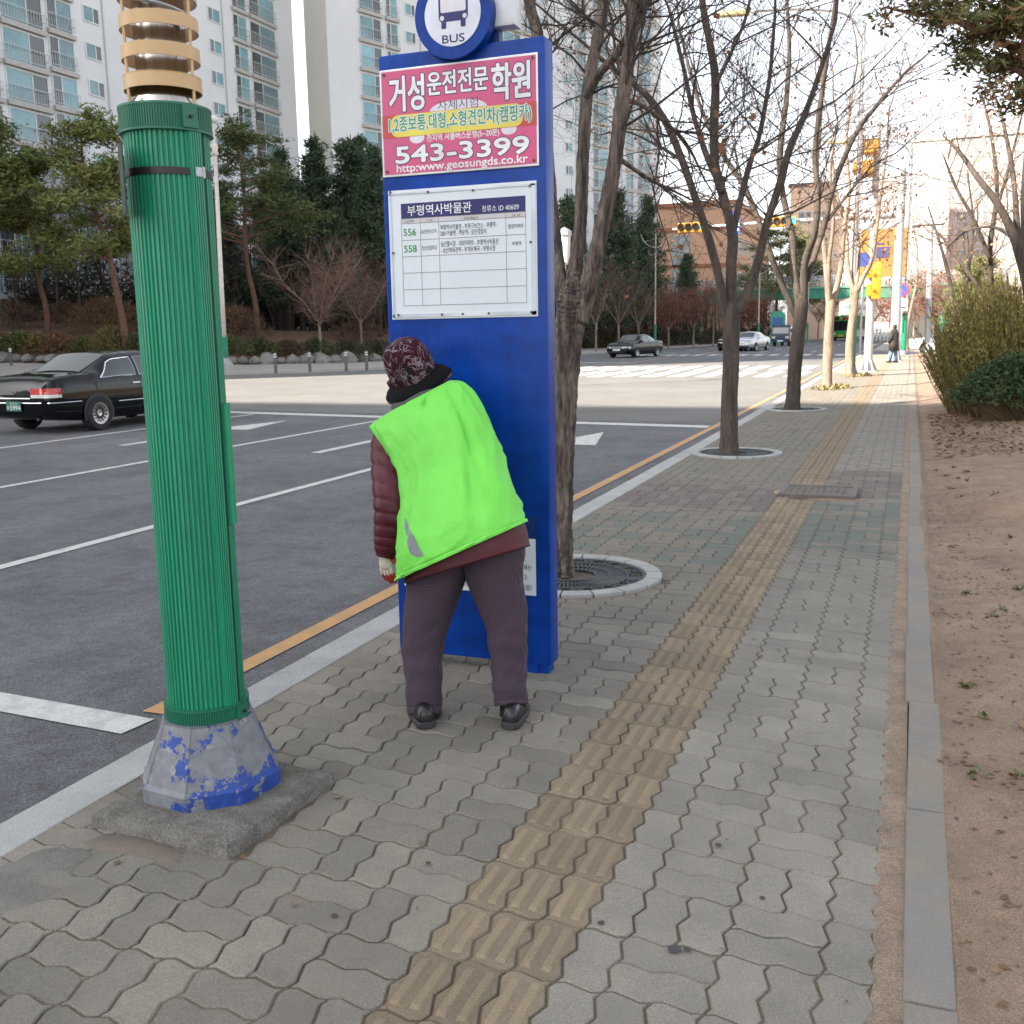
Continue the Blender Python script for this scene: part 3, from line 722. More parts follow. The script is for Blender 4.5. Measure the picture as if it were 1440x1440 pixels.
tx('거성', 150, 428, 585, 868, (0, 1), yy - .0002, 1, .03); tx('운전전문', 445, 925, 535, 722, (0, 1), yy - .0002, .9, .03); tx('학원', 948, 1255, 480, 775, (0, 1), yy - .0002, 1, .03)
tx('자체시험', 528, 845, 768, 850, (3, 1), yy - .0002, 0, .005)
tx('1,2종보통,대형,소형견인차(캠핑카)', 150, 1262, 858, 1005, (6, 0), yy - .0012, .8, .02)
tx('전지역 셔틀버스운행(5~20분)', 445, 1010, 1022, 1090, (0, 1), yy - .0002, 0, .02)
tx('543-3399', 200, 1245, 1098, 1238, (0, 1), yy - .0002, .9, .05); tx('http:www.geosungds.co.kr', 210, 1232, 1240, 1325, (0, 1), yy - .0002, 0, .025)
b.build('lettering', L, poster)
def screw(x, z, y, par, r=.0055):
    b = MB(); disc(b, x, z, r, y - .004, y, n=10); b.build('screw', M('rusty_screw', (.10, .07, .05), .6, .4), par)
for x, z in ((-2.13, 2.583), (-1.461, 2.583), (-2.13, 2.19), (-1.461, 2.19)): screw(x, z, 4.0915, poster)
# timetable
def S2(cx, cy, Y=4.092): p = P(530 + cx * .17361, 250 + cy * .17361, Y); return p.x, p.z
b = MB(); b.rbox((-2.132, 4.094, 1.567), (-1.453, 4.101, 2.112), .002); tt = b.build('timetable_board', white_pl, sign)
xs2 = [S2(q, 600)[0] for q in (205, 357, 506, 1048, 1208)]
zrow = [(S2(186, a)[1] + S2(1205, c)[1]) / 2 for a, c in ((212, 143), (332, 275), (370, 318), (505, 462), (640, 597), (772, 737), (905, 878), (1035, 1015))]
b = MB(); y2 = 4.0932
flat(b, [(xs2[0], zrow[1]), (xs2[4], zrow[1]), (xs2[4], zrow[0]), (xs2[0], zrow[0])], y2, 0)
flat(b, [(xs2[0], zrow[2]), (xs2[4], zrow[2]), (xs2[4], zrow[1]), (xs2[0], zrow[1])], y2, 7)
lw = .0009
for x in xs2: flat(b, [(x - lw, zrow[-1]), (x + lw, zrow[-1]), (x + lw, zrow[1]), (x - lw, zrow[1])], y2 - .0004, 4)
for z in zrow[1:]: flat(b, [(xs2[0], z - lw), (xs2[4], z - lw), (xs2[4], z + lw), (xs2[0], z + lw)], y2 - .0006, 4)
T = lambda body, x0, x1, top, bot, m, wt=.0: tx(body, x0, x1, top, bot, (m, m), y2 - .0008, 0, wt, S2)
T('부평역사박물관', 245, 765, 208, 296, 1, .012); T('정류소 ID 40609', 850, 1150, 216, 268, 1, .006)
T('노선번호', 222, 300, 343, 361, 2); T('기 점', 390, 446, 337, 354, 6); T('주요 경유지', 703, 818, 315, 334, 2); T('종 점', 1095, 1158, 294, 314, 6)
T('556', 215, 316, 412, 470, 3, .015); T('558', 220, 322, 546, 604, 3, .015)
T('삼산동치고지', 358, 482, 416, 450, 2); T('진산초등학교', 364, 486, 548, 585, 2)
T('부평역사박물관 - 부평구보건소 - 부평역 -', 512, 978, 366, 412, 2); T('2001아울렛 - 백운역 - 삼산경찰서', 512, 886, 418, 464, 2)
T('농산물시장 - 대보아파트 - 부평역사박물관', 518, 985, 502, 548, 2); T('- 삼산체육관역 - 부개우체국 - 부평시장', 518, 960, 556, 600, 2)
T('범양아파트', 1064, 1188, 372, 408, 2); T('부평역', 1092, 1168, 514, 548, 2)
b.build('lettering', [navy, ltr_w, ink, ink_g, gridln, pcream, M('brown_ink', (.30, .08, .06), .6), M('header_grey', (.56, .55, .58), .5)], tt)
b = MB()
for (x0, z0, x1, z1) in ((-2.126, 2.093, -1.459, 2.101), (-2.126, 1.575, -1.459, 1.590), (-2.126, 1.575, -2.118, 2.10), (-1.478, 1.575, -1.459, 2.10)): b.box((x0, 4.0905, z0), (x1, 4.0935, z1))
b.build('cover_strip', M('clear_strip', (.60, .66, .72), .12, coat=.5), tt)
for q in ((110, 118), (415, 115), (780, 102), (1240, 68), (1247, 520), (1253, 1088), (908, 1098), (698, 1103), (530, 1108), (178, 1112), (135, 610)):
    x_, z_ = S2(*q); screw(x_, z_, 4.0905, tt, .0048)
# notice low on the panel
def S3(cx, cy, Y=4.097): p = P(500 + cx * .18056, 640 + cy * .18056, Y); return p.x, p.z
b = MB(); b.box((-2.12, 4.0965, .365), (-1.478, 4.101, .618)); nt_ = b.build('notice', white_pl, sign)
b = MB()
for body, x0, x1, tp, bt in (('다.', 1278, 1326, 785, 826), ('우에는', 1268, 1372, 850, 895), ('니다.', 1262, 1345, 928, 970), ('-1001', 1298, 1370, 1010, 1056), ('광고문의', 800, 905, 968, 1016)):
    tx(body, x0, x1, tp, bt, (0, 0), 4.0958, 0, .008, S3)
b.build('lettering', [ink], nt_)
b = MB(); rq = random.Random(44)
for k in range(9):
    q_ = P(702 + 3.6 * k, 567 + rq.uniform(-1.2, 1.2), 4.099); x_, z_ = q_.x, q_.z; hw, hh_ = rq.uniform(.002, .005), rq.uniform(.0015, .006); b.add([(x_ - hw, 4.0988, z_), (x_, 4.0988, z_ - hh_), (x_ + hw, 4.0988, z_), (x_ + .001, 4.0988, z_ + hh_ * .8)], [(0, 1, 2, 3)])
for u, v in ((737, 692), (722, 478), (590, 690), (615, 455)): q_ = P(u, v, 4.099); x_, z_ = q_.x, q_.z; b.add([(x_ - .003, 4.0987, z_), (x_, 4.0987, z_ - .004), (x_ + .003, 4.0987, z_), (x_, 4.0987, z_ + .004)], [(0, 1, 2, 3)])
o = b.build('scuff_marks', M('scuff_dark', (.004, .012, .05), .7), sign); o['kind'] = 'stuff'
b = MB(); b.box((-1.62, 4.0975, .622), (-1.478, 4.101, .715)); b.build('faded_sticker', blue_dk, sign)

# ================================================================== tree grates and the utility cover
iron = M('cast_iron', (.055, .065, .072), .55, .3, col2=(.075, .082, .085), scale=9, grain=.2, gscale=80)
def make_grate(loc, label):
    g = thing('tree_grate', label, 'tree grate', (loc[0], loc[1], 0), 0, 'round iron tree grates')
    b = MB(); b.lathe([(.0, -.018), (.14, -.012), (.46, -.03)], 30, caps=False); 
    b.add([(.5 * math.cos(k * .2094), .5 * math.sin(k * .2094), -.012) for k in range(30)], [tuple(range(30))])
    b.build('soil_bed', M('grate_soil', (.34, .25, .17), .95, col2=(.22, .16, .11), scale=14, grain=.4, bmp=.6), g, local=True)
    n = 18
    for k in range(n):
        a0 = 2 * math.pi * (k + .03) / n; a1 = 2 * math.pi * (k + .97) / n; b = MB(); rings = []
        for q in range(5):
            a = a0 + (a1 - a0) * q / 4; c, s = math.cos(a), math.sin(a)
            rings.append([Vector((r * c, r * s, z)) for r, z in ((.455, -.05), (.552, -.05), (.552, .017), (.547, .022), (.460, .022), (.455, .017))])
        b.loft(rings); b.build('ring_stone', granite, g, local=True)
    for half in (0, 1):
        b = MB(); a_off = math.pi * half + R(2)
        def arcbar(r0, r1, a0, a1, z0=-.004, z1=.010, nq=20):
            rings = []
            for q in range(nq + 1):
                a = a0 + (a1 - a0) * q / nq; c, s = math.cos(a), math.sin(a); rings.append([Vector((r * c, r * s, z)) for r, z in ((r0, z0), (r1, z0), (r1, z1), (r0, z1))])
            b.loft(rings)
        A0, A1 = a_off + .02, a_off + math.pi - .02
        for r0, r1 in ((.135, .152), (.225, .238), (.335, .348), (.432, .452)): arcbar(r0, r1, A0, A1)
        for r0, r1, nn in ((.150, .227, 22), (.236, .337, 34)):
            for k in range(nn):
                a = A0 + (A1 - A0) * (k + .5) / nn; c, s = math.cos(a), math.sin(a); sk = .05
                b.tube([(r0 * c, r0 * s, .004), (r1 * math.cos(a + sk), r1 * math.sin(a + sk), .004)], .0055, 4)
        for k in range(9):
            a = A0 + (A1 - A0) * (k + .5) / 9; c, s = math.cos(a), math.sin(a); pc = Vector((.39 * c, .39 * s, .004))
            b.tube([pc + Vector((.026 * math.cos(q * .7854), .026 * math.sin(q * .7854), 0)) for q in range(9)], .006, 4)
            for q in range(4):
                aa = a + q * math.pi / 2 + .785; b.tube([pc + Vector((.024 * math.cos(aa), .024 * math.sin(aa), 0)), pc + Vector((.056 * math.cos(aa), .056 * math.sin(aa), 0))], .006, 4)
        for a in (A0, A1):
            c, s = math.cos(a), math.sin(a); b.tube([(.14 * c, .14 * s, .004), (.44 * c, .44 * s, .004)], .011, 4)
        b.build('grate_half', iron, g, local=True)
    return g
gr = make_grate(grates[0], 'round iron tree grate around the forked tree by the blue sign')
dup(gr, (grates[1][0], grates[1][1], 0), R(20), 1, 'round iron tree grate around the second tree, beyond the forked one', 'round iron tree grates')
dup(gr, (grates[2][0], grates[2][1], 0), R(50), 1, 'round iron tree grate around the third tree, farthest of the grates', 'round iron tree grates')
cv = thing('utility_cover', 'rectangular brown steel utility cover set across the yellow tactile strip', 'access cover', (-.72, 9.7, 0))
rust = M('weathered_steel', (.16, .135, .12), .6, .3, col2=(.12, .10, .09), scale=8, grain=.2, gscale=90)
b = MB()
for lo, hi in (((-.335, -.31), (.335, -.26)), ((-.335, .26), (.335, .31)), ((-.335, -.258), (-.285, .258)), ((.285, -.258), (.335, .258))): b.rbox(lo + (-.03,), hi + (.034,), .004)
b.build('frame', rust, cv, local=True)
b = MB(); b.box((-.283, -.257, -.03), (.283, .257, .026)); lid = b.build('lid', rust, cv, local=True)
b = MB()
for i in range(9):
    for j in range(8): b.box((-.26 + i * .058, -.235 + j * .06, .0255), (-.225 + i * .058, -.205 + j * .06, .030))
b.build('tread_stud', rust, lid, local=True)
blob(-.98, 9.72, .16, .2, -.01, .004, 6).build('sand_patch', M('spilled_sand', (.36, .27, .18), .95, grain=.3), pavement, smooth=True)
blob(-.52, 9.36, .3, .06, -.01, .006, 7).build('rubble', M('rubble_brown', (.24, .17, .12), .95, grain=.4, bmp=.8), pavement, smooth=True)
# ================================================================== trees and shrubs
bark_a = M('bark_grey_brown', (.185, .145, .116), .95, col2=(.052, .040, .033), scale=26, stretch=(1, 1, .13), lo=.36, hi=.60, grain=.4, gscale=70, mot=.3, mscale=5, bmp=1.0, bscale=40, bdist=.03)
bark_dk = M('bark_dark', (.088, .067, .054), .95, col2=(.042, .033, .027), scale=9, stretch=(1, 1, .2), grain=.3, gscale=60, bmp=.9, bscale=30, bdist=.01)
bark_lt = M('bark_pale', (.26, .20, .155), .95, col2=(.15, .11, .08), scale=7, stretch=(1, 1, .25), grain=.25, gscale=50, bmp=.8, bscale=30, bdist=.01)
bark_pine = M('bark_pine', (.165, .075, .045), .95, col2=(.085, .05, .035), scale=5, stretch=(1, 1, .4), grain=.3, gscale=30, bmp=.9, bscale=18, bdist=.02)
twig_dk = M('twig_dark', (.066, .050, .042), .95); twig_br = M('twig_brown', (.125, .080, .060), .95); twig_lt = M('twig_tan', (.22, .155, .115), .95)
twig_red = M('twig_reddish', (.13, .045, .032), .9)
leaf_dry = M('withered_leaf', (.20, .085, .035), .8, col2=(.14, .07, .03), scale=3)

def limb_tube(mb, pts, radii, n=14, rough=.10, seed=0, mat=0, steps=6, freq=18):
    """a limb with lumpy, flaking bark"""
    P_ = catmull(pts, steps); m = len(P_); rad = []
    for i in range(m):
        t = i / (m - 1) * (len(radii) - 1); k = min(int(t), len(radii) - 2); rad.append(radii[k] * (1 - (t - k)) + radii[k + 1] * (t - k))
    d0 = (P_[1] - P_[0]).normalized(); a = d0.orthogonal().normalized(); vs = []
    for i, p in enumerate(P_):
        d = (P_[min(i + 1, m - 1)] - P_[max(i - 1, 0)]).normalized(); a = (a - d * a.dot(d)).normalized(); b_ = d.cross(a)
        for k in range(n):
            t = 2 * math.pi * k / n; c = a * math.cos(t) + b_ * math.sin(t)
            q = Vector((math.cos(t) * 2.2, math.sin(t) * 2.2, i * .22 + seed * 7.3))
            f = 1 + rough * (.8 * mnoise.noise(q * 1.3) + .7 * mnoise.noise(Vector((math.cos(t) * 5, math.sin(t) * 5, i * .5 + seed))) + (.55 * mnoise.noise(Vector((math.cos(t) * 13, math.sin(t) * 13, i * .42 + seed * 3))) if n > 30 else 0))
            vs.append(p + c * rad[i] * f)
    fs = [(i * n + k, i * n + (k + 1) % n, (i + 1) * n + (k + 1) % n, (i + 1) * n + k) for i in range(m - 1) for k in range(n)]
    fs += [tuple(range(n - 1, -1, -1)), tuple((m - 1) * n + k for k in range(n))]
    mb.add(vs, fs, mat); return P_, rad

def twigs(mb, p, d, r, L, depth, rng, n=4, spread=.75, up=.18, kids=3, leaf=None, leafp=0.0, droop=0.0):
    segs = 4 if depth > 0 else 3; pts = [p]; rr = [r]; dd = d.normalized()
    for k in range(segs):
        dd = (dd + Vector((rng.gauss(0, .16), rng.gauss(0, .16), rng.gauss(0, .13) + up * .3 - droop))).normalized()
        pts.append(pts[-1] + dd * L / segs); rr.append(max(r * (1 - .72 * (k + 1) / segs), .0012))
    mb.tube(pts, rr, n if depth > 0 else 3, caps=False)
    if depth > 0:
        for _ in range(kids):
            t = rng.uniform(.25, 1.0) * segs; i = min(int(t), segs - 1); q = pts[i].lerp(pts[i + 1], t - i)
            e = Vector((rng.gauss(0, 1), rng.gauss(0, 1), rng.gauss(0, .7))); e = (e - dd * e.dot(dd)).normalized()
            nd = (dd * (1 - spread * .5) + e * spread + Vector((0, 0, up))).normalized()
            twigs(mb, q, nd, rr[i] * .62, L * rng.uniform(.45, .75), depth - 1, rng, n, spread, up, kids, leaf, leafp, droop)
    if leaf is not None and rng.random() < leafp:
        for _ in range(rng.randint(1, 3)):
            q = pts[rng.randint(1, len(pts) - 1)]; s = rng.uniform(.5, 1.2) * leaf[1]; e1 = Vector((rng.gauss(0, 1), rng.gauss(0, 1), rng.gauss(0, 1))).normalized() * s; e2 = e1.orthogonal().normalized() * s * .5
            leaf[0].add([q, q + e1 * .5 + e2, q + e1, q + e1 * .5 - e2], [(0, 1, 2, 3)])

LR = 1.0
def street_tree(base, trunk, limbs, Y, label, bark, tw, seed, nper=7, twl=1.1, twr=.012, leafp=.0, n=14, group='bare street trees along the kerb', depth=2, rough=.1, leafs=.045):
    """trunk and limbs are lists of (photo u, photo v, distance offset, radius)"""
    rng = random.Random(seed)
    t = thing('street_tree', label, 'tree', tuple(base), 0, group)
    mb = MB(); mt = MB(); ml = MB()
    tp = [P(u, v, Y + dy) for u, v, dy, r in trunk]; tp[0].z = -.03
    dt_ = (tp[-1] - tp[-2]).normalized(); rt_ = trunk[-1][3]; tp += [tp[-1] + dt_ * rt_ * 1.1, tp[-1] + dt_ * rt_ * 1.8]
    limb_tube(mb, tp, [q[3] for q in trunk] + [rt_ * .72, rt_ * .15], n, rough, seed, steps=22 if n > 30 else 6)
    for j, lb in enumerate(limbs):
        pts = [P(u, v, Y + dy) for u, v, dy, r in lb]
        pp, rad = limb_tube(mb, pts, [q[3] * (.84 if 13 < n < 30 else .88 if n > 30 else 1) for q in lb], max(8, n - 4), rough, seed + j + 1, steps=14 if n > 30 else 6)
        m = len(pp)
        for _ in range(nper + int(min(m, 60) / 7)):
            i = rng.randint(int(m * (.45 if n > 30 else .3)), m - 2); dd = (pp[i + 1] - pp[i]).normalized()
            e = Vector((rng.gauss(0, 1), rng.gauss(0, 1), rng.gauss(0, .5))); e = (e - dd * e.dot(dd)).normalized()
            twigs(mt, pp[i], dd * .55 + e * .85, min(rad[i] * .5, twr * rng.uniform(.6, 1.3)), twl * rng.uniform(.6, 1.5), depth, rng, 4, leaf=(ml, leafs), leafp=leafp)
        twigs(mt, pp[-1], (pp[-1] - pp[-2]), rad[-1], twl * 1.4, depth, rng, 4, leaf=(ml, leafs), leafp=leafp)
    mb.build('trunk', bark, t, smooth=True); mt.build('twigs', tw, t)
    if ml.v: ml.build('withered_leaves', leaf_dry, t)
    return t
street_tree((-1.92, 5.95, 0), [(788, 818, 0, .098), (788, 798, 0, .084), (788, 740, 0, .074), (791, 640, 0, .071), (795, 540, 0, .075), (801, 460, 0, .086), (806, 425, 0, .10)],
    [[(800, 455, 0, .070), (806, 400, .02, .054), (812, 350, .05, .046), (817, 300, .08, .042), (820, 220, .1, .041), (826, 130, .15, .040), (838, 65, .2, .037), (849, 0, .25, .035), (858, -110, .4, .036), (850, -300, .5, .025)],
     [(812, 450, 0, .074), (832, 385, -.02, .058), (846, 320, -.05, .050), (857, 270, -.05, .048), (866, 215, -.05, .047), (876, 140, -.05, .045), (884, 80, -.05, .043), (893, 0, -.1, .042), (908, -120, -.1, .040), (950, -300, 0, .025)],
     [(797, 445, .02, .065), (788, 395, .06, .048), (781, 340, .12, .042), (772, 240, .2, .040), (762, 120, .25, .039), (756, 50, .25, .038), (744, 0, .3, .036), (730, -120, .3, .03)],
     [(824, 135, .12, .030), (842, 105, .08, .028), (862, 82, .05, .026), (880, 55, .0, .024), (905, 10, -.1, .022), (950, -60, -.3, .017)],
     [(886, 60, -.05, .030), (902, 20, .1, .028), (925, -30, .2, .024), (980, -150, .3, .015)],
     [(876, 140, 0, .018), (905, 150, .2, .014), (960, 195, .5, .010), (990, 250, .8, .006)],
     [(866, 220, 0, .016), (910, 250, .25, .012), (950, 270, .5, .008)]],
    5.95, 'bare tree with flaky bark forking into tall limbs, in the grate behind the blue sign', bark_a, twig_dk, 1, nper=9, twl=.62, twr=.0075, leafp=.03, n=44, depth=2, rough=.15)
street_tree((-2.0, 12.65, 0), [(1025, 642, 0, .135), (1025, 620, 0, .108), (1026, 560, 0, .098), (1028, 500, 0, .098), (1028, 440, 0, .105)],
    [[(1024, 460, 0, .07), (1014, 405, -.1, .062), (1001, 350, -.2, .058), (980, 285, -.3, .054), (957, 220, -.4, .052), (935, 170, -.5, .048), (905, 130, -.6, .044), (860, 95, -.8, .032), (820, 60, -1, .02)],
     [(1030, 445, 0, .08), (1028, 380, 0, .075), (1030, 330, 0, .072), (1018, 280, .1, .068), (1006, 235, .1, .066), (1004, 180, .1, .062), (1006, 110, .1, .058), (996, 50, .1, .05), (985, -20, .1, .045), (980, -120, .2, .03)],
     [(1034, 440, 0, .075), (1052, 410, .1, .066), (1068, 360, .2, .062), (1078, 315, .3, .058), (1096, 260, .4, .054), (1112, 205, .5, .050), (1130, 165, .6, .044), (1150, 110, .7, .036), (1175, 30, .9, .026)],
     [(1030, 330, .1, .05), (1044, 270, .3, .044), (1056, 225, .4, .04), (1068, 190, .5, .036), (1082, 110, .6, .03), (1090, 20, .7, .022)],
     [(1016, 270, 0, .045), (992, 215, .3, .040), (975, 160, .5, .036), (960, 90, .6, .030), (940, 10, .8, .022)],
     [(1006, 120, 0, .03), (1030, 70, .2, .026), (1050, 20, .3, .022), (1065, -60, .4, .014)], [(958, 225, 0, .026), (925, 205, .2, .02), (880, 185, .4, .014), (840, 190, .6, .008)]],
    12.65, 'bare dark street tree in the second grate, its limbs spreading into a wide fan', bark_dk, twig_dk, 2, nper=9, twl=1.15, twr=.0105, leafp=.10, n=16, depth=3)
street_tree((-1.98, 19.85, 0), [(1114, 580, 0, .16), (1115, 560, 0, .135), (1119, 505, 0, .125), (1124, 460, 0, .128), (1127, 430, 0, .13)],
    [[(1122, 450, 0, .08), (1102, 405, 0, .07), (1086, 365, -.2, .066), (1063, 300, -.3, .062), (1042, 255, -.4, .058), (1015, 215, -.5, .05), (985, 150, -.6, .04), (965, 80, -.6, .03)],
     [(1127, 440, 0, .09), (1117, 385, .2, .08), (1114, 330, .3, .074), (1102, 280, .4, .07), (1096, 220, .5, .064), (1105, 150, .6, .056), (1110, 70, .7, .045), (1105, -20, .8, .034)],
     [(1130, 435, 0, .085), (1132, 370, -.1, .075), (1146, 325, -.2, .07), (1150, 270, -.2, .066), (1146, 215, -.2, .06), (1156, 130, -.3, .05), (1168, 50, -.4, .04), (1180, -40, -.4, .03)],
     [(1134, 395, 0, .07), (1158, 320, .3, .064), (1172, 262, .4, .06), (1202, 190, .6, .052), (1236, 145, .8, .042), (1270, 105, 1, .032), (1300, 80, 1.2, .022)],
     [(1160, 315, .3, .04), (1195, 270, .6, .03), (1225, 235, .8, .024), (1260, 215, 1, .015)], [(1060, 295, 0, .035), (1020, 285, .2, .028), (980, 270, .4, .02)]],
    19.85, 'bare dark street tree in the third grate, trunk bent to the left at its fork', bark_dk, twig_dk, 3, nper=9, twl=1.5, twr=.013, leafp=.14, n=14, depth=3)
street_tree((-1.9, 27.0, 0), [(1163, 548, 0, .15), (1163, 530, 0, .125), (1165, 480, 0, .115), (1167, 440, 0, .12), (1168, 425, 0, .115)],
    [[(1166, 430, 0, .08), (1162, 380, 0, .07), (1158, 340, 0, .062), (1148, 290, .2, .055), (1150, 220, .3, .045), (1156, 150, .3, .03)],
     [(1170, 425, 0, .08), (1182, 380, .2, .07), (1186, 330, .3, .062), (1194, 270, .5, .05), (1190, 200, .6, .04), (1200, 120, .6, .025)],
     [(1167, 430, 0, .06), (1166, 370, -.4, .05), (1172, 310, -.6, .042), (1168, 240, -.8, .03), (1178, 170, -1, .02)]],
    27.0, 'sunlit pale street tree with no iron grate, fourth along the kerb', bark_lt, twig_br, 4, nper=8, twl=1.5, twr=.017, leafp=.25, n=12, leafs=.09)
street_tree((-1.72, 33.6, 0), [(1194, 531, 0, .17), (1194, 515, 0, .13), (1196, 470, 0, .12), (1202, 425, 0, .115), (1203, 410, 0, .11)],
    [[(1201, 415, 0, .08), (1193, 380, .2, .07), (1190, 330, .4, .06), (1178, 280, .5, .05), (1170, 220, .5, .036)],
     [(1204, 412, 0, .08), (1214, 390, 0, .07), (1226, 365, -.2, .06), (1233, 320, -.3, .055), (1240, 260, -.4, .045), (1248, 210, -.4, .03)],
     [(1203, 412, 0, .06), (1208, 360, .5, .05), (1206, 300, .7, .04), (1212, 230, .9, .03)]],
    33.6, 'sunlit pale street tree beside the steel signal mast, fifth along the kerb', bark_lt, twig_br, 5, nper=8, twl=1.6, twr=.018, leafp=.5, n=12, leafs=.11)
street_tree((-.2, 60.5, 0), [(1274, 498, 0, .16), (1274, 470, 0, .13), (1277, 450, 0, .12)],
    [[(1276, 458, 0, .09), (1284, 420, 0, .075), (1290, 390, .2, .06), (1290, 350, .3, .04)], [(1275, 458, 0, .08), (1268, 430, .2, .06), (1262, 400, .3, .05), (1258, 370, .4, .03)]],
    60.5, 'thin sunlit street tree beside the farther green light pole', bark_lt, twig_lt, 6, nper=8, twl=2.4, twr=.02, leafp=.4, n=8, leafs=.14)

# ---- template plants for the far bank: one of each kind, then copies
needle_a = M('pine_needles', (.060, .095, .026), .75, col2=(.125, .14, .035), scale=.5, lo=.4, hi=.7, objrand=.2)
needle_y = M('pine_needles_sunlit', (.105, .135, .034), .75, col2=(.18, .18, .045), scale=.7, lo=.4, hi=.7, objrand=.15)  # lighter, yellower needles: sunshine on these pines painted into the colour
needle_dk = M('fir_needles', (.032, .060, .028), .8, col2=(.052, .082, .034), scale=.5, lo=.4, hi=.7, objrand=.2)
def tuft(mb, p, rng, n, rad, size, flatz=.55, mat=0):
    for _ in range(n):
        d = Vector((rng.gauss(0, 1), rng.gauss(0, 1), rng.gauss(0, 1) * flatz + .25)).normalized()
        q = p + Vector((rng.gauss(0, rad), rng.gauss(0, rad), rng.gauss(0, rad * flatz)))
        e = d.orthogonal().normalized(); e = Matrix.Rotation(rng.uniform(0, 6.28), 3, d) @ e; s = size * rng.uniform(.6, 1.3)
        mb.add([q - e * s * .16, q + d * s, q + e * s * .16], [(0, 1, 2)], mat)
def pine(seed, h, lean=.0, crown0=.5, mat=None, spr=.36):
    rng = random.Random(seed); t = thing('pine_tree', 'pine', 'tree', (0, 0, 0)); tr = MB(); cr = MB()
    pts = [Vector((0, 0, -.3))]
    for k in range(1, 7): pts.append(Vector((lean * (k / 6) ** 1.4 * h * .3 + rng.gauss(0, .1), rng.gauss(0, .12), h * k / 6)))
    pp, rad = limb_tube(tr, pts, [.17, .15, .13, .115, .09, .06, .03], 9, .08, seed)
    m = len(pp)
    for k in range(40):
        i = int(m * rng.uniform(crown0, .99)); i = min(i, m - 1); a = rng.uniform(0, 6.28); fr = (i / m - crown0) / (1 - crown0)
        L = rng.uniform(.5, 1.0) * h * spr * (1.05 - .65 * fr); d = Vector((math.cos(a), math.sin(a), rng.uniform(-.08, .35)))
        e = pp[i] + d * L; mid = pp[i].lerp(e, .5) + Vector((0, 0, .12 * L)); tr.tube([pp[i], mid, e], [.05, .03, .012], 5, caps=False)
        for q in range(9):
            c = pp[i].lerp(e, rng.uniform(.35, 1.08)) + Vector((rng.gauss(0, .28), rng.gauss(0, .28), .12 + rng.gauss(0, .10)))
            tuft(cr, c, rng, 34, .26, .26)
    tr.build('trunk', bark_pine, t, smooth=True, local=True); cr.build('crown', mat or needle_a, t, local=True); return t
def fir(seed, h):
    rng = random.Random(seed); t = thing('fir_tree', 'fir', 'tree', (0, 0, 0)); tr = MB(); cr = MB()
    tr.tube([(0, 0, -.3), (.05, 0, h * .5), (0, .05, h)], [.17, .11, .02], 8); 
    z = h * .16
    while z < h:
        f = (z / h); L = h * .27 * (1 - f) ** .8 + .18; nb = 6 if f < .8 else 4
        for k in range(nb):
            a = rng.uniform(0, 6.28); l = L * rng.uniform(.55, 1.12); d = Vector((math.cos(a), math.sin(a), .12 + .8 * f * rng.random())); p0 = Vector((0, 0, z))
            tr.tube([p0, p0 + d * l], [.03, .008], 3, caps=False)
            for q in range(4 if f < .8 else 3): tuft(cr, p0 + d * l * rng.uniform(.3, 1.05) + Vector((0, 0, rng.gauss(0, .1))), rng, 22, .19, .30, .8)
        z += h * .030
    tr.build('trunk', bark_dk, t, smooth=True, local=True); cr.build('crown', needle_dk, t, local=True); return t
def bare(seed, h, tw, bk, dens=10, wide=1.0, name='bare_tree', leaf=None, leafp=0, fork=.35, r0=.09, depth=3, tk=1.0):
    rng = random.Random(seed); t = thing(name, 'bare', 'tree', (0, 0, 0)); tr = MB(); mt = MB(); ml = MB()
    tr.tube([(0, 0, -.3), (rng.gauss(0, .05), 0, h * fork * .6), (rng.gauss(0, .08), rng.gauss(0, .08), h * fork)], [r0, r0 * .85, r0 * .75], 7, caps=False)
    for k in range(rng.randint(4, 6)):
        a = k * 1.4 + rng.random(); d = Vector((math.cos(a) * wide * .6, math.sin(a) * wide * .6, 1)).normalized(); p0 = Vector((0, 0, h * fork * rng.uniform(.75, 1))); L = h * (1 - fork) * rng.uniform(.7, 1)
        pts = [p0, p0 + d * L * .35 + Vector((rng.gauss(0, .1), rng.gauss(0, .1), 0)), p0 + d * L * .7 + Vector((rng.gauss(0, .15), rng.gauss(0, .15), .1)), p0 + d * L + Vector((0, 0, .2))]
        tr.tube(pts, [r0 * .5, r0 * .36, r0 * .22, r0 * .08], 5, caps=False)
        for q in range(dens):
            i = rng.randint(0, 2); p = pts[i].lerp(pts[i + 1], rng.random()); e = Vector((rng.gauss(0, 1), rng.gauss(0, 1), rng.gauss(.35, .4))).normalized()
            twigs(mt, p, d * .5 + e * .8 * wide, r0 * .13 * tk, h * .22 * rng.uniform(.6, 1.2), depth - 1, rng, 3, leaf=(ml, .11), leafp=leafp)
    tr.build('trunk', bk, t, local=True); mt.build('twigs', tw, t, local=True)
    if ml.v: ml.build('withered_leaves', leaf, t, local=True)
    return t
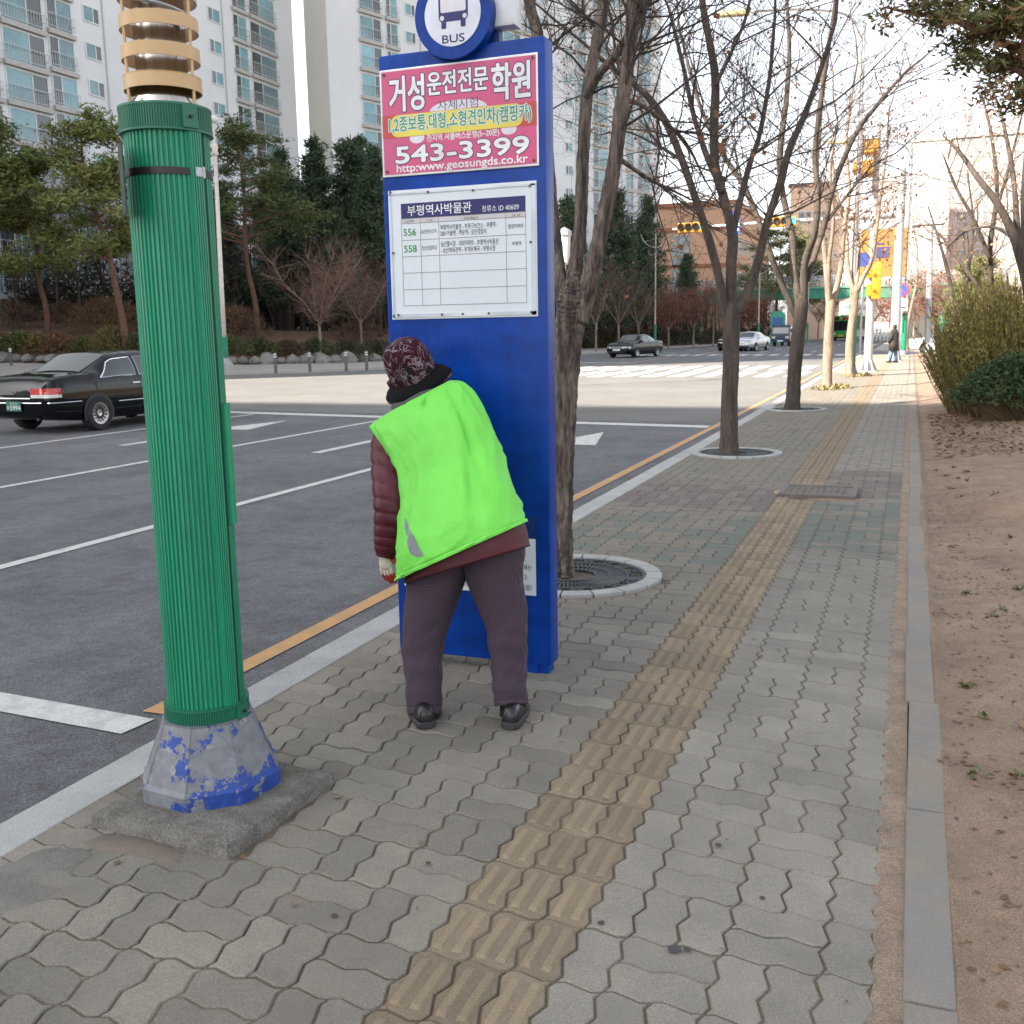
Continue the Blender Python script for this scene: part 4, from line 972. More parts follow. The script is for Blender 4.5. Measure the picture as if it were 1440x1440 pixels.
def shrub(seed, rx, ry, h, mat, n, size, name='shrub', stems=None, blade=False):
    rng = random.Random(seed); b = MB()
    for _ in range(n):
        a = rng.uniform(0, 6.28); u = rng.random() ** .4; el_ = rng.random(); c = math.cos(el_ * 1.57); 
        p = Vector((rx * u * c * math.cos(a), ry * u * c * math.sin(a), h * (.06 + .94 * u * math.sin(el_ * 1.57)))) * (1 + .12 * mnoise.noise(Vector((a * 2, el_ * 4, seed))))
        d = Vector((p.x / rx + rng.gauss(0, .5), p.y / ry + rng.gauss(0, .5), p.z / h + rng.gauss(.2, .5))).normalized(); e = d.orthogonal().normalized(); e = Matrix.Rotation(rng.uniform(0, 6.28), 3, d) @ e; s = size * rng.uniform(.5, 1.3)
        wd_ = .09 if blade else .3
        b.add([p - e * s * wd_, p + d * s, p + e * s * wd_], [(0, 1, 2)], rng.randrange(len(mat)))
    return b
def first(tpl, loc, rz, sc, label, group):
    tpl.location = loc; tpl.rotation_euler = (0, 0, rz); tpl.scale = (sc,) * 3; tpl['label'] = label; tpl['group'] = group; return tpl
used_t = set()
def put(tpl, loc, rz, sc, label, group):
    if tpl.name not in used_t: used_t.add(tpl.name); return first(tpl, loc, rz, sc, label, group)
    return dup(tpl, loc, rz, sc, label, group)
def on_bank(u, v, Y, d=0):
    p = P(u, v, Y); p.z = bank_z(p.x, p.y) - .05; return p
pines = [pine(31, 9.5, 1.0, .40, needle_y), pine(32, 10.5, -.2, .46, None, .50), pine(33, 9, .3, .33, needle_y)]
firs = [fir(41, 11), fir(42, 12), fir(43, 10)]
BG = 'trees on the planted bank across the road'
# (kind, photo u of the trunk foot, distance Y, scale, turn, label)
rows = [
 (pines[0], 178, 43, 1.22, 2.75, 'sunlit yellow-green pine with a leaning red trunk left of the green light pole'),
 (pines[2], -30, 41, 1.30, .4, 'dark pine cut by the left edge of the photo'),
 (pines[2], 66, 44, 1.02, 3.6, 'low yellow-green pine between the left edge and the leaning pine'),
 (pines[1], 362, 53, 1.10, 1.0, 'tall pine with a straight reddish bare trunk right of the globe lamp'),
 (firs[1], 408, 60, .95, .3, 'dark evergreen directly right of the straight-trunked pine'),
 (firs[0], 452, 64, 1.18, 1.2, 'tallest dark evergreen on the bank, in the gap between the towers'),
 (firs[2], 500, 66, 1.32, 2.2, 'pointed dark evergreen against the second tower, left of the blue sign'),
 (firs[1], 535, 62, 1.0, 3.2, 'dark evergreen half hidden behind the left edge of the blue sign'),
 (firs[0], 482, 58, .72, 4.0, 'shorter dark evergreen in front, behind the reddish bare shrub'),
 (firs[2], 322, 66, 1.0, 2.0, 'dark evergreen behind the globe lamp post'), (firs[0], 425, 62, .9, 5.2, 'dark evergreen filling in left of the tallest one'), (firs[2], 392, 68, 1.1, 5.6, 'dark evergreen behind the straight-trunked pine crown'), (firs[1], 515, 70, 1.15, .9, 'dark evergreen just behind the pointed one near the blue sign'),
 (firs[2], 800, 82, 1.22, .8, 'dark evergreen just right of the blue sign behind the forked tree'),
 (firs[0], 868, 92, 1.25, 1.9, 'dark evergreen right of the forked tree below the third tower block'),
 (firs[1], 910, 100, 1.15, 2.9, 'dark evergreen beside the scrolled lamp post on the far kerb'),
 (firs[2], 965, 120, 1.0, 3.9, 'small dark evergreen before the orange brick building'),
 (pines[1], 1095, 122, 1.15, 1.4, 'bright green conifer before the orange building corner'),
 (pines[2], 1128, 132, 1.30, 5.0, 'green pine right of the orange building corner, near the footbridge'),
]
for tpl, u, Y, sc, rz_, lab in rows:
    put(tpl, on_bank(u, 470, Y), rz_, sc, lab, BG)
bares = [bare(51, 7.0, twig_br, bark_lt, 24, tk=1.4), bare(52, 6.0, M('twig_pinkish', (.20, .115, .09), .9), bark_lt, 40, 1.25, fork=.28, depth=3, tk=1.5), bare(53, 8.0, twig_dk, bark_dk, 16, .8, tk=1.3), bare(54, 5.6, twig_red, bark_lt, 34, 1.35, leaf=M('dry_red_leaf', (.17, .055, .03), .8, col2=(.12, .05, .03)), leafp=.7, fork=.33, tk=1.4)]
brows = [
 (bares[1], 450, 50.5, 1.15, 0, 'pinkish bare bushy tree on the brown bank left of the blue sign'), (bares[1], 508, 56, 1.0, 1.3, 'pinkish bare tree partly hidden by the left edge of the blue sign'),
 (bares[2], 30, 47, 1.0, .2, 'dark bare tree below the leaning pine at the left edge'), (bares[2], 118, 49, 1.05, 1.4, 'dark bare tree before the grey lower storeys of the left tower'), (bares[2], 86, 53, 1.1, 2.2, 'slim dark bare tree second from the left edge'),
 (bares[2], 330, 56, .95, 3.0, 'dark bare tree between the globe lamp and the straight pine'), (bares[2], 150, 56, 1.15, 3.9, 'dark bare tree just left of the green light pole'),
 (bares[0], 838, 76, 1.0, .5, 'grey bare tree beside the forked trunk on the far bank'), (bares[0], 870, 82, 1.02, 1.5, 'grey bare tree just above the distant black sedan'), (bares[0], 898, 86, .95, 2.5, 'grey bare tree left of the scrolled lamp post'),
 (bares[3], 940, 90, .95, .0, 'small reddish bare tree right of the scrolled lamp post'), (bares[3], 975, 96, 1.08, 1.0, 'round red-leaved tree on the far kerb left of the second street tree'), (bares[0], 1003, 100, 1.0, 4.2, 'grey bare tree behind the second street tree trunk'),
 (bares[3], 1052, 112, 1.05, 2.0, 'reddish bare tree between the second and third street trees'), (bares[3], 1078, 120, 1.0, 3.0, 'reddish bare tree above the blue truck'), (bares[0], 1150, 150, 1.1, 5.0, 'brown bare tree under the footbridge left of the bus'),
]
for tpl, u, Y, sc, rz_, lab in brows: put(tpl, on_bank(u, 480, Y), rz_, sc, lab, BG)
brown1 = M('shrub_brown', (.15, .085, .045), .9, col2=(.09, .055, .035), scale=1.2, objrand=.15); brown2 = M('shrub_rust', (.19, .10, .045), .9, objrand=.15)
hg = M('hedge_green', (.045, .065, .020), .8, col2=(.075, .085, .02), scale=1.5, objrand=.2); hy = M('hedge_yellow_green', (.15, .16, .03), .8, col2=(.12, .10, .03), scale=1.5, objrand=.15)
hd = M('hedge_dark', (.030, .040, .016), .85, col2=(.05, .045, .022), scale=1.5, objrand=.2)
def shrub_thing(seed, loc, rx, ry, h, mats, n, size, label, group, name='shrub', cat='shrub', blade=False):
    b = shrub(seed, rx, ry, h, mats, n, size, blade=blade); 
    o = b.build(name, mats, None, loc=tuple(loc), local=True); return tag(o, label, cat, group)
SG = 'shrubs and hedges along the far pavement'
for seed, u, Y, rx, h, mats, n, lab in [
 (1, 20, 47, 2.2, 1.6, [brown1], 2600, 'brown leafless shrub at the left edge above the parked sedan'), (2, 150, 46, 2.6, 1.9, [brown2, brown1], 4200, 'large rusty brown shrub just left of the green light pole'), (3, 95, 48, 1.8, 1.5, [brown1], 2000, 'dull brown shrub second from the left edge'),
 (4, 335, 50, 2.1, 1.9, [brown1], 3200, 'rounded brown shrub right of the globe lamp pole'), (5, 505, 57, 2.2, 1.5, [brown1], 2000, 'brown shrub on the bank behind the left edge of the blue sign'), (6, 240, 48, 2.4, 1.9, [brown2], 3000, 'rusty shrub hidden mostly behind the green light pole')]:
    shrub_thing(seed, on_bank(u, 480, Y), rx, rx * .8, h, mats, n, .24, lab, SG, blade=True)
for seed, u, Y, rx, h, mats, n, lab in [
 (11, 28, 41.5, .85, .75, [hg, hy], 1500, 'clipped green ball hedge above the boot of the black sedan'), (12, 55, 41.7, .75, .7, [brown2, hy], 1100, 'clipped rust-tipped ball hedge second from the left edge'), (13, 85, 42.1, .8, .75, [brown2, brown1], 1100, 'clipped brown ball hedge above the rear window of the black sedan'),
 (14, 118, 42.4, .62, .55, [hy, hg], 1000, 'small yellow-green ball hedge over the roof of the black sedan'), (15, 160, 42.9, 1.1, .95, [hy, hg, brown2], 1900, 'large sunlit yellow-green ball hedge left of the green light pole'), (16, 1, 41.2, .8, .8, [brown2, brown1], 900, 'brown ball hedge cut by the left edge of the photo'), (17, 192, 43.4, .8, .7, [hg], 1100, 'green ball hedge touching the green light pole')]:
    p = on_edge(u, 1.5); p.z -= .12; shrub_thing(seed, p, rx * 1.3, rx * 1.2, h * 1.45, mats, int(n * 1.5), .14, lab, SG)
for seed, u, Y, rx, h, mats, lab in [(21, 325, 49.5, 1.3, .85, [hg], 'green low hedge right of the globe lamp pole'), (22, 365, 50.5, 1.2, .8, [hg, hd], 'green low hedge behind the boulders near the first bollard'), (23, 405, 51.5, 1.2, .75, [hd, brown1], 'dark brownish low hedge above the second bollard'), (24, 445, 52.5, 1.3, .85, [hd, hg], 'dark green low hedge between the bollards'), (25, 490, 53.5, 1.4, .85, [hd, hg], 'dark green low hedge near the last bollards'), (26, 530, 55, 1.4, .85, [hd], 'dark low hedge meeting the blue sign')]:
    p = on_edge(u, 1.3); p.z -= .1; shrub_thing(seed, p, rx * 1.1, .9, h * 1.15, mats, 2300, .12, lab, SG)
# the long hedge of the far kerb, shrub by shrub
fl = [(818, 90), (845, 92), (870, 94), (895, 97), (925, 100), (950, 103), (975, 107), (1000, 111), (1022, 116), (1044, 122), (1064, 128)]
tmp = shrub(61, 1.9, 1.3, 1.7, [hd], 1500, .2); hm = tmp.mesh('hedge', [M('hedge_far_brown', (.05, .042, .02), .9, col2=(.035, .038, .018), scale=.6)])
for k, (u, Y) in enumerate(fl):
    o = bpy.data.objects.new('hedge', hm); COL.objects.link(o); p = on_bank(u, 480, Y); p.z -= .15; o.location = p; o.rotation_euler = (0, 0, k * 1.1)
    tag(o, 'dark clipped hedge in the far kerb row, ' + ['beside the forked trunk, first of the row', 'second from the forked trunk', 'above the distant black sedan', 'just left of the scrolled lamp post', 'just right of the scrolled lamp post', 'under the first small reddish tree', 'under the round red-leaved tree', 'left of the second street tree', 'behind the second street tree', 'above the silver sedan', 'nearest the blue truck'][k], 'hedge', 'long clipped hedge along the far kerb')
# boulders edging the bank
stone = M('boulder', (.22, .205, .185), .9, col2=(.14, .13, .12), scale=2, grain=.2, gscale=20, bmp=.7, bscale=7, bdist=.05, objrand=.2)
def boulder_mesh(seed):
    bm = bmesh.new(); bmesh.ops.create_icosphere(bm, subdivisions=2, radius=1)
    for v in bm.verts:
        f = 1 + .30 * mnoise.noise(v.co * 1.2 + Vector((seed, 0, 0))) + .12 * mnoise.noise(v.co * 3 + Vector((0, seed, 0))); v.co = Vector((v.co.x * f, v.co.y * f * .8, max(-.3, v.co.z * f * .75)))
    me = bpy.data.meshes.new('boulder'); bm.to_mesh(me); bm.free(); me.materials.append(stone); return me
bms = [boulder_mesh(k * 3.7) for k in range(4)]; rb = random.Random(77)
bl = [(4, 41), (22, 41.2), (40, 41.4), (60, 41.6), (75, 41.9), (325, 48.6), (342, 48.9), (359, 49.3), (376, 49.7), (395, 50.1), (412, 50.5), (430, 50.9), (450, 51.3), (470, 51.6), (488, 52), (507, 52.3), (525, 52.8), (545, 53.4)] + [(820 + 17 * k, 80 + 1.9 * k) for k in range(14)]
for k, (u, Y) in enumerate(bl):
    o = bpy.data.objects.new('boulder', bms[k % 4]); COL.objects.link(o); p = on_edge(u, .25); p.z = max(rz(p.x), 0) + .14; s = rb.uniform(.32, .62) if u < 600 else rb.uniform(.35, .6)
    o.location = p; o.scale = (s * rb.uniform(.9, 1.5), s, s * rb.uniform(.8, 1.15)); o.rotation_euler = (0, 0, rb.uniform(0, 6))
    NTH = ['first', 'second', 'third', 'fourth', 'fifth', 'sixth', 'seventh', 'eighth', 'ninth', 'tenth', 'eleventh', 'twelfth', 'thirteenth', 'fourteenth']
    if u < 300: tag(o, 'grey rough boulder by the ball hedges, %s from the left edge' % NTH[k], 'boulder', 'boulders by the ball hedges')
    elif u < 600: tag(o, 'grey rough boulder edging the bank behind the bollards, %s from the globe lamp' % NTH[k - 5], 'boulder', 'boulders behind the bollards')
    else: tag(o, 'pale boulder at the foot of the far hedge, %s from the forked tree' % NTH[k - 18], 'boulder', 'boulders at the far hedge')
# dark woods behind: many thin trunks and brush that nobody could count
rw = random.Random(8); b = MB()
for k in range(420):
    u = rw.uniform(330, 1080) if rw.random() < .8 else rw.uniform(0, 330); Y = 66 + rw.random() * 8 if u < 640 else 92 + (u - 800) * .14 + rw.random() * 12
    p = on_bank(u, 470, Y); h = rw.uniform(4, 8); q = p + Vector((rw.gauss(0, .5), rw.gauss(0, .5), h)); b.tube([p, p.lerp(q, .5) + Vector((rw.gauss(0, .15), 0, 0)), q], [.09, .06, .02], 4, caps=False)
    for _ in range(3): twigs(b, p.lerp(q, rw.uniform(.3, .9)), Vector((rw.gauss(0, 1), rw.gauss(0, 1), .8)), .025, 2.0, 1, rw, 3)
o = b.build('woodland_brush', twig_dk); o['kind'] = 'stuff'
b = MB()
for k in range(9000):
    u = rw.uniform(330, 1090) if k % 4 else rw.uniform(-10, 330); Y = (54 + rw.random() * 3 if u < 330 else 72 + rw.random() * 6) if u < 640 else 100 + (u - 800) * .16 + rw.random() * 12
    p = on_bank(u, 470, Y) + Vector((0, 0, abs(rw.gauss(0, 2.0)) + .1)); tuft(b, p, rw, 3, .3, .55, .8, 0)
o = b.build('woodland_undergrowth', [M('undergrowth', (.028, .028, .018), .9, col2=(.05, .038, .025), scale=.3)]); o['kind'] = 'stuff'

for k, (u, Y, sc, tp, lab) in enumerate([(1160, 150, 1.5, 1, 'bare pinkish tree beyond the footbridge, left of the bus'), (1222, 140, 1.2, 1, 'bare pinkish tree beyond the footbridge between the signal mast and signal pole'), (1250, 135, 1.3, 3, 'reddish tree beyond the footbridge behind the distant pedestrian'), (1285, 110, 1.25, 1, 'bare pinkish tree right of the round no parking sign'), (1312, 100, 1.2, 3, 'reddish bare tree behind the pale grey pole at right'), (1335, 95, 1.3, 1, 'bare pinkish tree behind the forsythia near the pale block'), (1200, 160, 1.5, 0, 'brown bare tree behind the roof of the green bus'), (1375, 90, 1.4, 0, 'brown bare tree deep behind the right edge shrubs'), (1270, 150, 1.5, 0, 'brown bare tree past the white fence')]):
    p = P(u, 470, Y); p.z = -.1; put(bares[tp], p, k * 1.3, sc, lab, 'bare trees beyond the footbridge')
for k, (u, Y, sc, lab) in enumerate([(1352, 70, .55, 'green conifer behind the forsythia at left of the leaning bare tree'), (1378, 75, .62, 'green conifer behind the forsythia near the right edge')]):
    p = P(u, 470, Y); p.z = -.1; put(pines[2], p, k * 2.3, sc, lab, 'conifers behind the forsythia')

# ---- right side: forsythia shrub, dark juniper, bare trees and the overhanging pine
fy = M('forsythia_yellow', (.30, .235, .042), .8, col2=(.20, .18, .038), scale=2.5); fg = M('forsythia_green', (.135, .135, .032), .8, col2=(.095, .10, .026), scale=2.5); fs_ = M('forsythia_stem', (.15, .10, .05), .9)
rf = random.Random(14); b = MB(); bs = MB()
t = thing('forsythia_shrub', 'big rounded yellow-green forsythia shrub at the right of the pavement', 'shrub', (1.9, 18.8, 0))
for k in range(1900):
    a = rf.uniform(0, 6.28); u = rf.random() ** .5; px, py = 1.95 + 1.62 * u * math.cos(a), 18.9 + 2.0 * u * math.sin(a)
    z0 = soil_z(px, py); hh = 2.2 * math.sqrt(max(.05, 1 - (u * .93) ** 2.6)) * (.62 + .42 * rf.random() ** .6) * (1 + .1 * mnoise.noise(Vector((px, py, 0))) )
    d = Vector((math.cos(a) * u * .35 + rf.gauss(0, .11), math.sin(a) * u * .35 + rf.gauss(0, .11), 1)); p0 = Vector((px * .8 + 1.95 * .2, py * .8 + 18.9 * .2, z0)); q = p0 + d * hh
    bs.tube([p0, p0.lerp(q, .5) + Vector((rf.gauss(0, .05), rf.gauss(0, .05), 0)), q], [.010, .007, .003], 3, caps=False)
    for _ in range(78):
        c = p0.lerp(q, rf.uniform(.12, 1.0)); e = Vector((rf.gauss(0, .5), rf.gauss(0, .5), rf.uniform(.3, 1.2))).normalized(); s = rf.uniform(.025, .075); w_ = e.orthogonal().normalized(); w_ = Matrix.Rotation(rf.uniform(0, 6.28), 3, e) @ w_ * s * .2
        b.add([c - w_, c + e * s, c + w_], [(0, 1, 2)], 0 if rf.random() < .3 + .5 * (c.z / 2.3) else 1)
bs.build('stems', fs_, t); b.build('foliage', [fy, fg], t)
t = thing('juniper_shrub', 'low dark green juniper shrub in front of the forsythia', 'shrub', (1.75, 16.6, 0)); b = MB(); bs = MB()
for k in range(620):
    a = rf.uniform(0, 6.28); u = rf.random() ** .5; px, py = 1.85 + 1.15 * u * math.cos(a), 16.9 + .65 * u * math.sin(a); z0 = soil_z(px, py); p0 = Vector((px * .5 + .92, py * .5 + 8.45, z0)); q = Vector((px, py, z0 + .28 + .62 * math.sqrt(max(0, 1 - u * u)) * rf.uniform(.5, 1.1)))
    bs.tube([p0, q], [.008, .003], 3, caps=False)
    for _ in range(2): tuft(b, q + Vector((rf.gauss(0, .06), rf.gauss(0, .06), rf.gauss(0, .05))), rf, 16, .05, .085, .7)
bs.build('stems', fs_, t); b.build('foliage', [M('juniper_green', (.022, .050, .018), .8, col2=(.045, .07, .02), scale=3)], t)
RT = 'bare trees at the right edge'
def rtree(base, limbs, Y, label, seed, twl=.8, leafp=.2):
    rng = random.Random(seed); t = thing('bare_tree', label, 'tree', tuple(base), 0, RT); mb = MB(); mt = MB(); ml = MB()
    for j, lb in enumerate(limbs):
        pts = [P(u, v, Y + dy) for u, v, dy, r in lb]; pp, rad = limb_tube(mb, pts, [q[3] for q in lb], 8, .08, seed + j); m = len(pp)
        for _ in range(10):
            i = rng.randint(int(m * .25), m - 2); dd = (pp[i + 1] - pp[i]).normalized(); e = Vector((rng.gauss(0, 1), rng.gauss(0, 1), rng.gauss(0, .6))); e = (e - dd * e.dot(dd)).normalized()
            twigs(mt, pp[i], dd * .6 + e * .8, min(rad[i] * .5, .012), twl * rng.uniform(.6, 1.4), 2, rng, 3, leaf=(ml, .05), leafp=leafp)
    mb.build('trunk', bark_dk, t, smooth=True); mt.build('twigs', twig_br, t)
    if ml.v: ml.build('withered_leaves', M('tan_leaf', (.30, .17, .08), .8), t)
    return t
b0 = P(1408, 540, 19.5); b0.z = .2
rtree(b0, [[(1408, 545, 0, .07), (1405, 470, 0, .06), (1396, 420, 0, .055), (1392, 350, .1, .045), (1402, 270, .2, .036), (1394, 190, .3, .026), (1380, 130, .4, .014)],
           [(1406, 450, 0, .04), (1380, 410, .2, .034), (1352, 370, .4, .028), (1322, 330, .6, .02), (1300, 310, .8, .010)],
           [(1394, 370, 0, .036), (1370, 310, -.2, .030), (1345, 265, -.3, .024), (1325, 215, -.4, .014)],
           [(1400, 300, 0, .03), (1420, 230, .3, .024), (1440, 150, .4, .016)]], 19.5, 'thin dark bare tree rising out of the forsythia shrub', 71)
b1 = P(1462, 540, 18.5); b1.z = .25
rtree(b1, [[(1462, 545, 0, .10), (1450, 430, 0, .09), (1432, 350, 0, .075), (1405, 290, .1, .06), (1375, 250, .2, .045), (1350, 215, .3, .03), (1325, 190, .4, .012)],
           [(1445, 400, 0, .06), (1432, 330, .3, .05), (1425, 250, .5, .04), (1410, 170, .6, .028), (1390, 110, .8, .014)],
           [(1452, 440, 0, .06), (1440, 300, -.3, .05), (1445, 180, -.4, .035), (1440, 80, -.5, .02)],
           [(1432, 340, 0, .03), (1398, 320, .3, .022), (1360, 325, .5, .014), (1330, 350, .6, .008)]], 18.5, 'dark bare tree leaning in from the right edge behind the forsythia', 72)
b2 = P(1345, 520, 23); b2.z = .15
rtree(b2, [[(1350, 500, 0, .05), (1345, 440, 0, .045), (1332, 380, .2, .036), (1318, 330, .3, .026), (1305, 290, .5, .012)], [(1347, 450, 0, .04), (1362, 380, .2, .034), (1368, 310, .3, .024), (1360, 240, .4, .012)]], 23, 'small twiggy bare tree at the back left of the forsythia', 73, 1.0)
t = thing('pine_tree', 'brownish green pine reaching over from the right edge above the pavement', 'tree', (4.3, 10.5, 0)); mb = MB(); cr = MB(); rng = random.Random(91)
trunk = [Vector((4.3, 10.5, -.1)), Vector((4.2, 10.5, 1.8)), Vector((3.9, 10.4, 3.6)), Vector((3.5, 10.3, 5.4)), Vector((3.4, 10.2, 7))]
limb_tube(mb, trunk, [.16, .14, .12, .08, .03], 12, .1, 91)
for lb in [[(1500, 90, 0, .055), (1440, 30, 0, .045), (1400, 45, .1, .038), (1370, 40, .1, .034), (1330, 22, .2, .028), (1290, 20, .3, .02), (1245, 10, .4, .010)],
           [(1500, 120, .3, .05), (1440, 70, .3, .04), (1410, 60, .3, .034), (1390, 30, .4, .026), (1370, -20, .5, .014)],
           [(1490, 140, 0, .04), (1450, 110, .1, .03), (1420, 95, .2, .02), (1385, 85, .3, .010)],
           [(1500, 20, 0, .05), (1430, -30, 0, .04), (1350, -50, .1, .03), (1270, -40, .2, .014)]]:
    pts = [P(u, v, 10.3 + dy) for u, v, dy, r in lb]; pp, rad = limb_tube(mb, [trunk[3] if lb[0][1] < 100 else trunk[2]] + pts, [.06] + [q[3] for q in lb], 8, .08, 5); m = len(pp)
    for _ in range(17):
        i = rng.randint(int(m * .3), m - 1); q = pp[i] + Vector((rng.gauss(0, .16), rng.gauss(0, .25), rng.gauss(.02, .13))); mb.tube([pp[i], q], [.008, .004], 3, caps=False)
        for _ in range(3): tuft(cr, q + Vector((rng.gauss(0, .09), rng.gauss(0, .09), rng.gauss(0, .05))), rng, 32, .06, .085, .6, 0 if rng.random() < .6 else 1)
mb.build('trunk', bark_pine, t, smooth=True); cr.build('crown', [M('pine_olive', (.12, .115, .035), .8, col2=(.085, .095, .03), scale=3), M('pine_brown_tips', (.19, .115, .05), .8)], t)
# ================================================================== buildings
tw_white = M('tower_paint_white', (.72, .73, .745), .8, col2=(.66, .67, .69), scale=.12, grain=.03, gscale=4)
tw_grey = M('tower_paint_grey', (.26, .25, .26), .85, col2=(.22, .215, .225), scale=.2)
tw_cream = M('tower_sunlit_cream', (.70, .66, .58), .8, col2=(.66, .62, .55), scale=.15)  # end wall tone: warm sunlight on white put into the colour
slab_m = M('balcony_slab', (.50, .48, .46), .85)
fr_white = M('window_frame_white', (.70, .72, .73), .5)
gl_teal = M('glass_teal', (.10, .235, .27), .12, col2=(.17, .34, .38), scale=.35, lo=.4, hi=.6, coat=.3, objrand=.4); gl_dark = M('glass_dark', (.035, .05, .055), .10, col2=(.06, .075, .08), scale=.5, coat=.3, objrand=.5)
rail_m = M('rail_grey', (.52, .53, .54), .5)
WM = {}
def window_mesh(w_, h, rail, flip, split=.62):
    """local: x along the wall, z up from the sill, -y outwards; two panes, frame, balcony rail"""
    key = (round(w_, 2), h, rail, flip)
    if key in WM: return WM[key]
    b = MB(); fw = .09
    for lo, hi in (((0, -.07, 0), (fw, .02, h)), ((w_ - fw, -.07, 0), (w_, .02, h)), ((fw, -.068, h - fw), (w_ - fw, .02, h)), ((fw, -.068, 0), (w_ - fw, .02, fw))): b.box(lo, hi, 0)
    xm = w_ * (split if not flip else 1 - split)
    b.box((xm - .05, -.064, fw), (xm + .05, .02, h - fw), 0)
    b.quad((fw, -.03, fw), (xm - .05, -.03, fw), (xm - .05, -.03, h - fw), (fw, -.03, h - fw), 1 if not flip else 2)
    b.quad((xm + .05, -.03, fw), (w_ - fw, -.03, fw), (w_ - fw, -.03, h - fw), (xm + .05, -.03, h - fw), 2 if not flip else 1)
    if rail:
        for z in (.12, 1.0): b.box((0, -.30, z), (w_, -.26, z + .05), 3)
        n = max(4, int(w_ / .24))
        for k in range(n + 1): x = w_ * k / n; b.box((x - .015, -.29, .12), (x + .015, -.27, 1.0), 3)
        for x in (0.02, w_ - .02): b.box((x - .02, -.29, .5), (x + .02, 0, .55), 3)
        b.box((-.1, -.29, -.34), (w_ + .1, .02, -.02), 4)
    me = b.mesh('window', [fr_white, gl_teal, gl_dark, rail_m, slab_m]); WM[key] = me; return me
def tower(label, a, ang, length, depth, H, cols, zlim, grey_to=0, z0=-.5, wall=None, fh=2.6, off=0.0, end=None, wing=0, group='apartment towers across the road'):
    """a: near facade corner, ang: direction of the facade; the facade looks to the right of that direction"""
    t = thing('apartment_tower', label, 'apartment tower', (a[0], a[1], 0), 0, group); d = Vector((math.cos(ang), math.sin(ang), 0)); n = Vector((d.y, -d.x, 0))
    mtx = Matrix(((d.x, -n.x, 0, 0), (d.y, -n.y, 0, 0), (0, 0, 1, 0), (0, 0, 0, 1)))   # x along, y inwards
    b = MB(); b.box((0, 0, grey_to if grey_to else z0), (length, depth, H), 0, mtx); b.build('wall', wall or tw_white, t, local=True)
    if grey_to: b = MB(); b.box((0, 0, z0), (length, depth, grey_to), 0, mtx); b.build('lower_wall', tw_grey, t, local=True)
    b = MB(); b.box((-.4, -.4, H), (length + .4, depth + .4, H + .6), 0, mtx); b.box((length * .4, depth * .3, H + .6), (length * .6, depth * .7, H + 4), 0, mtx); b.build('roof', wall or tw_white, t, local=True)
    if wing: b = MB(); b.box((wing, depth + .002, z0), (length - 1, 14, H - 1), 0, mtx); b.build('rear_wing', wall or tw_white, t, local=True)
    if end: b = MB(); b.box((-.05, -.05, z0), (-.003, depth, H), 0, mtx); b.build('end_wall', end, t, local=True)
    rot = math.atan2(d.y, d.x)
    for s, w_, h, rail, flip, ztop in cols:
        me = window_mesh(w_, h, rail, flip); k0 = int((ztop - h - 1.0) / fh); z = ztop - h - k0 * fh
        while z < zlim:
            o = bpy.data.objects.new('window', me); COL.objects.link(o); o.parent = t; o.location = mtx @ Vector((s, 0, z)); o.rotation_euler = (0, 0, rot); z += fh
    for s in [c[0] for c in cols if not c[3]]:
        b = MB(); p = mtx @ Vector((s + 2.05, -.07, 0)); b.tube([p, p + Vector((0, 0, min(H, zlim + 10)))], .05, 6); b.build('downpipe', rail_m, t, local=True)
    return t
Y1 = 40.0
c1 = [(s - Y1, w_, h, r_, f, PX(u, v, -58).z) for s, w_, h, r_, f, u, v in (
    (52.2, 3.6, 2.15, True, False, 0, 35), (56.3, 3.75, 2.15, True, False, 3, 35), (60.45, 2.4, 2.15, True, True, 70, 49), (64.03, 1.65, 1.15, False, False, 119, 58), (72.0, 1.7, 1.15, False, True, 210, 40),
    (79.0, 1.75, 1.15, False, True, 292, 52), (82.6, 2.1, 2.05, True, True, 331, 62), (85.2, 4.1, 2.05, True, True, 352, 70))]
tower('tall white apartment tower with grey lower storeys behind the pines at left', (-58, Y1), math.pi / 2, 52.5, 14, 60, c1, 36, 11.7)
_a = Vector((-49.0, 95.7)); _d = Vector((15, 40.3)).normalized(); ang2 = math.atan2(_d.y, _d.x)
z2 = 31.6
c2 = [(-3.9, 2.75, 2.1, True, False, z2), (-.5, 1.55, 2.1, True, True, z2), (2.05, 1.4, 1.1, False, False, z2 - .3), (7.5, 1.4, 1.1, False, True, z2 - .3), (10, 1.6, 2.1, True, False, z2), (12.6, 3.0, 2.1, True, True, z2), (16.6, 3.0, 2.1, True, False, z2), (20.2, 1.6, 2.1, True, True, z2), (23, 1.4, 1.1, False, False, z2),
      (27.5, 1.4, 1.1, False, True, z2), (30, 1.6, 2.1, True, False, z2), (33, 3.0, 2.1, True, True, z2), (37, 1.4, 1.1, False, True, z2), (40, 1.6, 2.1, True, False, z2 + .4), (42.6, 2.8, 2.1, True, True, z2 + .4)]
aa = _a + _d * -7.85
tower('second white apartment tower with a sunlit cream end wall, right of the sky gap', (aa.x, aa.y), ang2, 55.8, 3.2, 62, [(s + 7.85, w_, h, r_, f, z) for s, w_, h, r_, f, z in c2], 48, 0, end=tw_cream, wing=16)
gen = lambda n, st: [(2 + st * k, 2.6, 2.0, True, k % 2 == 0, 12.0) for k in range(n)]
tower('white apartment tower standing back along the road behind the camera on the left', (-48, -100), math.pi / 2, 59.4, 26, 60, gen(6, 9), 14)
tower('white apartment tower left of the picture beside the tall left one', (-56, 0), math.pi / 2, 36, 16, 60, gen(4, 9), 14)

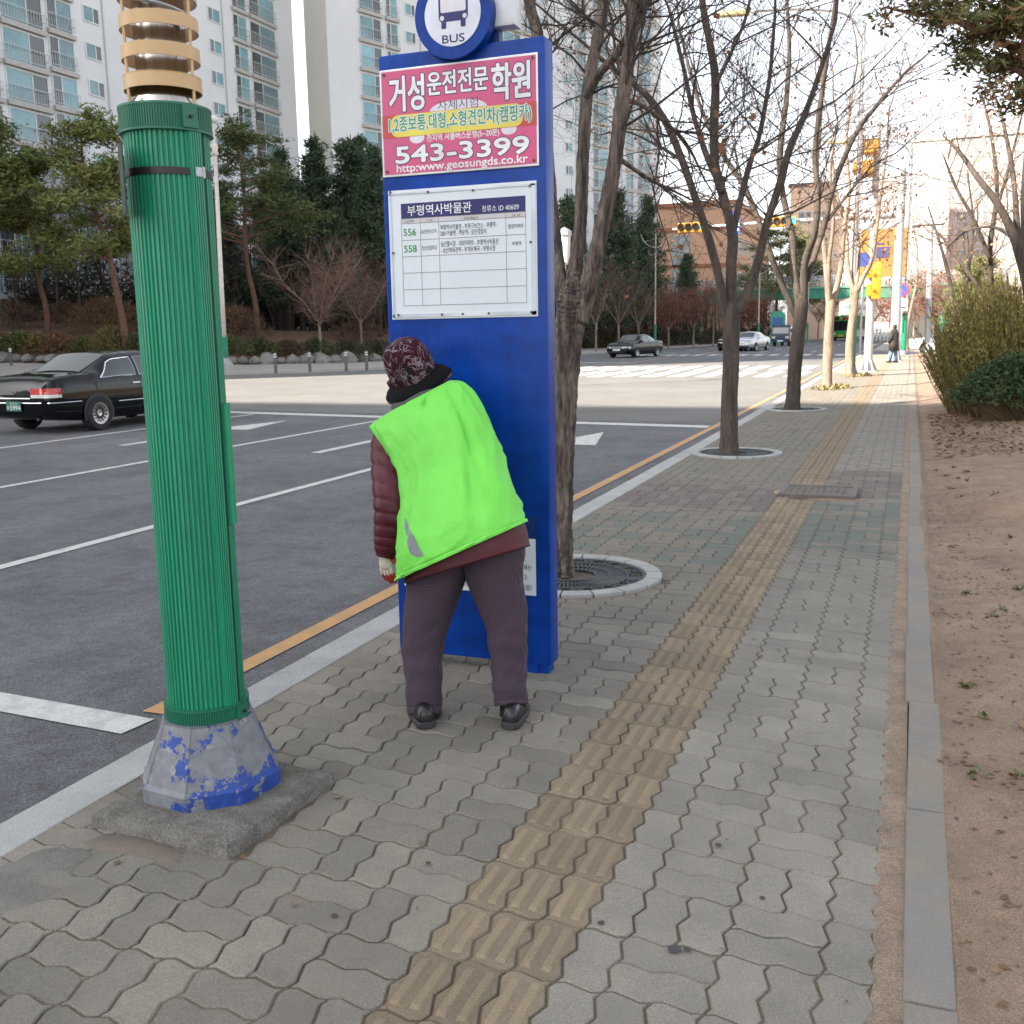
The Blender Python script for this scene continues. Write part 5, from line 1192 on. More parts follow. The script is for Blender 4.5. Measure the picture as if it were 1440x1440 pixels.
def block(name, label, u0, u1, vtop, Y, depth, mat, rows=None, roof=None, X1=None, group=None, winw=1.3, winh=1.4, bands=None, z0=-.5):
    p0 = P(u0, vtop, Y); p1 = P(u1, vtop, Y); H = (p0.z + p1.z) / 2; t = thing(name, label, 'building', (p0.x, Y, 0), 0, group); W = p1.x - p0.x
    b = MB(); b.box((0, 0, z0), (W, depth, H)); b.build('wall', mat, t, local=True)
    b = MB(); b.box((-.3, -.3, H), (W + .3, depth + .3, H + .5)); b.build('roof', roof or mat, t, local=True)
    me = None
    if rows:
        for face, cols_, zs in rows:
            for z in zs:
                for c in cols_:
                    key = 'fw%.1f%.1f' % (winw, winh)
                    if key not in WM:
                        q = MB(); q.box((0, -.06, 0), (winw, .02, .08), 0); q.box((0, -.06, winh - .08), (winw, .02, winh), 0); q.box((0, -.058, .08), (.08, .02, winh - .08), 0); q.box((winw - .08, -.058, .08), (winw, .02, winh - .08), 0); q.box((winw / 2 - .04, -.056, .08), (winw / 2 + .04, .02, winh - .08), 0)
                        q.quad((.08, -.03, .08), (winw - .08, -.03, .08), (winw - .08, -.03, winh - .08), (.08, -.03, winh - .08), 1); WM[key] = q.mesh('window', [fr_white, M('hazed_window_glass', (.16, .17, .175), .3, col2=(.24, .25, .25), scale=.3)])  # glass lightened so that distance haze sits in its colour
                    o = bpy.data.objects.new('window', WM[key]); COL.objects.link(o); o.parent = t
                    if face == 'f': o.location = (c, 0, z)
                    else: o.location = (W, c, z); o.rotation_euler = (0, 0, math.pi / 2)
    if bands:
        for z in bands[0]: b = MB(); b.box((-.12, -.12, z), (W + .12, depth + .12, z + .45)); b.build('string_course', bands[1], t, local=True)
    return t, W, H
brick = M('orange_brick', (.62, .37, .235), .85, col2=(.56, .33, .205), scale=.3, grain=.08, gscale=6); brick_d = M('brick_band', (.36, .15, .08), .85); peach = M('peach_render', (.68, .50, .37), .85, col2=(.62, .45, .34), scale=.2)
pinkish = M('pinkish_render', (.40, .335, .315), .85); pale = M('pale_render', (.62, .60, .56), .85); droof = M('dark_roof', (.10, .08, .075), .8)
ob, W_, H_ = block('brick_building', 'orange brick building with dark bands and a glass stair strip, behind the traffic lights', 925, 1035, 290, 130, 32, brick,
    [('s', [2, 5.2, 11, 14.2, 20, 23.2], [2.4, 6.6, 10.8])], brick_d, bands=([4.9, 9.1, 13.6], brick_d), winw=2.2, winh=2.0)
b = MB(); bw = []
for i in range(3):
    for j in range(9): b.box((1.9 + i * .75, -.12, 1.5 + j * 1.3), (2.55 + i * .75, -.02, 2.65 + j * 1.3))
b.build('stair_glazing', M('stair_glass', (.42, .46, .46), .2, col2=(.25, .28, .28), scale=1.2), ob, local=True)
block('peach_building', 'peach building with a dark roof behind the third street tree', 1112, 1162, 262, 165, 40, peach, [('s', [4, 10, 16, 22, 28], [5, 9, 13, 17]), ('f', [1.2, 3.6], [9, 13, 17])], droof, winw=2.0, winh=1.8)
block('apartment_block', 'distant pinkish apartment block just left of the grey poles', 1238, 1262, 255, 300, 20, pinkish, [('f', [.8, 3.2], [10 + 3 * k for k in range(11)])], group='distant apartment blocks')
block('apartment_block', 'distant low pale block between the peach building and the signal mast', 1166, 1200, 300, 260, 20, pale, [('f', [1, 3.4], [8 + 3 * k for k in range(7)])], group='distant apartment blocks')
block('apartment_block', 'bright white distant apartment block right of the grey poles', 1284, 1338, 198, 210, 20, pale, None, group='distant apartment blocks')
block('apartment_block', 'pinkish grey apartment block behind the bare trees at right', 1341, 1470, 190, 185, 22, pinkish, [('f', [1, 4, 8, 11, 14], [6 + 3 * k for k in range(10)])], group='distant apartment blocks', winw=1.8, winh=1.6)
block('apartment_block', 'low cream building beyond the footbridge at right', 1296, 1400, 385, 150, 12, M('cream_render', (.52, .44, .36), .85), [('f', [1, 4, 7], [3, 6])], group='distant apartment blocks')

# ================================================================== footbridge, far furniture
fb_green = M('bridge_green', (.03, .21, .13), .6, col2=(.025, .17, .11), scale=.6); fb_rail = M('bridge_rail', (.42, .44, .45), .5)
Yb = 120.0; zb_ = P(1150, 425, Yb).z; zt_ = P(1150, 407, Yb).z
fb = thing('footbridge', 'green steel footbridge with grey railings spanning the road in the distance', 'footbridge', (-8, Yb, 0))
b = MB(); xl = [-27 + 2.6 * k for k in range(14)]
top = [(x, zt_ + .10 * (1 - ((x + 8) / 18) ** 2)) for x in xl]; bot = [(x, zb_ + .55 * (1 - ((x + 14) / 12) ** 2) if False else zb_ + .4 * math.sin((x + 27) / 34 * 3.14)) for x in xl]
b.prism(bot + top[::-1], (0, Yb, 0), (1, 0, 0), (0, 0, 1), (0, 1, 0), 2.6); b.build('girder', fb_green, fb)
b = MB(); b.prism([(x, z - .02) for x, z in top] + [(x, z + .18) for x, z in top[::-1]], (0, Yb - .15, 0), (1, 0, 0), (0, 0, 1), (0, 1, 0), 2.9); b.build('deck_edge', M('bridge_edge', (.12, .30, .22), .6), fb)
for side in (0, 2.5):
    b = MB()
    for q in (.5, .85, 1.15): b.tube([(x, Yb + side, z + .2 + q) for x, z in top], .035, 4)
    for k in range(53):
        x = -27 + .65 * k
        if x > 6.8: break
        z = np.interp(x, xl, [q[1] for q in top]); b.box((x - .02, Yb + side - .02, z + .15), (x + .02, Yb + side + .02, z + 1.38))
    b.build('railing', fb_rail, fb)
for x in (-23.5, 3.2):
    b = MB(); b.box((x - .5, Yb + .5, -.2), (x + .5, Yb + 2.1, zb_ + .25)); b.build('pier', fb_green, fb)
b = MB(); b.prism([(-27, zt_), (-27, zt_ - .5), (-40, .0), (-40, .6)], (0, Yb - 1.6, 0), (1, 0, 0), (0, 0, 1), (0, 1, 0), 2.0); b.build('stairs', fb_green, fb)

pole_grey = M('pole_grey', (.40, .41, .42), .5, .3, col2=(.34, .35, .36), scale=2); sig_yel = M('signal_yellow', (.46, .21, .008), .5); lens_off = M('lens_dark', (.02, .018, .018), .3)
def emis(name, col, s):
    m = bpy.data.materials.new(name); t, b = nodes(m); b.inputs['Base Color'].default_value = col + (1,); b.inputs['Emission Color'].default_value = col + (1,); b.inputs['Emission Strength'].default_value = s; return m
lens_grn = emis('lens_green_lit', (.05, .85, .60), 1.3)
def tapered(name, label, base, topz, r0, r1, cat, lean=(0, 0), group=None, gus=True):
    t = thing(name, label, cat, tuple(base), 0, group); b = MB(); b.tube([(0, 0, 0), (lean[0] * .5, lean[1] * .5, topz / 2), (lean[0], lean[1], topz)], [r0, (r0 + r1) / 2, r1], 16); b.build('pole', pole_grey, t, smooth=30, local=True)
    if gus:
        b = MB(); b.box((-.3, -.3, -.01), (.3, .3, .03)); b.build('base_plate', galv, t, local=True)
        for k in range(8):
            a = k * math.pi / 4; c, s = math.cos(a), math.sin(a); b = MB(); b.prism([(r0 * .9, .03), (.32, .03), (r0 * .9, .45)], (-s * .008, c * .008, 0), (c, s, 0), (0, 0, 1), (s, -c, 0), .016); b.build('gusset', galv, t, local=True)
    return t
m1 = P(1220, 522, 37.7); m1.z = 0; tp = P(1235, 172, 37.7)
mast = tapered('signal_mast', 'grey signal mast with two yellow signal boxes near its top and a yellow pedestrian light', m1, tp.z, .15, .10, 'signal mast', (tp.x - m1.x, 0))
def sigbox(parent, p, w_, h, dep, n, horiz, facing, lit=None, nm='signal_head'):
    """yellow signal housing, lenses on the -Y (facing=-1) or -X side"""
    b = MB(); b.rbox((p[0] - w_ / 2, p[1] - dep / 2, p[2] - h / 2), (p[0] + w_ / 2, p[1] + dep / 2, p[2] + h / 2), .03); hd_ = b.build(nm, sig_yel, parent, smooth=35)
    for k in range(n):
        q = (k + .5) / n - .5; c = Vector((p[0] + (q * w_ if horiz else 0), p[1] - dep / 2, p[2] + (0 if horiz else -q * h))); r = min(w_, h) * .36 if horiz else min(w_ * .36, h / n * .36)
        b = MB(); b.tube([c + Vector((0, -.012, 0)), c + Vector((0, .01, 0))], r, 20); b.build('lens', lens_grn if lit == k else lens_off, hd_)
        b = MB(); pts = []
        rings = []
        for a in range(13):
            th = R(-20 + 220 * a / 12); rings.append([c + Vector((r * 1.08 * math.cos(th), -.26 * (1 if a not in (0, 12) else .5), r * 1.08 * math.sin(th))), c + Vector((r * 1.08 * math.cos(th), .0, r * 1.08 * math.sin(th))), c + Vector((r * 1.15 * math.cos(th), .0, r * 1.15 * math.sin(th))), c + Vector((r * 1.15 * math.cos(th), -.26 * (1 if a not in (0, 12) else .5), r * 1.15 * math.sin(th)))])
        b.loft(rings); b.build('visor', sig_yel if lit != k else sig_yel, hd_)
    return hd_
def sideways(parent, u, v, Y, w_, h, dep):
    p = P(u, v, Y); b = MB(); b.rbox((p.x - w_ / 2, p.y - dep / 2, p.z - h / 2), (p.x + w_ / 2, p.y + dep / 2, p.z + h / 2), .03); hd_ = b.build('signal_head', sig_yel, parent, smooth=35)
    for k in range(3):
        c = Vector((p.x - w_ / 2, p.y + dep * ((k + .5) / 3 - .5), p.z)); b = MB(); b.tube([c + Vector((.01, 0, 0)), c + Vector((-.012, 0, 0))], .12, 16); b.build('lens', lens_off, hd_)
        b = MB(); b.tube([c + Vector((.0, 0, 0)), c + Vector((-.2, 0, 0))], .15, 16, caps=False); b.build('visor', sig_yel, hd_)
    b = MB(); b.tube([(p.x, p.y, p.z), (m1.x + (tp.x - m1.x) * p.z / tp.z, m1.y, p.z)], .03, 6); b.build('bracket', pole_grey, parent); return hd_
sideways(mast, 1226, 208, 37.4, .46, .42, 1.1); sideways(mast, 1219, 237, 37.2, .46, .42, 1.1)
p = P(1232, 395, 37.4); b = MB(); b.rbox((p.x - .13, p.y - .18, p.z - .60), (p.x + .17, p.y + .18, p.z + .62), .02); ped = b.build('pedestrian_signal', sig_yel, mast, smooth=35)
for q in (-.3, .3): b = MB(); b.rbox((p.x - .30, p.y - .14, p.z + q - .2), (p.x - .131, p.y + .14, p.z + q + .2), .02); b.build('visor', sig_yel, ped)
p = P(1217, 365, 37.4); b = MB(); b.tube([p + Vector((-.08, -.02, 0)), p + Vector((-.08, .0, 0))], .24, 24); b.build('round_blue_sign', M('sign_round_blue', (.03, .05, .22), .5), mast)
# second tall grey pole carrying the long signal arm
m2 = P(1257, 508, 49.6); m2.z = 0; t2 = P(1269, 236, 49.6)
sp = tapered('signal_pole', 'tall grey pole carrying the long horizontal arm with two traffic lights', m2, t2.z, .22, .17, 'signal pole', (t2.x - m2.x, 0))
e0 = P(1263, 304, 49.6); e1 = P(947, 323, 49.6); za = (e0.z + e1.z) / 2
b = MB(); b.tube([(e0.x, 49.6, e0.z), (e0.x * .5 + e1.x * .5, 49.5, (e0.z + e1.z) / 2 + .08), (e1.x, 49.4, e1.z)], [.10, .08, .055], 10); b.build('arm', pole_grey, sp, smooth=True)
for (ua, ub, v) in ((954, 996, 321), (1078, 1120, 313)):
    pa, pb = P(ua, v, 49.2), P(ub, v, 49.2); sigbox(sp, ((pa.x + pb.x) / 2, 49.2, pa.z), pb.x - pa.x, .44, .28, 4, True, -1, 3)
pa, pb = P(1032, 330, 49.25), P(1041, 296, 49.25); bl_sign = M('sign_direction_blue', (.02, .06, .50), .4)
b = MB(); b.box((pa.x - .05, 49.22, pa.z), (pb.x, 49.26, pb.z)); ds = b.build('direction_sign', bl_sign, sp)
b = MB(); xm, zm = (pa.x - .05 + pb.x) / 2, (pa.z + pb.z) / 2
ring_ = [(xm + .10 * math.cos(R(a)), zm + .22 + .10 * math.sin(R(a))) for a in range(0, 181, 20)]
for (x1, z1_), (x2, z2_) in zip(ring_, ring_[1:]): b.quad((x1 - .02, 49.215, z1_), (x1 + .02, 49.215, z1_), (x2 + .02, 49.215, z2_), (x2 - .02, 49.215, z2_))
b.quad((xm + .07, 49.215, zm - .15), (xm + .13, 49.215, zm - .15), (xm + .13, 49.215, zm + .22), (xm + .07, 49.215, zm + .22)); b.quad((xm - .13, 49.215, zm + .05), (xm - .07, 49.215, zm + .05), (xm - .07, 49.215, zm + .22), (xm - .13, 49.215, zm + .22)); b.box((xm - .10, 49.212, zm - .36), (xm + .12, 49.2145, zm - .28)); b.build('marking', ltr_w, ds)
# third grey pole far right, thin antenna pole
m3 = P(1305, 480, 66); m3.z = 0; t3 = P(1309, 318, 66)
tapered('utility_pole', 'pale grey pole with a crossbar, right of the tall signal pole', m3, t3.z, .19, .15, 'pole', (t3.x - m3.x, 0), gus=False)
o = thing('cross_arm_lamp', 'dark crossbar mounted on the pale grey pole at right', 'bracket', (m3.x, 66, t3.z)); b = MB(); b.box((-.9, -.05, .02), (.5, .05, .12)); b.rbox((-1.2, -.12, -.05), (-.7, .12, .1), .03); b.build('bar', dark_metal, o, local=True)
# copies of the green street light
for (u, v, Y, lab) in ((1196, 529, 34.4, 'green ribbed street light pole in sun beside the pale fifth street tree'), (1270, 500, 58, 'green ribbed street light pole with round blue sign, farthest of the three')):
    p = G(u, v); dup(lamp, (p.x, p.y, 0), R(12), 1, lab, 'green ribbed street lights')
    if Y > 50:
        q = P(1268, 408, p.y - .35); rs = thing('no_parking_sign', 'round blue no parking sign with red rim on the far green pole', 'traffic sign', (q.x, q.y, q.z))
        b = MB(); b.tube([(0, .0, 0), (0, .02, 0)], .36, 28); b.build('red_rim', M('sign_red', (.55, .03, .04), .4), rs, local=True)
        b = MB(); b.tube([(0, -.006, 0), (0, .0, 0)], .29, 28); b.build('blue_disc', M('sign_disc_blue', (.03, .07, .42), .4), rs, local=True)
        b = MB(); b.box((-.2, -.012, -.03), (.2, -.007, .03), 0, Matrix.Rotation(R(45), 4, 'Y')); b.build('red_stroke', MATS['sign_red'], rs, local=True)
        b = MB(); b.box((-.30, -.01, -1.05), (.32, .01, -.42)); pl = b.build('plate', white_pl, rs, local=True)
        b = MB(); b.box((-.2, -.014, -.62), (.2, -.0105, -.56)); b.box((-.05, -.014, -.92), (.25, -.0105, -.84)); b.build('marking', ink, pl, local=True)
        b = MB(); b.tube([(0, .05, -2.0), (0, .05, .3)], .03, 8); b.build('post', pole_grey, rs, local=True)
# orange banner between posts
q0, q1 = P(1208, 390, 62), P(1279, 320, 62)
bn = thing('orange_hoarding', 'orange board with a purple emblem behind the signal masts', 'hoarding', (q0.x, 62, 0))
b = MB(); b.box((q0.x, 61.97, q0.z), (q1.x, 62.03, q1.z)); pan = b.build('board', M('hoarding_orange', (.31, .15, .02), .6, col2=(.26, .13, .025), scale=.8), bn)
pe = P(1238, 355, 61.95); b = MB(); 
b.box((pe.x - .42, 61.945, pe.z - .28), (pe.x + .48, 61.965, pe.z + .30)); b.box((pe.x - .55, 61.945, pe.z + .42), (pe.x + .2, 61.965, pe.z + .52))
b.build('emblem', M('purple_ink', (.045, .035, .11), .6), pan)
for x in (q0.x + .2, q1.x - .2): b = MB(); b.tube([(x, 62.08, -.1), (x, 62.08, q1.z)], .06, 8); b.build('post', pole_grey, bn)
# scrolled lamp posts across the road, and the globe lamp
def scroll_lamp(p, label, h, sc=1.0):
    t = thing('scroll_lamp_post', label, 'lamp post', tuple(p), 0, 'lamp posts with scrolled arms across the road'); b = MB(); b.tube([(0, 0, 0), (0, 0, h)], [.09, .05], 10); b.build('pole', M('lamp_pole_beige', (.42, .39, .35), .5, .2), t, local=True)
    b = MB(); b.lathe([(.16, 0), (.16, .05), (.12, .2), (.115, 2.0), (.10, 2.05)], 14); b.build('green_base', M('lamp_base_green', (.012, .20, .12), .5), t, local=True)
    for s in (-1, 1):
        b = MB(); b.tube(catmull([(0, 0, h - .9), (s * .5, 0, h - .75), (s * 1.0, 0, h - .35), (s * 1.3, 0, h + .25 - (.4 if s > 0 else 0))], 5), .035, 6)
        b.tube(catmull([(0, 0, h - 1.3), (s * .35, 0, h - 1.5), (s * .62, 0, h - 1.25), (s * .5, 0, h - 1.05)], 5), .022, 5); b.tube(catmull([(0, 0, h - .1), (s * .5, 0, h - .28), (s * 1.0, 0, h - .35)], 5), .02, 5); b.build('scroll_arm', galv, t, local=True)
    b = MB(); b.tube([(0, 0, h), (0, 0, h + .3)], [.06, .01], 8); b.build('finial', galv, t, local=True); return t
p = P(921, 491, 88); p.z = 0; hs = P(923, 333, 88).z; scroll_lamp(p, 'beige lamp post with scrolled arms and green foot, nearest on the far kerb', hs)
p = P(1135, 480, 118); p.z = 0; scroll_lamp(p, 'beige scrolled lamp post rising in front of the footbridge', P(1137, 376, 118).z)
p = P(1066, 484, 104); p.z = 0; scroll_lamp(p, 'beige scrolled lamp post between the silver sedan and the blue truck', P(1068, 372, 104).z)
p = G(317, 521); p.z = 0; q = P(300, 168, p.y); gl = thing('globe_lamp', 'slim white lamp post with a small white globe, right behind the green ribbed pole', 'lamp post', tuple(p)); dx = q.x - p.x
cw = M('lamp_post_white', (.62, .57, .52), .4, .1)
b = MB(); b.tube([(0, 0, .0), (dx * .35, 0, q.z * .35), (dx * .88, 0, q.z * .88)], [.13, .11, .085], 12); b.build('pole', cw, gl, smooth=True, local=True)
b = MB(); b.lathe([(.45, -.02), (.38, .3), (.2, .55), (.15, .6)], 14); b.build('base', granite, gl, local=True)
b = MB(); b.tube([(dx * .06, 0, .5), (dx * .17, 0, 1.55)], .16, 12); b.build('green_sleeve', MATS['lamp_base_green'], gl, local=True)
b = MB(); b.lathe([(.08, -.3), (.17, -.2), (.12, -.05), (.16, .1), (.09, .3), (.04, .32)], 14, (dx * .88, 0, q.z * .885)); b.build('collar', cw, gl, smooth=True, local=True)
b = MB(); b.tube([(dx * .88, 0, q.z * .9), (dx, 0, q.z)], [.04, .03], 8); b.build('stem', cw, gl, local=True)
b = MB(); b.lathe([(.0, -.15), (.15, -.13), (.22, -.02), (.20, .10), (.12, .18), (.0, .2)], 18, (dx, 0, q.z), caps=False); b.build('globe', M('globe_white', (.70, .70, .66), .25), gl, smooth=True, local=True)
p0, p1 = P(794, 372, 30), P(795, 320, 30); ln = thing('lantern_post', 'pale lantern head seen between the limbs of the forked tree', 'lamp post', (p0.x, 30, 0)); hh = p1.z - p0.z
b = MB(); b.tube([(0, 0, -.1), (0, 0, p0.z)], .05, 8); b.build('post', pole_grey, ln, local=True)
b = MB(); b.lathe([(.10, p0.z), (.15, p0.z + .06), (.20, p0.z + hh * .75), (.20, p0.z + hh * .78)], 8); b.build('lantern', M('lantern_white', (.62, .62, .60), .4), ln, local=True)
b = MB(); b.lathe([(.24, p0.z + hh * .78), (.22, p0.z + hh * .9), (.05, p0.z + hh), (.0, p0.z + hh + .02)], 8); b.build('cap', galv, ln, local=True)
# bollards
bc = thing('bollard', 'x', 'bollard', (0, 0, 0), 0, 'steel bollards on the far pavement'); b = MB(); b.lathe([(.065, 0), (.065, .80), (.06, .86), (.0, .87)], 14, caps=False); b.build('post', M('bollard_steel', (.10, .10, .105), .45, .4), bc, smooth=30, local=True)
for z in (.66, .76): b = MB(); b.lathe([(.064, z), (.0675, z), (.0675, z + .055), (.064, z + .055)], 14, caps=False); b.build('reflective_band', M('band_white', (.62, .62, .6), .4), bc, local=True)
for k, (u, v, lab) in enumerate(((388, 525, 'steel bollard with pale bands, nearest the globe lamp'), (436, 523, 'steel bollard second from the globe lamp'), (487, 522, 'steel bollard third from the globe lamp'), (516, 521, 'steel bollard close to the left edge of the blue sign'), (16, 527, 'steel bollard above the boot of the parked black sedan'))):
    p = G(u, v) if u > 100 else P(u, 512, 38.0); p.z = max(0, rz(p.x) - .02)
    if k == 0: bc.location = p; bc['label'] = lab
    else: dup(bc, p, 0, 1, lab)
# totem sign, white fence
p = P(1093, 484, 112); p.z = 0; tt_ = thing('information_totem', 'green and blue rounded information totem by the footbridge foot', 'totem sign', tuple(p)); hz_ = P(1093, 437, 112).z
b = MB(); b.prism([(-.75, 0), (.75, 0), (.75, hz_ - .5), (.45, hz_ - .1), (0, hz_), (-.45, hz_ - .1), (-.75, hz_ - .5)], (0, 0, 0), (1, 0, 0), (0, 0, 1), (0, 1, 0), .3); b.build('body', M('totem_green', (.05, .32, .22), .5), tt_, local=True)
b = MB(); b.box((-.55, -.03, hz_ * .30), (.55, -.005, hz_ * .8)); b.build('panel', M('totem_blue', (.04, .13, .35), .4), tt_, local=True)
pf0, pf1 = P(1222, 480, 128), P(1264, 478, 128); fn = thing('white_fence', 'low white picket fence along the road beyond the masts', 'fence', (pf0.x, 128, 0)); wf = M('fence_white', (.72, .72, .70), .5)
n = 9
for k in range(n): x = (pf1.x - pf0.x) * k / (n - 1); b = MB(); b.rbox((x - .12, -.1, -.1), (x + .12, .1, 1.35), .04); b.build('fence_post', wf, fn, local=True)
for z in (.35, .75, 1.1): b = MB(); b.box((0, -.04, z), (pf1.x - pf0.x, .04, z + .12)); b.build('fence_rail', wf, fn, local=True)

# ================================================================== vehicles
tyre_m = M('tyre', (.018, .018, .019), .85); rim_m = M('alloy', (.48, .47, .45), .3, .8); chrome = M('chrome', (.65, .66, .68), .12, 1.0); black_pl = M('black_trim', (.012, .012, .013), .5)
tail_red = M('tail_lamp_red', (.50, .015, .015), .15, coat=.6); lamp_clr = M('lamp_clear', (.62, .60, .58), .1, coat=.6); cglass = M('car_glass', (.018, .024, .026), .05, spec=.8, coat=.6); cglass2 = M('car_glass_back', (.05, .07, .065), .05, spec=.9, coat=.8)
SED = dict(y=[-2.42, -2.40, -2.30, -2.15, -1.70, -1.42, -.72, -.25, .30, .60, 1.18, 1.75, 2.15, 2.33, 2.42],
           w=[.62, .74, .82, .85, .880, .89, .89, .89, .89, .89, .885, .87, .83, .74, .58],
           zb=[.42, .34, .28, .24, .20, .19, .19, .19, .19, .19, .19, .20, .24, .28, .36],
           be=[.62, .74, .86, .90, .925, .93, .93, .925, .92, .91, .89, .82, .74, .66, .56],
           tp=[.66, .82, .97, 1.005, 1.035, 1.05, 1.375, 1.415, 1.42, 1.37, 1.0, .92, .84, .72, .60],
           wt=[.50, .60, .68, .70, .72, .66, .575, .58, .58, .57, .68, .72, .70, .62, .48])
def sedan(name, label, loc, rz_, paint, L=4.78, Wd=1.78, H=1.42, near=False, group=None, glassm=None):
    t = thing(name, label, 'car', loc, rz_, group); ky, kx, kz = L / 4.84, Wd / 1.78, H / 1.42
    ys = np.concatenate([np.linspace(-2.42, -2.2, 8), np.linspace(-2.1, 2.1, 44), np.linspace(2.2, 2.42, 8)]); par = {}
    for q in ('w', 'zb', 'be', 'tp', 'wt'):
        fine = np.linspace(-2.5, 2.5, 501); a = np.interp(fine, SED['y'], SED[q]); kern = np.array([1, 2, 3, 4, 5, 4, 3, 2, 1.]); kern /= kern.sum(); a2 = np.convolve(np.pad(a, 4, mode='edge'), kern, 'valid'); par[q] = lambda y, a2=a2, fine=fine: float(np.interp(y, fine, a2))
    def half(y):
        w_, zb, be, tp_, wt = (par[q](y) for q in ('w', 'zb', 'be', 'tp', 'wt')); E_ = (.972 * w_, be); zf = be + (tp_ - be) * .80; Fp = (E_[0] + (wt * 1.03 - E_[0]) * .82 if tp_ - be > .2 else max(wt * 1.12, E_[0] * .93), zf)
        pts = [(0, zb), (.80 * w_, zb), (.93 * w_, zb + .03), (.985 * w_, zb + .11), (w_, zb + (be - zb) * .42), (w_ * 1.002, zb + (be - zb) * .62), (.992 * w_, zb + (be - zb) * .85), E_]
        for s in (.2, .4, .6, .8, 1.0): pts.append((E_[0] + (Fp[0] - E_[0]) * s + .02 * math.sin(s * 3.14) * (tp_ - be > .2), E_[1] + (Fp[1] - E_[1]) * s))
        pts += [(wt * .96, tp_ - (tp_ - zf) * .28), (wt * .82, tp_ - .012), (wt * .5, tp_ + .006), (0, tp_ + .014)]; return pts
    rings = []
    for y in ys:
        h_ = half(y); rings.append([Vector((x * kx, y * ky, z * kz)) for x, z in h_] + [Vector((-x * kx, y * ky, z * kz)) for x, z in h_[-2:0:-1]])
    b = MB(); b.loft([r[::-1] for r in rings]); body = b.build('body', paint, t, smooth=50, local=True)
    def side(y, s): h_ = half(y); a, c = h_[7], h_[12]; return Vector(((a[0] + (c[0] - a[0]) * s + .02 * math.sin(s * 3.14) + .006) * kx, y * ky, (a[1] + (c[1] - a[1]) * s) * kz))
    gm = glassm or cglass
    for sgn in (-1, 1):
        for (ya0, ya1, yb0, yb1) in ((-1.30, -.86, -.30, -.24), (-.20, -.14, .98, .52)):
            b = MB(); n_ = 10; m_ = 6; vs = []
            for j in range(m_ + 1):
                s = .10 + .86 * j / m_; 
                for i in range(n_ + 1): y = (ya0 + (ya1 - ya0) * s) * (1 - i / n_) + (yb0 + (yb1 - yb0) * s) * i / n_; v = side(y, s); v.x *= sgn; vs.append(v)
            fs = [(j * (n_ + 1) + i, j * (n_ + 1) + i + 1, (j + 1) * (n_ + 1) + i + 1, (j + 1) * (n_ + 1) + i) for j in range(m_) for i in range(n_)]; b.add(vs, fs if sgn > 0 else [f[::-1] for f in fs]); sw = b.build('side_window', gm, t, smooth=True, local=True)
            if near:
                edge = [vs[i] for i in range(n_ + 1)] + [vs[(j) * (n_ + 1) + n_] for j in range(1, m_ + 1)] + [vs[m_ * (n_ + 1) + i] for i in range(n_ - 1, -1, -1)] + [vs[j * (n_ + 1)] for j in range(m_ - 1, -1, -1)]
                b = MB(); b.tube(edge, .009, 5); b.build('chrome_trim', chrome, sw, local=True)
        for y in (-.34, .62):
            h_ = half(y); b = MB(); x = h_[6][0] * kx * sgn; b.rbox((x - .012, y * ky - .10, .80 * kz), (x + .022, y * ky + .10, .835 * kz), .012); b.build('door_handle', chrome if near else paint, t, local=True)
        b = MB(); x = .93 * kx * sgn; b.rbox((x - .10, .80 * ky, .93 * kz), (x + .09, .98 * ky, 1.05 * kz), .03); b.build('wing_mirror', paint, t, smooth=40, local=True)
        b = MB(); pts = [Vector((half(y)[5][0] * kx * sgn + .004 * sgn, y * ky, .50 * kz)) for y in np.linspace(-.85, .98, 12)]; b.tube(pts, .012, 6); b.build('side_moulding', black_pl if not near else chrome, t, local=True)
        for y, z_ in ((-.26, 0), (-1.26, 1)):
            pts = [Vector((half(y + .02 * math.sin(q * 3))[k][0] * kx * sgn + .001 * sgn, y * ky + .02 * q, half(y)[k][1] * kz)) for q, k in ((0, 3), (.3, 4), (.6, 5), (.8, 6), (1, 7))]; b = MB(); b.tube(pts, .004, 4); b.build('door_seam', black_pl, t, local=True)
    def topp(y, x): h_ = half(y); g0, g1, g2 = h_[-4], h_[-3], h_[-1]; wt = h_[-3][0]; z = g2[1] - .026 * abs(x / max(wt, .1)) ** 2.2; return Vector((x * kx, y * ky, z * kz + .012))
    for nm, ya, yb, k0, k1, mm in (('rear_window', -1.40, -.74, .80, .93, cglass2 if near else gm), ('windscreen', 1.14, .62, .84, .92, gm)):
        b = MB(); n_, m_ = 12, 8; vs = []
        for j in range(m_ + 1):
            y = ya + (yb - ya) * j / m_; hx = half(y)[-3][0] / .82 * (k0 + (k1 - k0) * j / m_)
            for i in range(n_ + 1): vs.append(topp(y, hx * (2 * i / n_ - 1)))
        fs = [(j * (n_ + 1) + i, j * (n_ + 1) + i + 1, (j + 1) * (n_ + 1) + i + 1, (j + 1) * (n_ + 1) + i) for j in range(m_) for i in range(n_)]; b.add(vs, fs if ya < 0 else [f[::-1] for f in fs]); b.build(nm, mm, t, smooth=True, local=True)
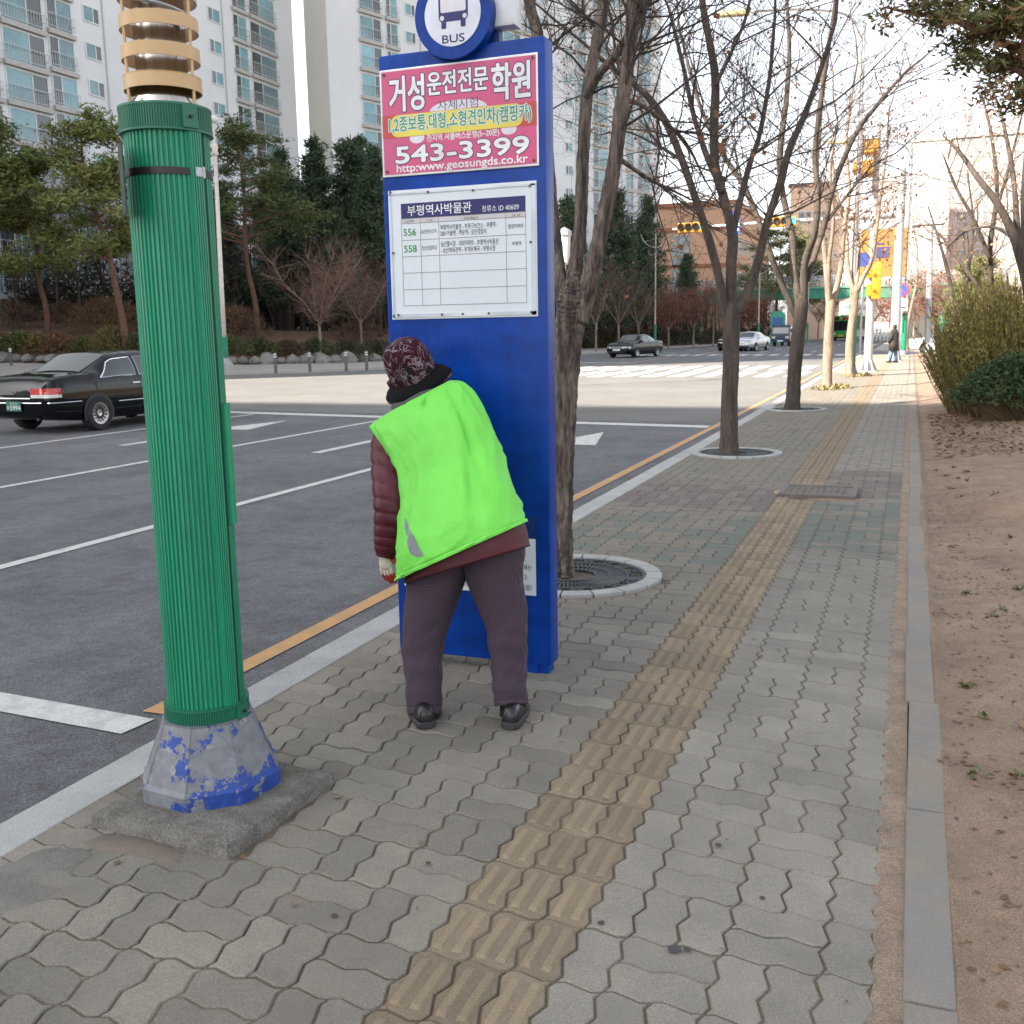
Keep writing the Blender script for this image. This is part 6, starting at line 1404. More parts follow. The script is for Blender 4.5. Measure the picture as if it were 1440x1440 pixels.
    for sx in (-1, 1):
        for y in (-1.36, 1.40):
            c = Vector((sx * .818 * kx, y * ky, .315)); wh = bpy.data.objects.new('wheel', None); COL.objects.link(wh); wh.parent = t; wh.location = c
            b = MB(); mt_ = Matrix.Rotation(R(90), 4, 'Y'); b.lathe([(.20, -.10), (.295, -.105), (.315, -.07), (.315, .07), (.295, .105), (.20, .10)], 32, mtx=mt_, caps=False); b.build('tyre', tyre_m, wh, smooth=40, local=True)
            b = MB(); b.lathe([(.0, .075 * sx), (.05, .085 * sx), (.07, .07 * sx), (.175, .085 * sx), (.205, .10 * sx), (.208, .06 * sx)], 32, mtx=mt_, caps=False); rm = b.build('rim', rim_m, wh, smooth=40, local=True)
            b = MB()
            for k in range(14):
                a = k * 2 * math.pi / 14; mk = Matrix.Rotation(a, 4, 'X'); b.add([mk @ Vector((sx * .0905, yy_, zz_)) for yy_, zz_ in ((-.006, .090), (.006, .090), (.016, .165), (-.016, .165))], [(0, 1, 2, 3) if sx < 0 else (3, 2, 1, 0)])
            b.build('rim_slot', black_pl, rm, local=True)
            b = MB(); arc = [(.372 * math.cos(R(a)), .372 * math.sin(R(a))) for a in range(-18, 199, 12)]; xw = half(y)[4][0] * kx * sx
            b.prism(arc, (xw + sx * .004, y * ky, .315), (0, 1, 0), (0, 0, 1), (-sx, 0, 0), .01); b.build('wheel_arch', black_pl, t, local=True)
    for sx in (-1, 1):
        ysn = [-2.42, -2.414, -2.407, -2.40, -2.39, -2.375, -2.35, -2.31, -2.25, -2.18]
        def cl(y, zz): 
            h_ = half(y); zs_ = [q[1] for q in h_[1:9]]; xs_2 = [q[0] for q in h_[1:9]]; return Vector(((np.interp(zz, zs_, xs_2) + .006) * kx * sx, y * ky, zz * kz))
        b = MB(); prof = []
        for zz in (.645, .70, .75, .81):
            row = [Vector((sx * .38 * kx, -2.432 * ky + .05 * (zz - .645), zz * kz)), Vector((sx * .52 * kx, -2.43 * ky + .08 * (zz - .645), zz * kz)), Vector((sx * .58 * kx, -2.430 * ky + .1 * (zz - .645), zz * kz))] + [cl(y, zz) + Vector((0, -.006, 0)) for y in ysn]; prof.append(row)
        m_ = len(prof[0])
        for j in range(3):
            for i in range(m_ - 1): q = (prof[j][i], prof[j][i + 1], prof[j + 1][i + 1], prof[j + 1][i]); b.quad(*(q if sx > 0 else q[::-1]), mat=1 if j == 0 else 0)
        b.build('tail_lamp', [tail_red, lamp_clr], t, smooth=30, local=True)
        b = MB(); prof = []
        for zz in (.56, .62, .69): prof.append([Vector((sx * .38 * kx, 2.44 * ky - .05 * (zz - .5), zz * kz)), Vector((sx * .55 * kx, 2.42 * ky - .08 * (zz - .5), zz * kz)), Vector((sx * .68 * kx, 2.36 * ky, zz * kz)), cl(2.26, zz), cl(2.12, zz)])
        for j in range(2):
            for i in range(4): q = (prof[j][i], prof[j][i + 1], prof[j + 1][i + 1], prof[j + 1][i]); b.quad(*(q[::-1] if sx > 0 else q))
        b.build('headlight', lamp_clr, t, smooth=30, local=True)
    b = MB(); b.rbox((-.36 * kx, 2.40 * ky, .56 * kz), (.36 * kx, 2.445 * ky, .69 * kz), .01); b.build('grille', chrome, t, local=True)
    b = MB(); b.rbox((-.62 * kx, 2.36 * ky, .30 * kz), (.62 * kx, 2.425 * ky, .42 * kz), .02); b.build('air_intake', black_pl, t, local=True)
    pl = MB(); pl.rbox((-.26, 2.445 * ky, .44 * kz), (.26, 2.455 * ky, .55 * kz), .004); pl.build('front_plate', white_pl, t, local=True)
    return t, ky, kx, kz, half
blk = M('car_black', (.003, .0035, .0055), .05, spec=.32, coat=.0)
cx_, cy_ = -14.62, 16.1
car, ky, kx, kz, hf = sedan('parked_sedan', 'shiny black sedan with red tail lamps and green plate at the left edge', (cx_, cy_, -.12), 0, blk, near=True)
b = MB(); b.rbox((-.17, -2.462 * ky, .415), (.17, -2.452 * ky, .585), .004); pl = b.build('licence_plate', M('plate_green', (.01, .13, .07), .4), car, local=True)
b = MB(); text_into(b, '5994', -.075, .155, .435, .515, -2.4635 * ky, weight=.0); text_into(b, '라', -.15, -.095, .44, .51, -2.4635 * ky); text_into(b, '인천 31', -.08, .10, .535, .568, -2.4635 * ky); b.build('lettering', ltr_w, pl, local=True)
b = MB(); b.tube([(x, -2.428 * ky - .012 * (1 - (x / .5) ** 2), .635) for x in np.linspace(-.37, .37, 9)], .012, 6); b.build('boot_trim', chrome, car, local=True)
b = MB(); pts = [Vector((-.5, -2.43 * ky, .555)), Vector((.5, -2.43 * ky, .555))] + [Vector((float(np.interp(.555, [q[1] for q in hf(y)[1:8]], [q[0] for q in hf(y)[1:8]])) + .004, y * ky, .555)) for y in (-2.38, -2.3, -2.15, -1.95, -1.76)]; b.tube(pts, .011, 6); b.build('bumper_trim', chrome, car, local=True)
b = MB(); b.tube([(.05 * math.cos(a * .4488), -2.436 * ky, .735 + .028 * math.sin(a * .4488)) for a in range(15)], .007, 5); b.build('emblem', chrome, car, local=True)
b = MB(); b.tube([(.45, -2.38 * ky, .27), (.45, -2.30 * ky, .27)], .03, 10); b.build('exhaust', dark_metal, car, local=True)
p = P(-14, 527, 21.5); sedan('dark_sedan', 'dark car mostly cut off by the left edge beyond the black sedan', (p.x - 6.6, 24.5, -.12), 0, blk)
p = G(878, 503, -.12); sedan('oncoming_black_sedan', 'small oncoming black sedan on the far side of the crosswalk', (p.x + .3, p.y + 1.5, -.12), R(180) - R(14), blk)
sil = M('car_silver', (.50, .53, .56), .25, .5, coat=.6)
p = G(1046, 494, -.12); sedan('oncoming_silver_sedan', 'oncoming silver sedan just right of the second street tree trunk', (p.x + .2, p.y + 2, -.12), R(180) - R(10), sil)
p = G(1018, 495, -.12); sedan('oncoming_dark_sedan', 'dark car peeking out left of the second street tree trunk', (p.x + .1, p.y + 5, -.12), R(180) - R(8), blk)
p = P(1292, 482, 66.5); sedan('white_sedan', 'white car crossing at the side street behind the forsythia', (p.x + 1.9, 66.5, -.11), R(80), M('car_white', (.75, .75, .75), .3, coat=.6))
# blue light truck
p = G(1101, 487, -.12); tb = M('truck_blue', (.010, .018, .062), .3, coat=.3)
tr = thing('blue_truck', 'oncoming dark blue light truck left of the third street tree', 'truck', (p.x, p.y + 2.5, -.12), R(180) - R(6))
b = MB(); sec = [(-2.5, .45), (2.35, .45), (2.5, .65), (2.48, 1.15), (2.25, 1.75), (2.05, 1.95), (.75, 2.0), (.6, .95), (-2.5, .95)]
prof2 = [(.55, .45), (2.38, .45), (2.5, .62), (2.48, 1.12), (2.26, 1.72), (2.02, 1.95), (.80, 1.98), (.55, 1.9)]
rings = []
for x, k in ((-.85, .94), (-.80, 1), (.80, 1), (.85, .94)): rings.append([Vector((x, 1.5 + (yy_ - 1.5) * k, 1.2 + (zz_ - 1.2) * k)) for yy_, zz_ in prof2])
b.loft(rings); b.build('cab', tb, tr, smooth=25, local=True)
b = MB(); b.add([(-.74, 2.475, 1.18), (.74, 2.475, 1.18), (.68, 2.285, 1.72), (-.68, 2.285, 1.72)], [(3, 2, 1, 0)]); b.build('windscreen', cglass, tr, local=True)
for s in (-1, 1):
    b = MB(); b.add([(s * .856, 1.0, 1.2), (s * .856, 2.2, 1.2), (s * .85, 2.08, 1.74), (s * .85, 1.0, 1.76)], [(0, 1, 2, 3) if s > 0 else (3, 2, 1, 0)]); b.build('side_window', cglass, tr, local=True)
    b = MB(); b.rbox((s * .62 - .16, 2.46, .72), (s * .62 + .16, 2.525, .92), .02); b.build('headlight', lamp_clr, tr, local=True)
    b = MB(); b.rbox((s * .98 - .09, 2.25, 1.25), (s * .98 + .09, 2.33, 1.60), .02); b.build('wing_mirror', black_pl, tr, local=True)
    for y in (1.75, -1.5): b = MB(); b.lathe([(.0, -.1), (.30, -.1), (.32, -.06), (.32, .06), (.30, .1), (0, .1)], 20, (0, 0, 0), mtx=Matrix.Translation(Vector((s * .68, y, .32))) @ Matrix.Rotation(R(90), 4, 'Y'), caps=False); b.build('wheel', tyre_m, tr, smooth=40, local=True)
b = MB(); b.rbox((-.80, 2.44, .40), (.80, 2.54, .60), .03); b.build('bumper', tb, tr, local=True)
b = MB(); b.box((-.26, 2.545, .44), (.26, 2.555, .56)); b.build('licence_plate', white_pl, tr, local=True)
b = MB(); b.box((-.83, -2.5, .70), (.83, .5, .78)); 
for lo, hi in (((-.85, -2.5, .78), (-.81, .5, 1.15)), ((.81, -2.5, .78), (.85, .5, 1.15)), ((-.81, -2.52, .78), (.81, -2.48, 1.15))): b.box(lo, hi)
b.build('cargo_bed', tb, tr, local=True)
# green city bus
p = G(1190, 479, -.12); p = P(1187, 479, 118) if p.y > 140 else p
bg_ = M('bus_green', (.05, .36, .08), .3, coat=.5); bus = thing('green_bus', 'green city bus coming under the footbridge behind the green lamp pole', 'bus', (p.x + .2, p.y + 5, -.12), R(180) - R(9))
b = MB(); b.rbox((-1.25, -5.5, .35), (1.25, 5.5, 3.1), .18); b.build('body', bg_, bus, smooth=35, local=True)
b = MB(); b.rbox((-1.13, 5.42, 1.25), (1.13, 5.56, 2.45), .08); b.build('windscreen', cglass, bus, local=True)
b = MB(); b.rbox((-1.05, 5.45, 2.55), (1.05, 5.57, 2.95), .05); dsn = b.build('destination_sign', black_pl, bus, local=True)
b = MB(); b.box((-1.0, 5.572, 2.6), (-.4, 5.58, 2.9)); b.build('route_number', M('bus_red', (.6, .04, .03), .4), dsn, local=True)
b = MB(); b.box((-.2, 5.572, 2.62), (.2, 5.58, 2.88)); b.build('route_panel', M('bus_lime', (.25, .55, .05), .4), dsn, local=True)
b = MB(); b.box((-.3, 5.56, .5), (.3, 5.575, .75)); b.build('licence_plate', M('plate_yellow', (.70, .40, .03), .5), bus, local=True)
for s in (-1, 1):
    for k in range(6): b = MB(); b.rbox((s * 1.25 - .02, -5.0 + 1.7 * k, 1.4), (s * 1.25 + .02, -3.5 + 1.7 * k, 2.5), .015); b.build('side_window', cglass, bus, local=True)
    b = MB(); b.box((s * 1.26 - .005, -5.3, .45), (s * 1.26 + .005, 5.3, 1.25)); b.build('side_panel', M('bus_pale', (.55, .60, .52), .4), bus, local=True)
    b = MB(); b.rbox((s * .85 - .22, 5.44, .72), (s * .85 + .22, 5.56, .98), .03); b.build('headlight', lamp_clr, bus, local=True)
    for y in (3.4, -3.2): b = MB(); b.lathe([(.0, -.13), (.44, -.13), (.48, -.08), (.48, .08), (.44, .13), (0, .13)], 22, mtx=Matrix.Translation(Vector((s * 1.12, y, .48))) @ Matrix.Rotation(R(90), 4, 'Y'), caps=False); b.build('wheel', tyre_m, bus, smooth=40, local=True)
b = MB(); b.rbox((-1.2, 5.4, .3), (1.2, 5.58, .48), .03); b.build('bumper', black_pl, bus, local=True)
b = MB(); b.rbox((-.8, -2, 3.1), (.8, 2.5, 3.3), .06); b.build('roof_unit', M('bus_roof_white', (.65, .67, .66), .5), bus, local=True)
# ================================================================== the woman at the sign
vest_m = M('neon_vest', (.165, .66, .072), .6, col2=(.15, .60, .065), scale=5, bmp=.5, bscale=9, bdist=.03)
grey_tape = M('reflective_grey', (.20, .20, .23), .4, col2=(.17, .17, .20), scale=20)
maroon = M('maroon_padding', (.082, .0075, .018), .40, col2=(.064, .006, .014), scale=7, bmp=.2, bscale=45, bdist=.004, spec=.3)
maroon_lin = M('maroon_hem', (.078, .010, .015), .65, bmp=.3, bscale=30, bdist=.006)
shoe_m = M('shoe_black', (.012, .012, .013), .30, bmp=.15, bscale=60); sole_m = M('shoe_sole', (.040, .040, .042), .75)
skin_m = M('skin', (.52, .33, .24), .5); glove_w = M('glove_cream', (.66, .60, .48), .85, bmp=.3, bscale=200); glove_r = M('glove_red', (.40, .035, .025), .55)
scarf_m = M('collar_grey', (.07, .07, .075), .9)
def check_mat():
    m = bpy.data.materials.new('purple_houndstooth'); t, b = nodes(m); v = pos_node(t)
    def stripes(ax, period):
        s = t.nodes.new('ShaderNodeSeparateXYZ'); lk(t, v, s.inputs[0]); q = t.nodes.new('ShaderNodeMath'); q.operation = 'MULTIPLY'; q.inputs[1].default_value = 6.2832 / period; lk(t, s.outputs[ax], q.inputs[0])
        c = t.nodes.new('ShaderNodeMath'); c.operation = 'SINE'; lk(t, q.outputs[0], c.inputs[0]); return ramp(t, c.outputs[0], .35, .65)
    a = mixc(t, stripes(2, .006), (.045, .033, .044), (.105, .064, .098)); c = mixc(t, stripes(0, .006), (.70, .66, .70), (1.05, 1.0, 1.05)); lk(t, mixc(t, 1.0, a, c, 'MULTIPLY'), b.inputs['Base Color'])
    b.inputs['Roughness'].default_value = .9; bump(t, b, noise_node(t, v, 14, 3), .35, .02); return m
pants_m = check_mat()
def hat_mat():
    m = bpy.data.materials.new('hat_patterned'); t, b = nodes(m); v = pos_node(t, (1, 1, 1), True)
    n = t.nodes.new('ShaderNodeTexNoise'); n.inputs['Scale'].default_value = 13; n.inputs['Detail'].default_value = 2; lk(t, v, n.inputs['Vector'])
    w_ = mixc(t, .22, v, n.outputs['Color'], 'ADD'); 
    vo = t.nodes.new('ShaderNodeTexVoronoi'); vo.feature = 'DISTANCE_TO_EDGE'; vo.inputs['Scale'].default_value = 42; mp = t.nodes.new('ShaderNodeMapping'); mp.inputs['Scale'].default_value = (1, 1, .5); mp.inputs['Rotation'].default_value = (.5, .6, .3); lk(t, w_, mp.inputs['Vector']); lk(t, mp.outputs[0], vo.inputs['Vector'])
    f = ramp(t, vo.outputs['Distance'], .05, .14, (1, 1, 1), (0, 0, 0)); g = ramp(t, noise_node(t, v, 26, 3), .42, .54)
    c = mixc(t, f, (.048, .006, .014), (.21, .165, .20)); c = mixc(t, mixc(t, 1.0, f, g, 'MULTIPLY'), (.036, .006, .012), c); c = mixc(t, ramp(t, noise_node(t, v, 15, 2), .60, .66), c, (.016, .012, .014)); lk(t, c, b.inputs['Base Color']); b.inputs['Roughness'].default_value = .85; b.inputs['Specular IOR Level'].default_value = .15; return m
hat_m = hat_mat(); brim_m = M('hat_black', (.007, .007, .008), .9, spec=.15)
def ring(Lp, Rp, Y, dep, n=28, e=.85, yl=0.0, yr=0.0):
    A, B = P(Lp[0], Lp[1], Y + yl), P(Rp[0], Rp[1], Y + yr); c = (A + B) / 2; h = (B - A) / 2; vd = Vector((c.x, c.y, c.z - 1.5)).normalized(); f = (vd - h * (vd.dot(h) / h.length_squared)).normalized()
    o = []
    for k in range(n):
        t = 2 * math.pi * k / n; ct, st = math.cos(t), math.sin(t); o.append(c + h * math.copysign(abs(ct) ** e, ct) + f * dep * math.copysign(abs(st) ** e, st))
    return o
def smooth_rings(keys, n=28, sub=5, e=.85):
    """keys: (L, R, Y, depth); interpolated smoothly"""
    ks = [Vector((a[0], a[1], b[0])) for a, b, Y, d in keys]; ks2 = [Vector((b[1], Y, d)) for a, b, Y, d in keys]
    c1, c2 = catmull(ks, sub), catmull(ks2, sub); return [ring((p.x, p.y), (p.z, q.x), q.y, q.z, n, e) for p, q in zip(c1, c2)]
root = thing('person', 'stooping person in neon green vest and maroon jacket peering round the blue sign', 'person', (-1.57, 3.52, 0))
# body: one continuous skin under the clothes
def ell(mb, c, rx, ry, rz_, n=16):
    c = Vector(c); rings = []
    for j in range(1, n // 2):
        ph = math.pi * j / (n // 2); rings.append([c + Vector((rx * math.sin(ph) * math.cos(2 * math.pi * k / n), ry * math.sin(ph) * math.sin(2 * math.pi * k / n), -rz_ * math.cos(ph))) for k in range(n)])
    mb.loft(rings)
HC = P(580, 520, 3.86)
b = MB(); hipL, hipR = P(610, 790, 3.55), P(690, 775, 3.57); knL, knR = P(600, 900, 3.52), P(712, 895, 3.60); anL, anR = P(599, 1000, 3.475), P(719, 990, 3.585)
for a, c, d, fa in ((hipL, knL, anL, R(38)), (hipR, knR, anR, R(8))):
    b.tube([a, a.lerp(c, .5), c, c.lerp(d, .4), d, d + Vector((0, .02, -.03))], [.078, .068, .055, .052, .036, .036], 14); fx, fy_ = -math.sin(fa), math.cos(fa); b.tube([d + Vector((0, -.005, -.035)), d + Vector((fx * .07, fy_ * .07 - .01, -.045)), d + Vector((fx * .13, fy_ * .13 - .01, -.055))], [.026, .028, .018], 10)
pel = (hipL + hipR) / 2; ch = P(610, 640, 3.70); nk = P(588, 572, 3.79)
b.tube([pel - Vector((0, 0, .05)), pel.lerp(ch, .4), ch, ch.lerp(nk, .6)], [.13, .12, .13, .07], 18); b.tube([ch.lerp(nk, .3), nk, HC - Vector((0, .01, .03))], [.07, .048, .048], 12)
shL, shR = P(545, 612, 3.73), P(645, 562, 3.78); elb, wr = P(550, 705, 3.63), P(541, 783, 3.62); elR, wrR = P(640, 660, 3.98), P(622, 640, 4.03)
b.tube([ch, shL, shL.lerp(elb, .5), elb, elb.lerp(wr, .6), wr], [.08, .048, .042, .036, .03, .024], 12); b.tube([ch, shR, elR, wrR], [.08, .05, .038, .026], 12)
b.tube([wrR, wrR + Vector((-.02, .03, .03)), wrR + Vector((-.03, .05, .06))], [.026, .034, .02], 8)
ell(b, HC + Vector((0, 0, .005)), .075, .092, .108); fd = Vector((-.5, .86, -.1)).normalized()
ell(b, HC + fd * .088 + Vector((0, 0, -.005)), .016, .018, .024, 8); ell(b, HC + fd * .075 + Vector((0, 0, -.06)), .035, .03, .02, 8)
for s in (-1, 1): ell(b, HC + Vector((-fd.y * -s, fd.x * -s, 0)).normalized() * .075 + Vector((0, 0, 0)), .014, .020, .030, 8)
body = b.build('body', skin_m, root, smooth=True); md = body.modifiers.new('join', 'REMESH'); md.mode = 'VOXEL'; md.voxel_size = .009; md.use_smooth_shade = True
# trousers
KL = [((577, 770), (662, 775), 3.55, .115), ((576, 800), (657, 800), 3.55, .115), ((575, 825), (648, 826), 3.545, .108), ((572, 868), (632, 868), 3.53, .095), ((570, 905), (622, 905), 3.52, .085), ((572, 940), (619, 940), 3.50, .080), ((575, 975), (618, 975), 3.485, .076), ((577, 1004), (619, 1004), 3.475, .074)]
KR = [((652, 770), (737, 755), 3.57, .115), ((655, 795), (735, 780), 3.575, .115), ((662, 822), (732, 815), 3.58, .108), ((681, 868), (738, 862), 3.60, .095), ((690, 905), (739, 900), 3.60, .085), ((693, 940), (739, 936), 3.60, .080), ((696, 970), (738, 966), 3.59, .076), ((699, 993), (740, 989), 3.585, .074)]
b = MB()
for kk, sd in ((KL, 1), (KR, 2)):
    rg = smooth_rings(kk, 36, 7, .92); rg2 = []
    for i, r in enumerate(rg):
        c = sum(r, Vector()) / len(r); f = i / len(rg); o = []
        for k, p in enumerate(r):
            a = 2 * math.pi * k / len(r); d = .007 * mnoise.noise(Vector((math.cos(a) * 1.3, math.sin(a) * 1.3, i * .23 + sd * 9 + math.cos(a) * 1.5))) + .0022 * math.sin(i * .9 + 2 * math.cos(a + sd)) * (f > .5); o.append(p + (p - c).normalized() * d * (1 if f < .96 else .4))
        rg2.append(o)
    last = rg2[-1]; c = sum(last, Vector()) / len(last); rg2.append([c + (p - c) * .90 for p in last]); rg2.append([c + (p - c) * .88 + Vector((0, 0, .04)) for p in last]); b.loft(rg2, caps=False)
    up = rg[-3]; q = [sum(r, Vector()) / len(r) for r in rg[-4:-1]]
tr_ = b.build('trousers', pants_m, root, smooth=True)
b = MB()
for kk, sd in ((KL, 1), (KR, 2)):
    r = ring(*kk[-2][:2], kk[-2][2], kk[-2][3] + .001, 36, .92); rr_ = [p.lerp(p2, .55) for p, p2 in zip(r, ring(*kk[-1][:2], kk[-1][2], kk[-1][3], 36, .92))]; c = sum(rr_, Vector()) / 36; b.tube([c + (p - c) * 1.012 for p in rr_] + [c + (rr_[0] - c) * 1.012], .0022, 5, caps=False)
b.build('hem_seam', pants_m, tr_)
# socks
for an, kn in ((anL, knL), (anR, knR)):
    b = MB(); b.tube([an + Vector((0, .01, -.045)), an + Vector((0, 0, .02)), an.lerp(kn, .3)], [.050, .046, .046], 14); b.build('sock', M('sock_black', (.012, .012, .014), .9), root, smooth=True)
# shoes
def shoe(heel, ang, s=1.0):
    m = Matrix.Translation(Vector((heel.x, heel.y, 0))) @ Matrix.Rotation(ang, 4, 'Z'); L_ = .235
    def sec(y, w_, h, off=0): return [m @ Vector((off + w_ * math.copysign(abs(math.cos(t)) ** .7, math.cos(t)), y, max(.022, .022 + h * math.sin(t)) if math.sin(t) > 0 else .022)) for t in [2 * math.pi * k / 20 for k in range(20)]]
    b = MB(); b.loft([sec(.002, .020, .035), sec(.012, .031, .062), sec(.035, .036, .068), sec(.075, .037, .070), sec(.115, .040, .058), sec(.155, .044, .045), sec(.195, .040, .034), sec(.222, .026, .022), sec(.232, .010, .010)]); up = b.build('shoe', shoe_m, root, smooth=True)
    ol = [(-.020, 0), (.020, 0), (.036, .02), (.039, .08), (.044, .15), (.040, .20), (.024, .232), (0, .240), (-.024, .232), (-.040, .20), (-.044, .15), (-.039, .08), (-.036, .02)]
    b = MB(); ring_ = lambda z, k: [m @ Vector((x * k, .12 + (y - .12) * k, z)) for x, y in ol]; b.loft([ring_(.001, .97), ring_(.006, 1.02), ring_(.027, 1.03), ring_(.030, .98)]); b.build('sole', sole_m, up, smooth=40)
    b = MB(); b.tube([m @ Vector((-.037, .125, .052)), m @ Vector((-.02, .12, .078)), m @ Vector((.02, .12, .078)), m @ Vector((.037, .125, .052))], .006, 6); b.build('strap', shoe_m, up, smooth=True)
hl = G(601, 1026); shoe(hl, R(38)); hr = G(716, 1027); shoe(hr, R(8))
# jacket body
KJ = [((574, 819), (742, 769), 3.54, .165), ((578, 800), (738, 752), 3.54, .165), ((577, 770), (728, 728), 3.55, .158), ((577, 735), (706, 695), 3.58, .145), ((580, 695), (695, 655), 3.63, .135), ((578, 662), (684, 620), 3.68, .128), ((570, 632), (674, 590), 3.72, .12), ((556, 605), (660, 565), 3.76, .10), ((560, 585), (645, 548), 3.78, .08), ((568, 572), (622, 545), 3.80, .06)]
def fold(rg, amp, sd, fa=3.0, fb=.16, hem=0):
    o = []
    for i, r in enumerate(rg):
        c = sum(r, Vector()) / len(r); q = []
        for k, p in enumerate(r):
            a = 2 * math.pi * k / len(r); ca, sa = math.cos(a), math.sin(a)
            d = amp * (mnoise.noise(Vector((ca * fa + i * .02, sa * fa, i * fb + sd))) + .55 * mnoise.noise(Vector((ca * fa * 2.2 + i * .06, sa * fa * 2.2, i * fb * 1.2 + sd + 4))))
            if hem and i < hem: d += -.0025 * (i == hem - 1)
            q.append(p + (p - c).normalized() * d)
        o.append(q)
    return o
rj = fold(smooth_rings(KJ, 44, 5), .006, 3); b = MB(); c = sum(rj[0], Vector()) / 44; b.loft([[c + (p - c) * .93 + Vector((0, 0, .02)) for p in rj[0]]] + rj, caps=False); jk = b.build('jacket', maroon_lin, root, smooth=True)
# vest
def rdg(q): return max(0, 1 - abs(mnoise.noise(q)) * 5) ** 1.5
KV = [((564, 813), (733, 737), 3.535, .180), ((565, 806), (731, 731), 3.535, .180), ((566, 790), (727, 722), 3.54, .178), ((567, 765), (719, 704), 3.55, .172), ((569, 735), (709, 680), 3.58, .160), ((573, 700), (700, 652), 3.62, .150), ((573, 670), (692, 625), 3.66, .142), ((563, 645), (685, 600), 3.69, .136), ((544, 622), (676, 577), 3.725, .125), ((528, 606), (667, 559), 3.75, .108), ((524, 597), (657, 545), 3.77, .088), ((545, 581), (645, 537), 3.785, .070), ((568, 568), (630, 536), 3.80, .055)]
rv = smooth_rings(KV, 72, 6); nv = len(rv)
o = []
for i, r in enumerate(rv):
    c = sum(r, Vector()) / 72; q = []; f = i / nv
    for k, p in enumerate(r):
        a = 2 * math.pi * k / 72; ca, sa = math.cos(a), math.sin(a)
        w1 = mnoise.noise(Vector((ca * 3.4 - f * 1.1, sa * 2, f * 1.5 + 2))); w2 = mnoise.noise(Vector((ca * 8 + f * 2.6, sa * 3, f * 2.2 + 7))); w3 = mnoise.noise(Vector((ca * 6, sa * 4, f * 14)))
        w4 = mnoise.noise(Vector((ca * 5.5 - f * 3.4, sa * 2, f * 3 + 11))); d = .016 * w1 * min(1, f * 4 + .2) + .015 * max(-.25, w2) * (.5 + .9 * f) + .012 * max(-.1, w4) + .004 * w3 + .011 * rdg(Vector((ca * 2.6 - f * 1.7, sa, f * .9 + 5))) * min(1, f * 3 + .1) + .008 * rdg(Vector((ca * 4 + f * 3.2, sa, f * 1.1 + 21))) + (.0035 if f < .06 else 0) - (.003 if .06 <= f < .085 else 0)
        q.append(p + (p - c).normalized() * d)
    o.append(q)
rv = o; b = MB(); b.loft(rv, caps=False); vest = b.build('vest', vest_m, root, smooth=True); so_ = vest.modifiers.new('thickness', 'SOLIDIFY'); so_.thickness = .004; so_.offset = -1
vb = BVHTree.FromPolygons([Vector(v) for v in b.v], b.f)
def on_vest(u, v, lift=.0025):
    d = Vector(ray(u, v)).normalized(); h = vb.ray_cast(Vector(CAMP), d); return (h[0] - d * lift) if h[0] is not None else None
# grey reflective side panel
Lq = [(569.5, 728), (569, 742), (571.5, 752), (573, 766), (577, 778), (585, 783)]; Rq = [(570.5, 728), (575, 742), (582, 756), (588, 768), (592, 776), (595.5, 783)]
Lc, Rc = catmull([Vector((a, c, 0)) for a, c in Lq], 4), catmull([Vector((a, c, 0)) for a, c in Rq], 4); b = MB(); rows_ = []
for p, q in zip(Lc, Rc):
    row = [on_vest(*(p.lerp(q, k / 5))[:2]) for k in range(6)]
    if all(x is not None for x in row): rows_.append(row)
for r1, r2 in zip(rows_, rows_[1:]):
    for k in range(5): b.quad(r1[k], r2[k], r2[k + 1], r1[k + 1])
if b.v: b.build('reflective_panel', grey_tape, vest, smooth=True)
b = MB(); st = []
for k in range(60):
    p = on_vest(566 + 165 * k / 59, 806 - 76 * (k / 59) + 13 * math.sin(math.pi * k / 59), .001)
    if p is not None: st.append(p)
if len(st) > 3: b.tube(st, .0013, 5); b.build('hem_stitch', M('vest_stitch', (.16, .62, .05), .7), vest)
# padded sleeve, pinched at its quilting seams
KS = [((530, 604), (566, 612), 3.735, .05), ((523, 622), (577, 640), 3.72, .062), ((523, 650), (577, 664), 3.69, .066), ((525, 685), (577, 694), 3.65, .064), ((527, 715), (575, 722), 3.625, .060), ((527, 742), (569, 748), 3.615, .054), ((527, 762), (563, 768), 3.61, .048), ((529, 778), (555, 784), 3.61, .040), ((532, 783), (552, 787), 3.61, .032)]
rs_ = smooth_rings(KS, 32, 12, .95); o = []; ns = len(rs_)
for i, r in enumerate(rs_):
    c = sum(r, Vector()) / 32; f = i / (ns - 1); ph = f * 11.5; pin = abs(math.sin(ph * math.pi)) ** .32; q = []
    for k, p in enumerate(r):
        a = 2 * math.pi * k / 32; dn_ = mnoise.noise(Vector((math.cos(a) * 2.4, math.sin(a) * 2.4, i * .33))); q.append(c + (p - c) * (.885 + .115 * pin + .022 * dn_))
    o.append(q)
b = MB(); b.loft(o); b.build('sleeve', maroon, jk, smooth=True)
KS2 = [((620, 560), (662, 548), 3.79, .055), ((625, 600), (675, 590), 3.88, .055), ((620, 650), (668, 650), 3.97, .05), ((612, 640), (645, 638), 4.01, .04)]
b = MB(); b.loft(smooth_rings(KS2, 20, 5)); b.build('sleeve', maroon, jk, smooth=True)
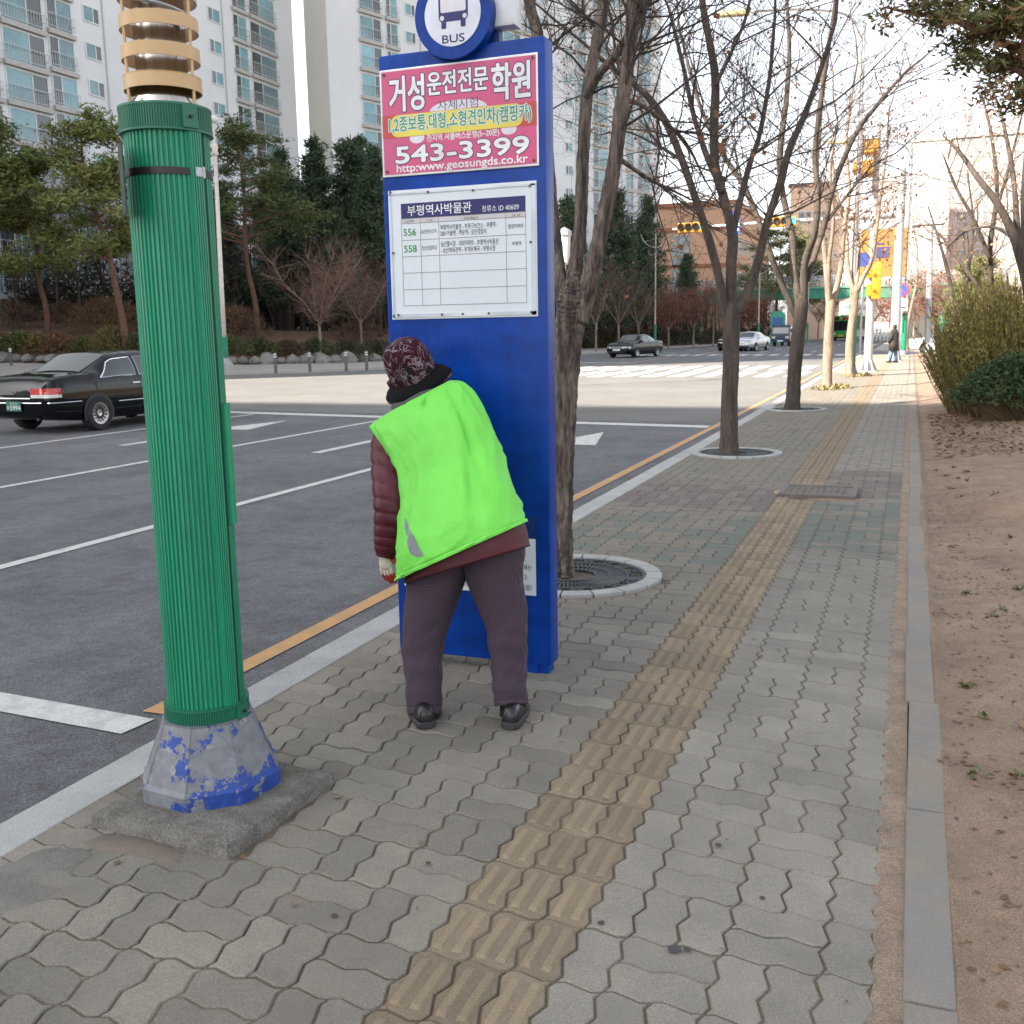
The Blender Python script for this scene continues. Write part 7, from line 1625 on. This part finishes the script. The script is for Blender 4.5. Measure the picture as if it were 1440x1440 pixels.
# collar and hat
b = MB(); rg = smooth_rings([((552, 580), (624, 552), 3.79, .062), ((553, 567), (618, 546), 3.81, .062), ((560, 556), (610, 538), 3.83, .052)], 24, 4); b.loft(rg, caps=False); b.build('collar', scarf_m, root, smooth=True)
hm_ = Matrix.Translation(P(583, 529, 3.86)) @ Matrix.Rotation(R(-15), 4, 'Y') @ Matrix.Rotation(R(25), 4, 'X') @ Matrix.Scale(1.10, 4)
b = MB(); b.lathe([(.084, -.012), (.089, .01), (.0895, .05), (.085, .088), (.074, .118), (.054, .140), (.027, .151), (.002, .154)], 40, caps=False, rmod=lambda k: 1 + .018 * math.sin(k * .63) + .012 * math.sin(k * 1.57 + 1))
hat = b.build('hat', hat_m, root, smooth=True, local=True); hat.matrix_local = Matrix.Translation(-Vector(root.location)) @ hm_
b = MB(); b.lathe([(.082, .002), (.098, -.007), (.116, -.020), (.128, -.036)], 48, caps=False, rmod=lambda k: 1 + .03 * math.sin(k * .2618 + .5) + .015 * math.sin(k * .785)); br = b.build('brim', brim_m, hat, smooth=True, local=True); q = br.modifiers.new('thickness', 'SOLIDIFY'); q.thickness = .004
b = MB(); b.lathe([(.1265, -.0325), (.1318, -.036), (.1315, -.046), (.1245, -.044)], 48, caps=False, rmod=lambda k: 1 + .03 * math.sin(k * .2618 + .5) + .015 * math.sin(k * .785)); b.build('brim_edge', hat_m, hat, smooth=True, local=True)
b = MB(); b.lathe([(.0, -.014), (.018, -.010), (.02, .008), (.0, .02)], 10, (-.094, -.01, .004), caps=False); b.build('hat_bow', M('hat_bow_red', (.055, .007, .010), .8), hat, smooth=True, local=True)
# gloved hand: palm, four bent fingers and a thumb
W_ = P(541, 783, 3.612); dn = (P(543, 806, 3.62) - W_).normalized(); rt = (P(553, 783, 3.60) - W_).normalized(); fwd = dn.cross(rt).normalized(); fwd = fwd if fwd.y > 0 else -fwd
hp = lambda a, c, d: W_ + rt * a + dn * c + fwd * d
b = MB(); rings = []
for c, wd2, th, dd in ((-.012, .024, .020, 0), (.008, .027, .019, .001), (.028, .034, .017, .003), (.045, .036, .016, .006), (.055, .034, .013, .010)): rings.append([hp(wd2 * math.cos(t), c, dd + th * math.sin(t)) for t in [2 * math.pi * k / 16 for k in range(16)]])
b.loft(rings); gv = b.build('glove', glove_w, root, smooth=True)
for k, (a, ln) in enumerate(((-.027, .060), (-.009, .070), (.009, .068), (.026, .056))):
    p0 = hp(a, .048, .006); p1 = hp(a * 1.05 - .002, .048 + ln * .48, .012); p2 = hp(a * 1.1 + .004, .048 + ln * .86, .022); p3 = hp(a * 1.1 + .010, .048 + ln * 1.05, .036)
    b = MB(); b.tube(catmull([p0, p1], 3), [.0095, .0096, .0096, .0092], 10); b.build('finger', glove_w, gv, smooth=True)
    b = MB(); b.tube(catmull([p1 - (p1 - p0) * .1, p2, p3], 4), [.0094] * 4 + [.0092] * 2 + [.009, .0085, .006], 10); b.build('fingertip', glove_r, gv, smooth=True)
b = MB(); b.tube(catmull([hp(.022, .010, .008), hp(.042, .026, .016), hp(.050, .048, .024), hp(.046, .064, .030)], 4), [.012, .012, .0118, .0115, .011, .0108, .0105, .010, .010, .0095, .009, .008, .006], 10); b.build('thumb', glove_r, gv, smooth=True)
b = MB(); b.loft([[hp(.028 * math.cos(t), c, .014 + .006 * math.sin(t)) for t in [2 * math.pi * k / 12 for k in range(12)]] for c in (.012, .03, .05)]); b.build('palm_coating', glove_r, gv, smooth=True)

# ================================================================== the far pedestrian
pf = G(1256, 510); fp = thing('person', 'distant pedestrian in a long dark hooded coat and jeans beside the tall grey pole', 'person', (pf.x, pf.y, 0)); hgt = P(1256, 457, pf.y).z
coat = M('coat_dark', (.022, .016, .015), .7); jean = M('jeans_blue', (.10, .16, .26), .85); hair = M('hair_dark', (.012, .010, .009), .6); z = hgt / 1.62
b = MB()
for s, dy in ((-1, .10), (1, -.08)): b.tube([(s * .09, 0, .85 * z), (s * .10, dy * .4, .46 * z), (s * .10, dy, .08 * z)], [.075, .055, .04], 12); b.tube([(s * .10, dy - .05, .04), (s * .10, dy + .12, .03)], [.04, .03], 10)
b.tube([(0, 0, .8 * z), (0, 0, 1.1 * z), (0, .01, 1.35 * z), (0, .01, 1.42 * z)], [.13, .12, .15, .05], 14); b.tube([(0, .01, 1.38 * z), (0, .02, 1.48 * z)], [.05, .05], 10); ell(b, (0, .03, 1.53 * z), .075, .09, .10); ell(b, (0, .115, 1.52 * z), .014, .015, .02, 8)
for s in (-1, 1): b.tube([(s * .15, 0, 1.34 * z), (s * .22, .02, 1.08 * z), (s * .18, .12, .88 * z), (s * .17, .16, .80 * z)], [.05, .04, .03, .025], 10)
o = b.build('body', skin_m, fp, smooth=True, local=True); md = o.modifiers.new('join', 'REMESH'); md.mode = 'VOXEL'; md.voxel_size = .012; md.use_smooth_shade = True
b = MB()
for s, dy in ((-1, .10), (1, -.08)): b.tube([(s * .085, 0, .85 * z), (s * .10, dy * .4, .46 * z), (s * .105, dy, .07 * z)], [.095, .078, .068], 14)
b.build('jeans', jean, fp, smooth=True, local=True)
b = MB(); n_ = 20; rings = []
for zz, rx, ry, yo in ((.52, .25, .20, 0), (.80, .235, .19, 0), (1.05, .21, .17, 0), (1.25, .225, .165, 0), (1.36, .20, .14, .01), (1.42, .10, .10, .01), (1.46, .085, .09, .01)): rings.append([Vector((rx * math.cos(2 * math.pi * k / n_), yo + ry * math.sin(2 * math.pi * k / n_), zz * z)) for k in range(n_)])
b.loft(rings)
for s in (-1, 1): b.tube([(s * .18, 0, 1.33 * z), (s * .26, .02, 1.06 * z), (s * .21, .13, .86 * z)], [.075, .07, .055], 12)
b.build('coat', coat, fp, smooth=True, local=True)
b = MB(); ell(b, (0, .0, 1.545 * z), .088, .092, .105); b.build('hair', hair, fp, smooth=True, local=True)
b = MB()
for s, dy in ((-1, .10), (1, -.08)): b.tube([(s * .10, dy - .07, .045), (s * .10, dy + .05, .045), (s * .10, dy + .15, .035)], [.045, .045, .03], 10)
b.build('shoes', shoe_m, fp, smooth=True, local=True)
fp.rotation_euler = (0, 0, R(65))
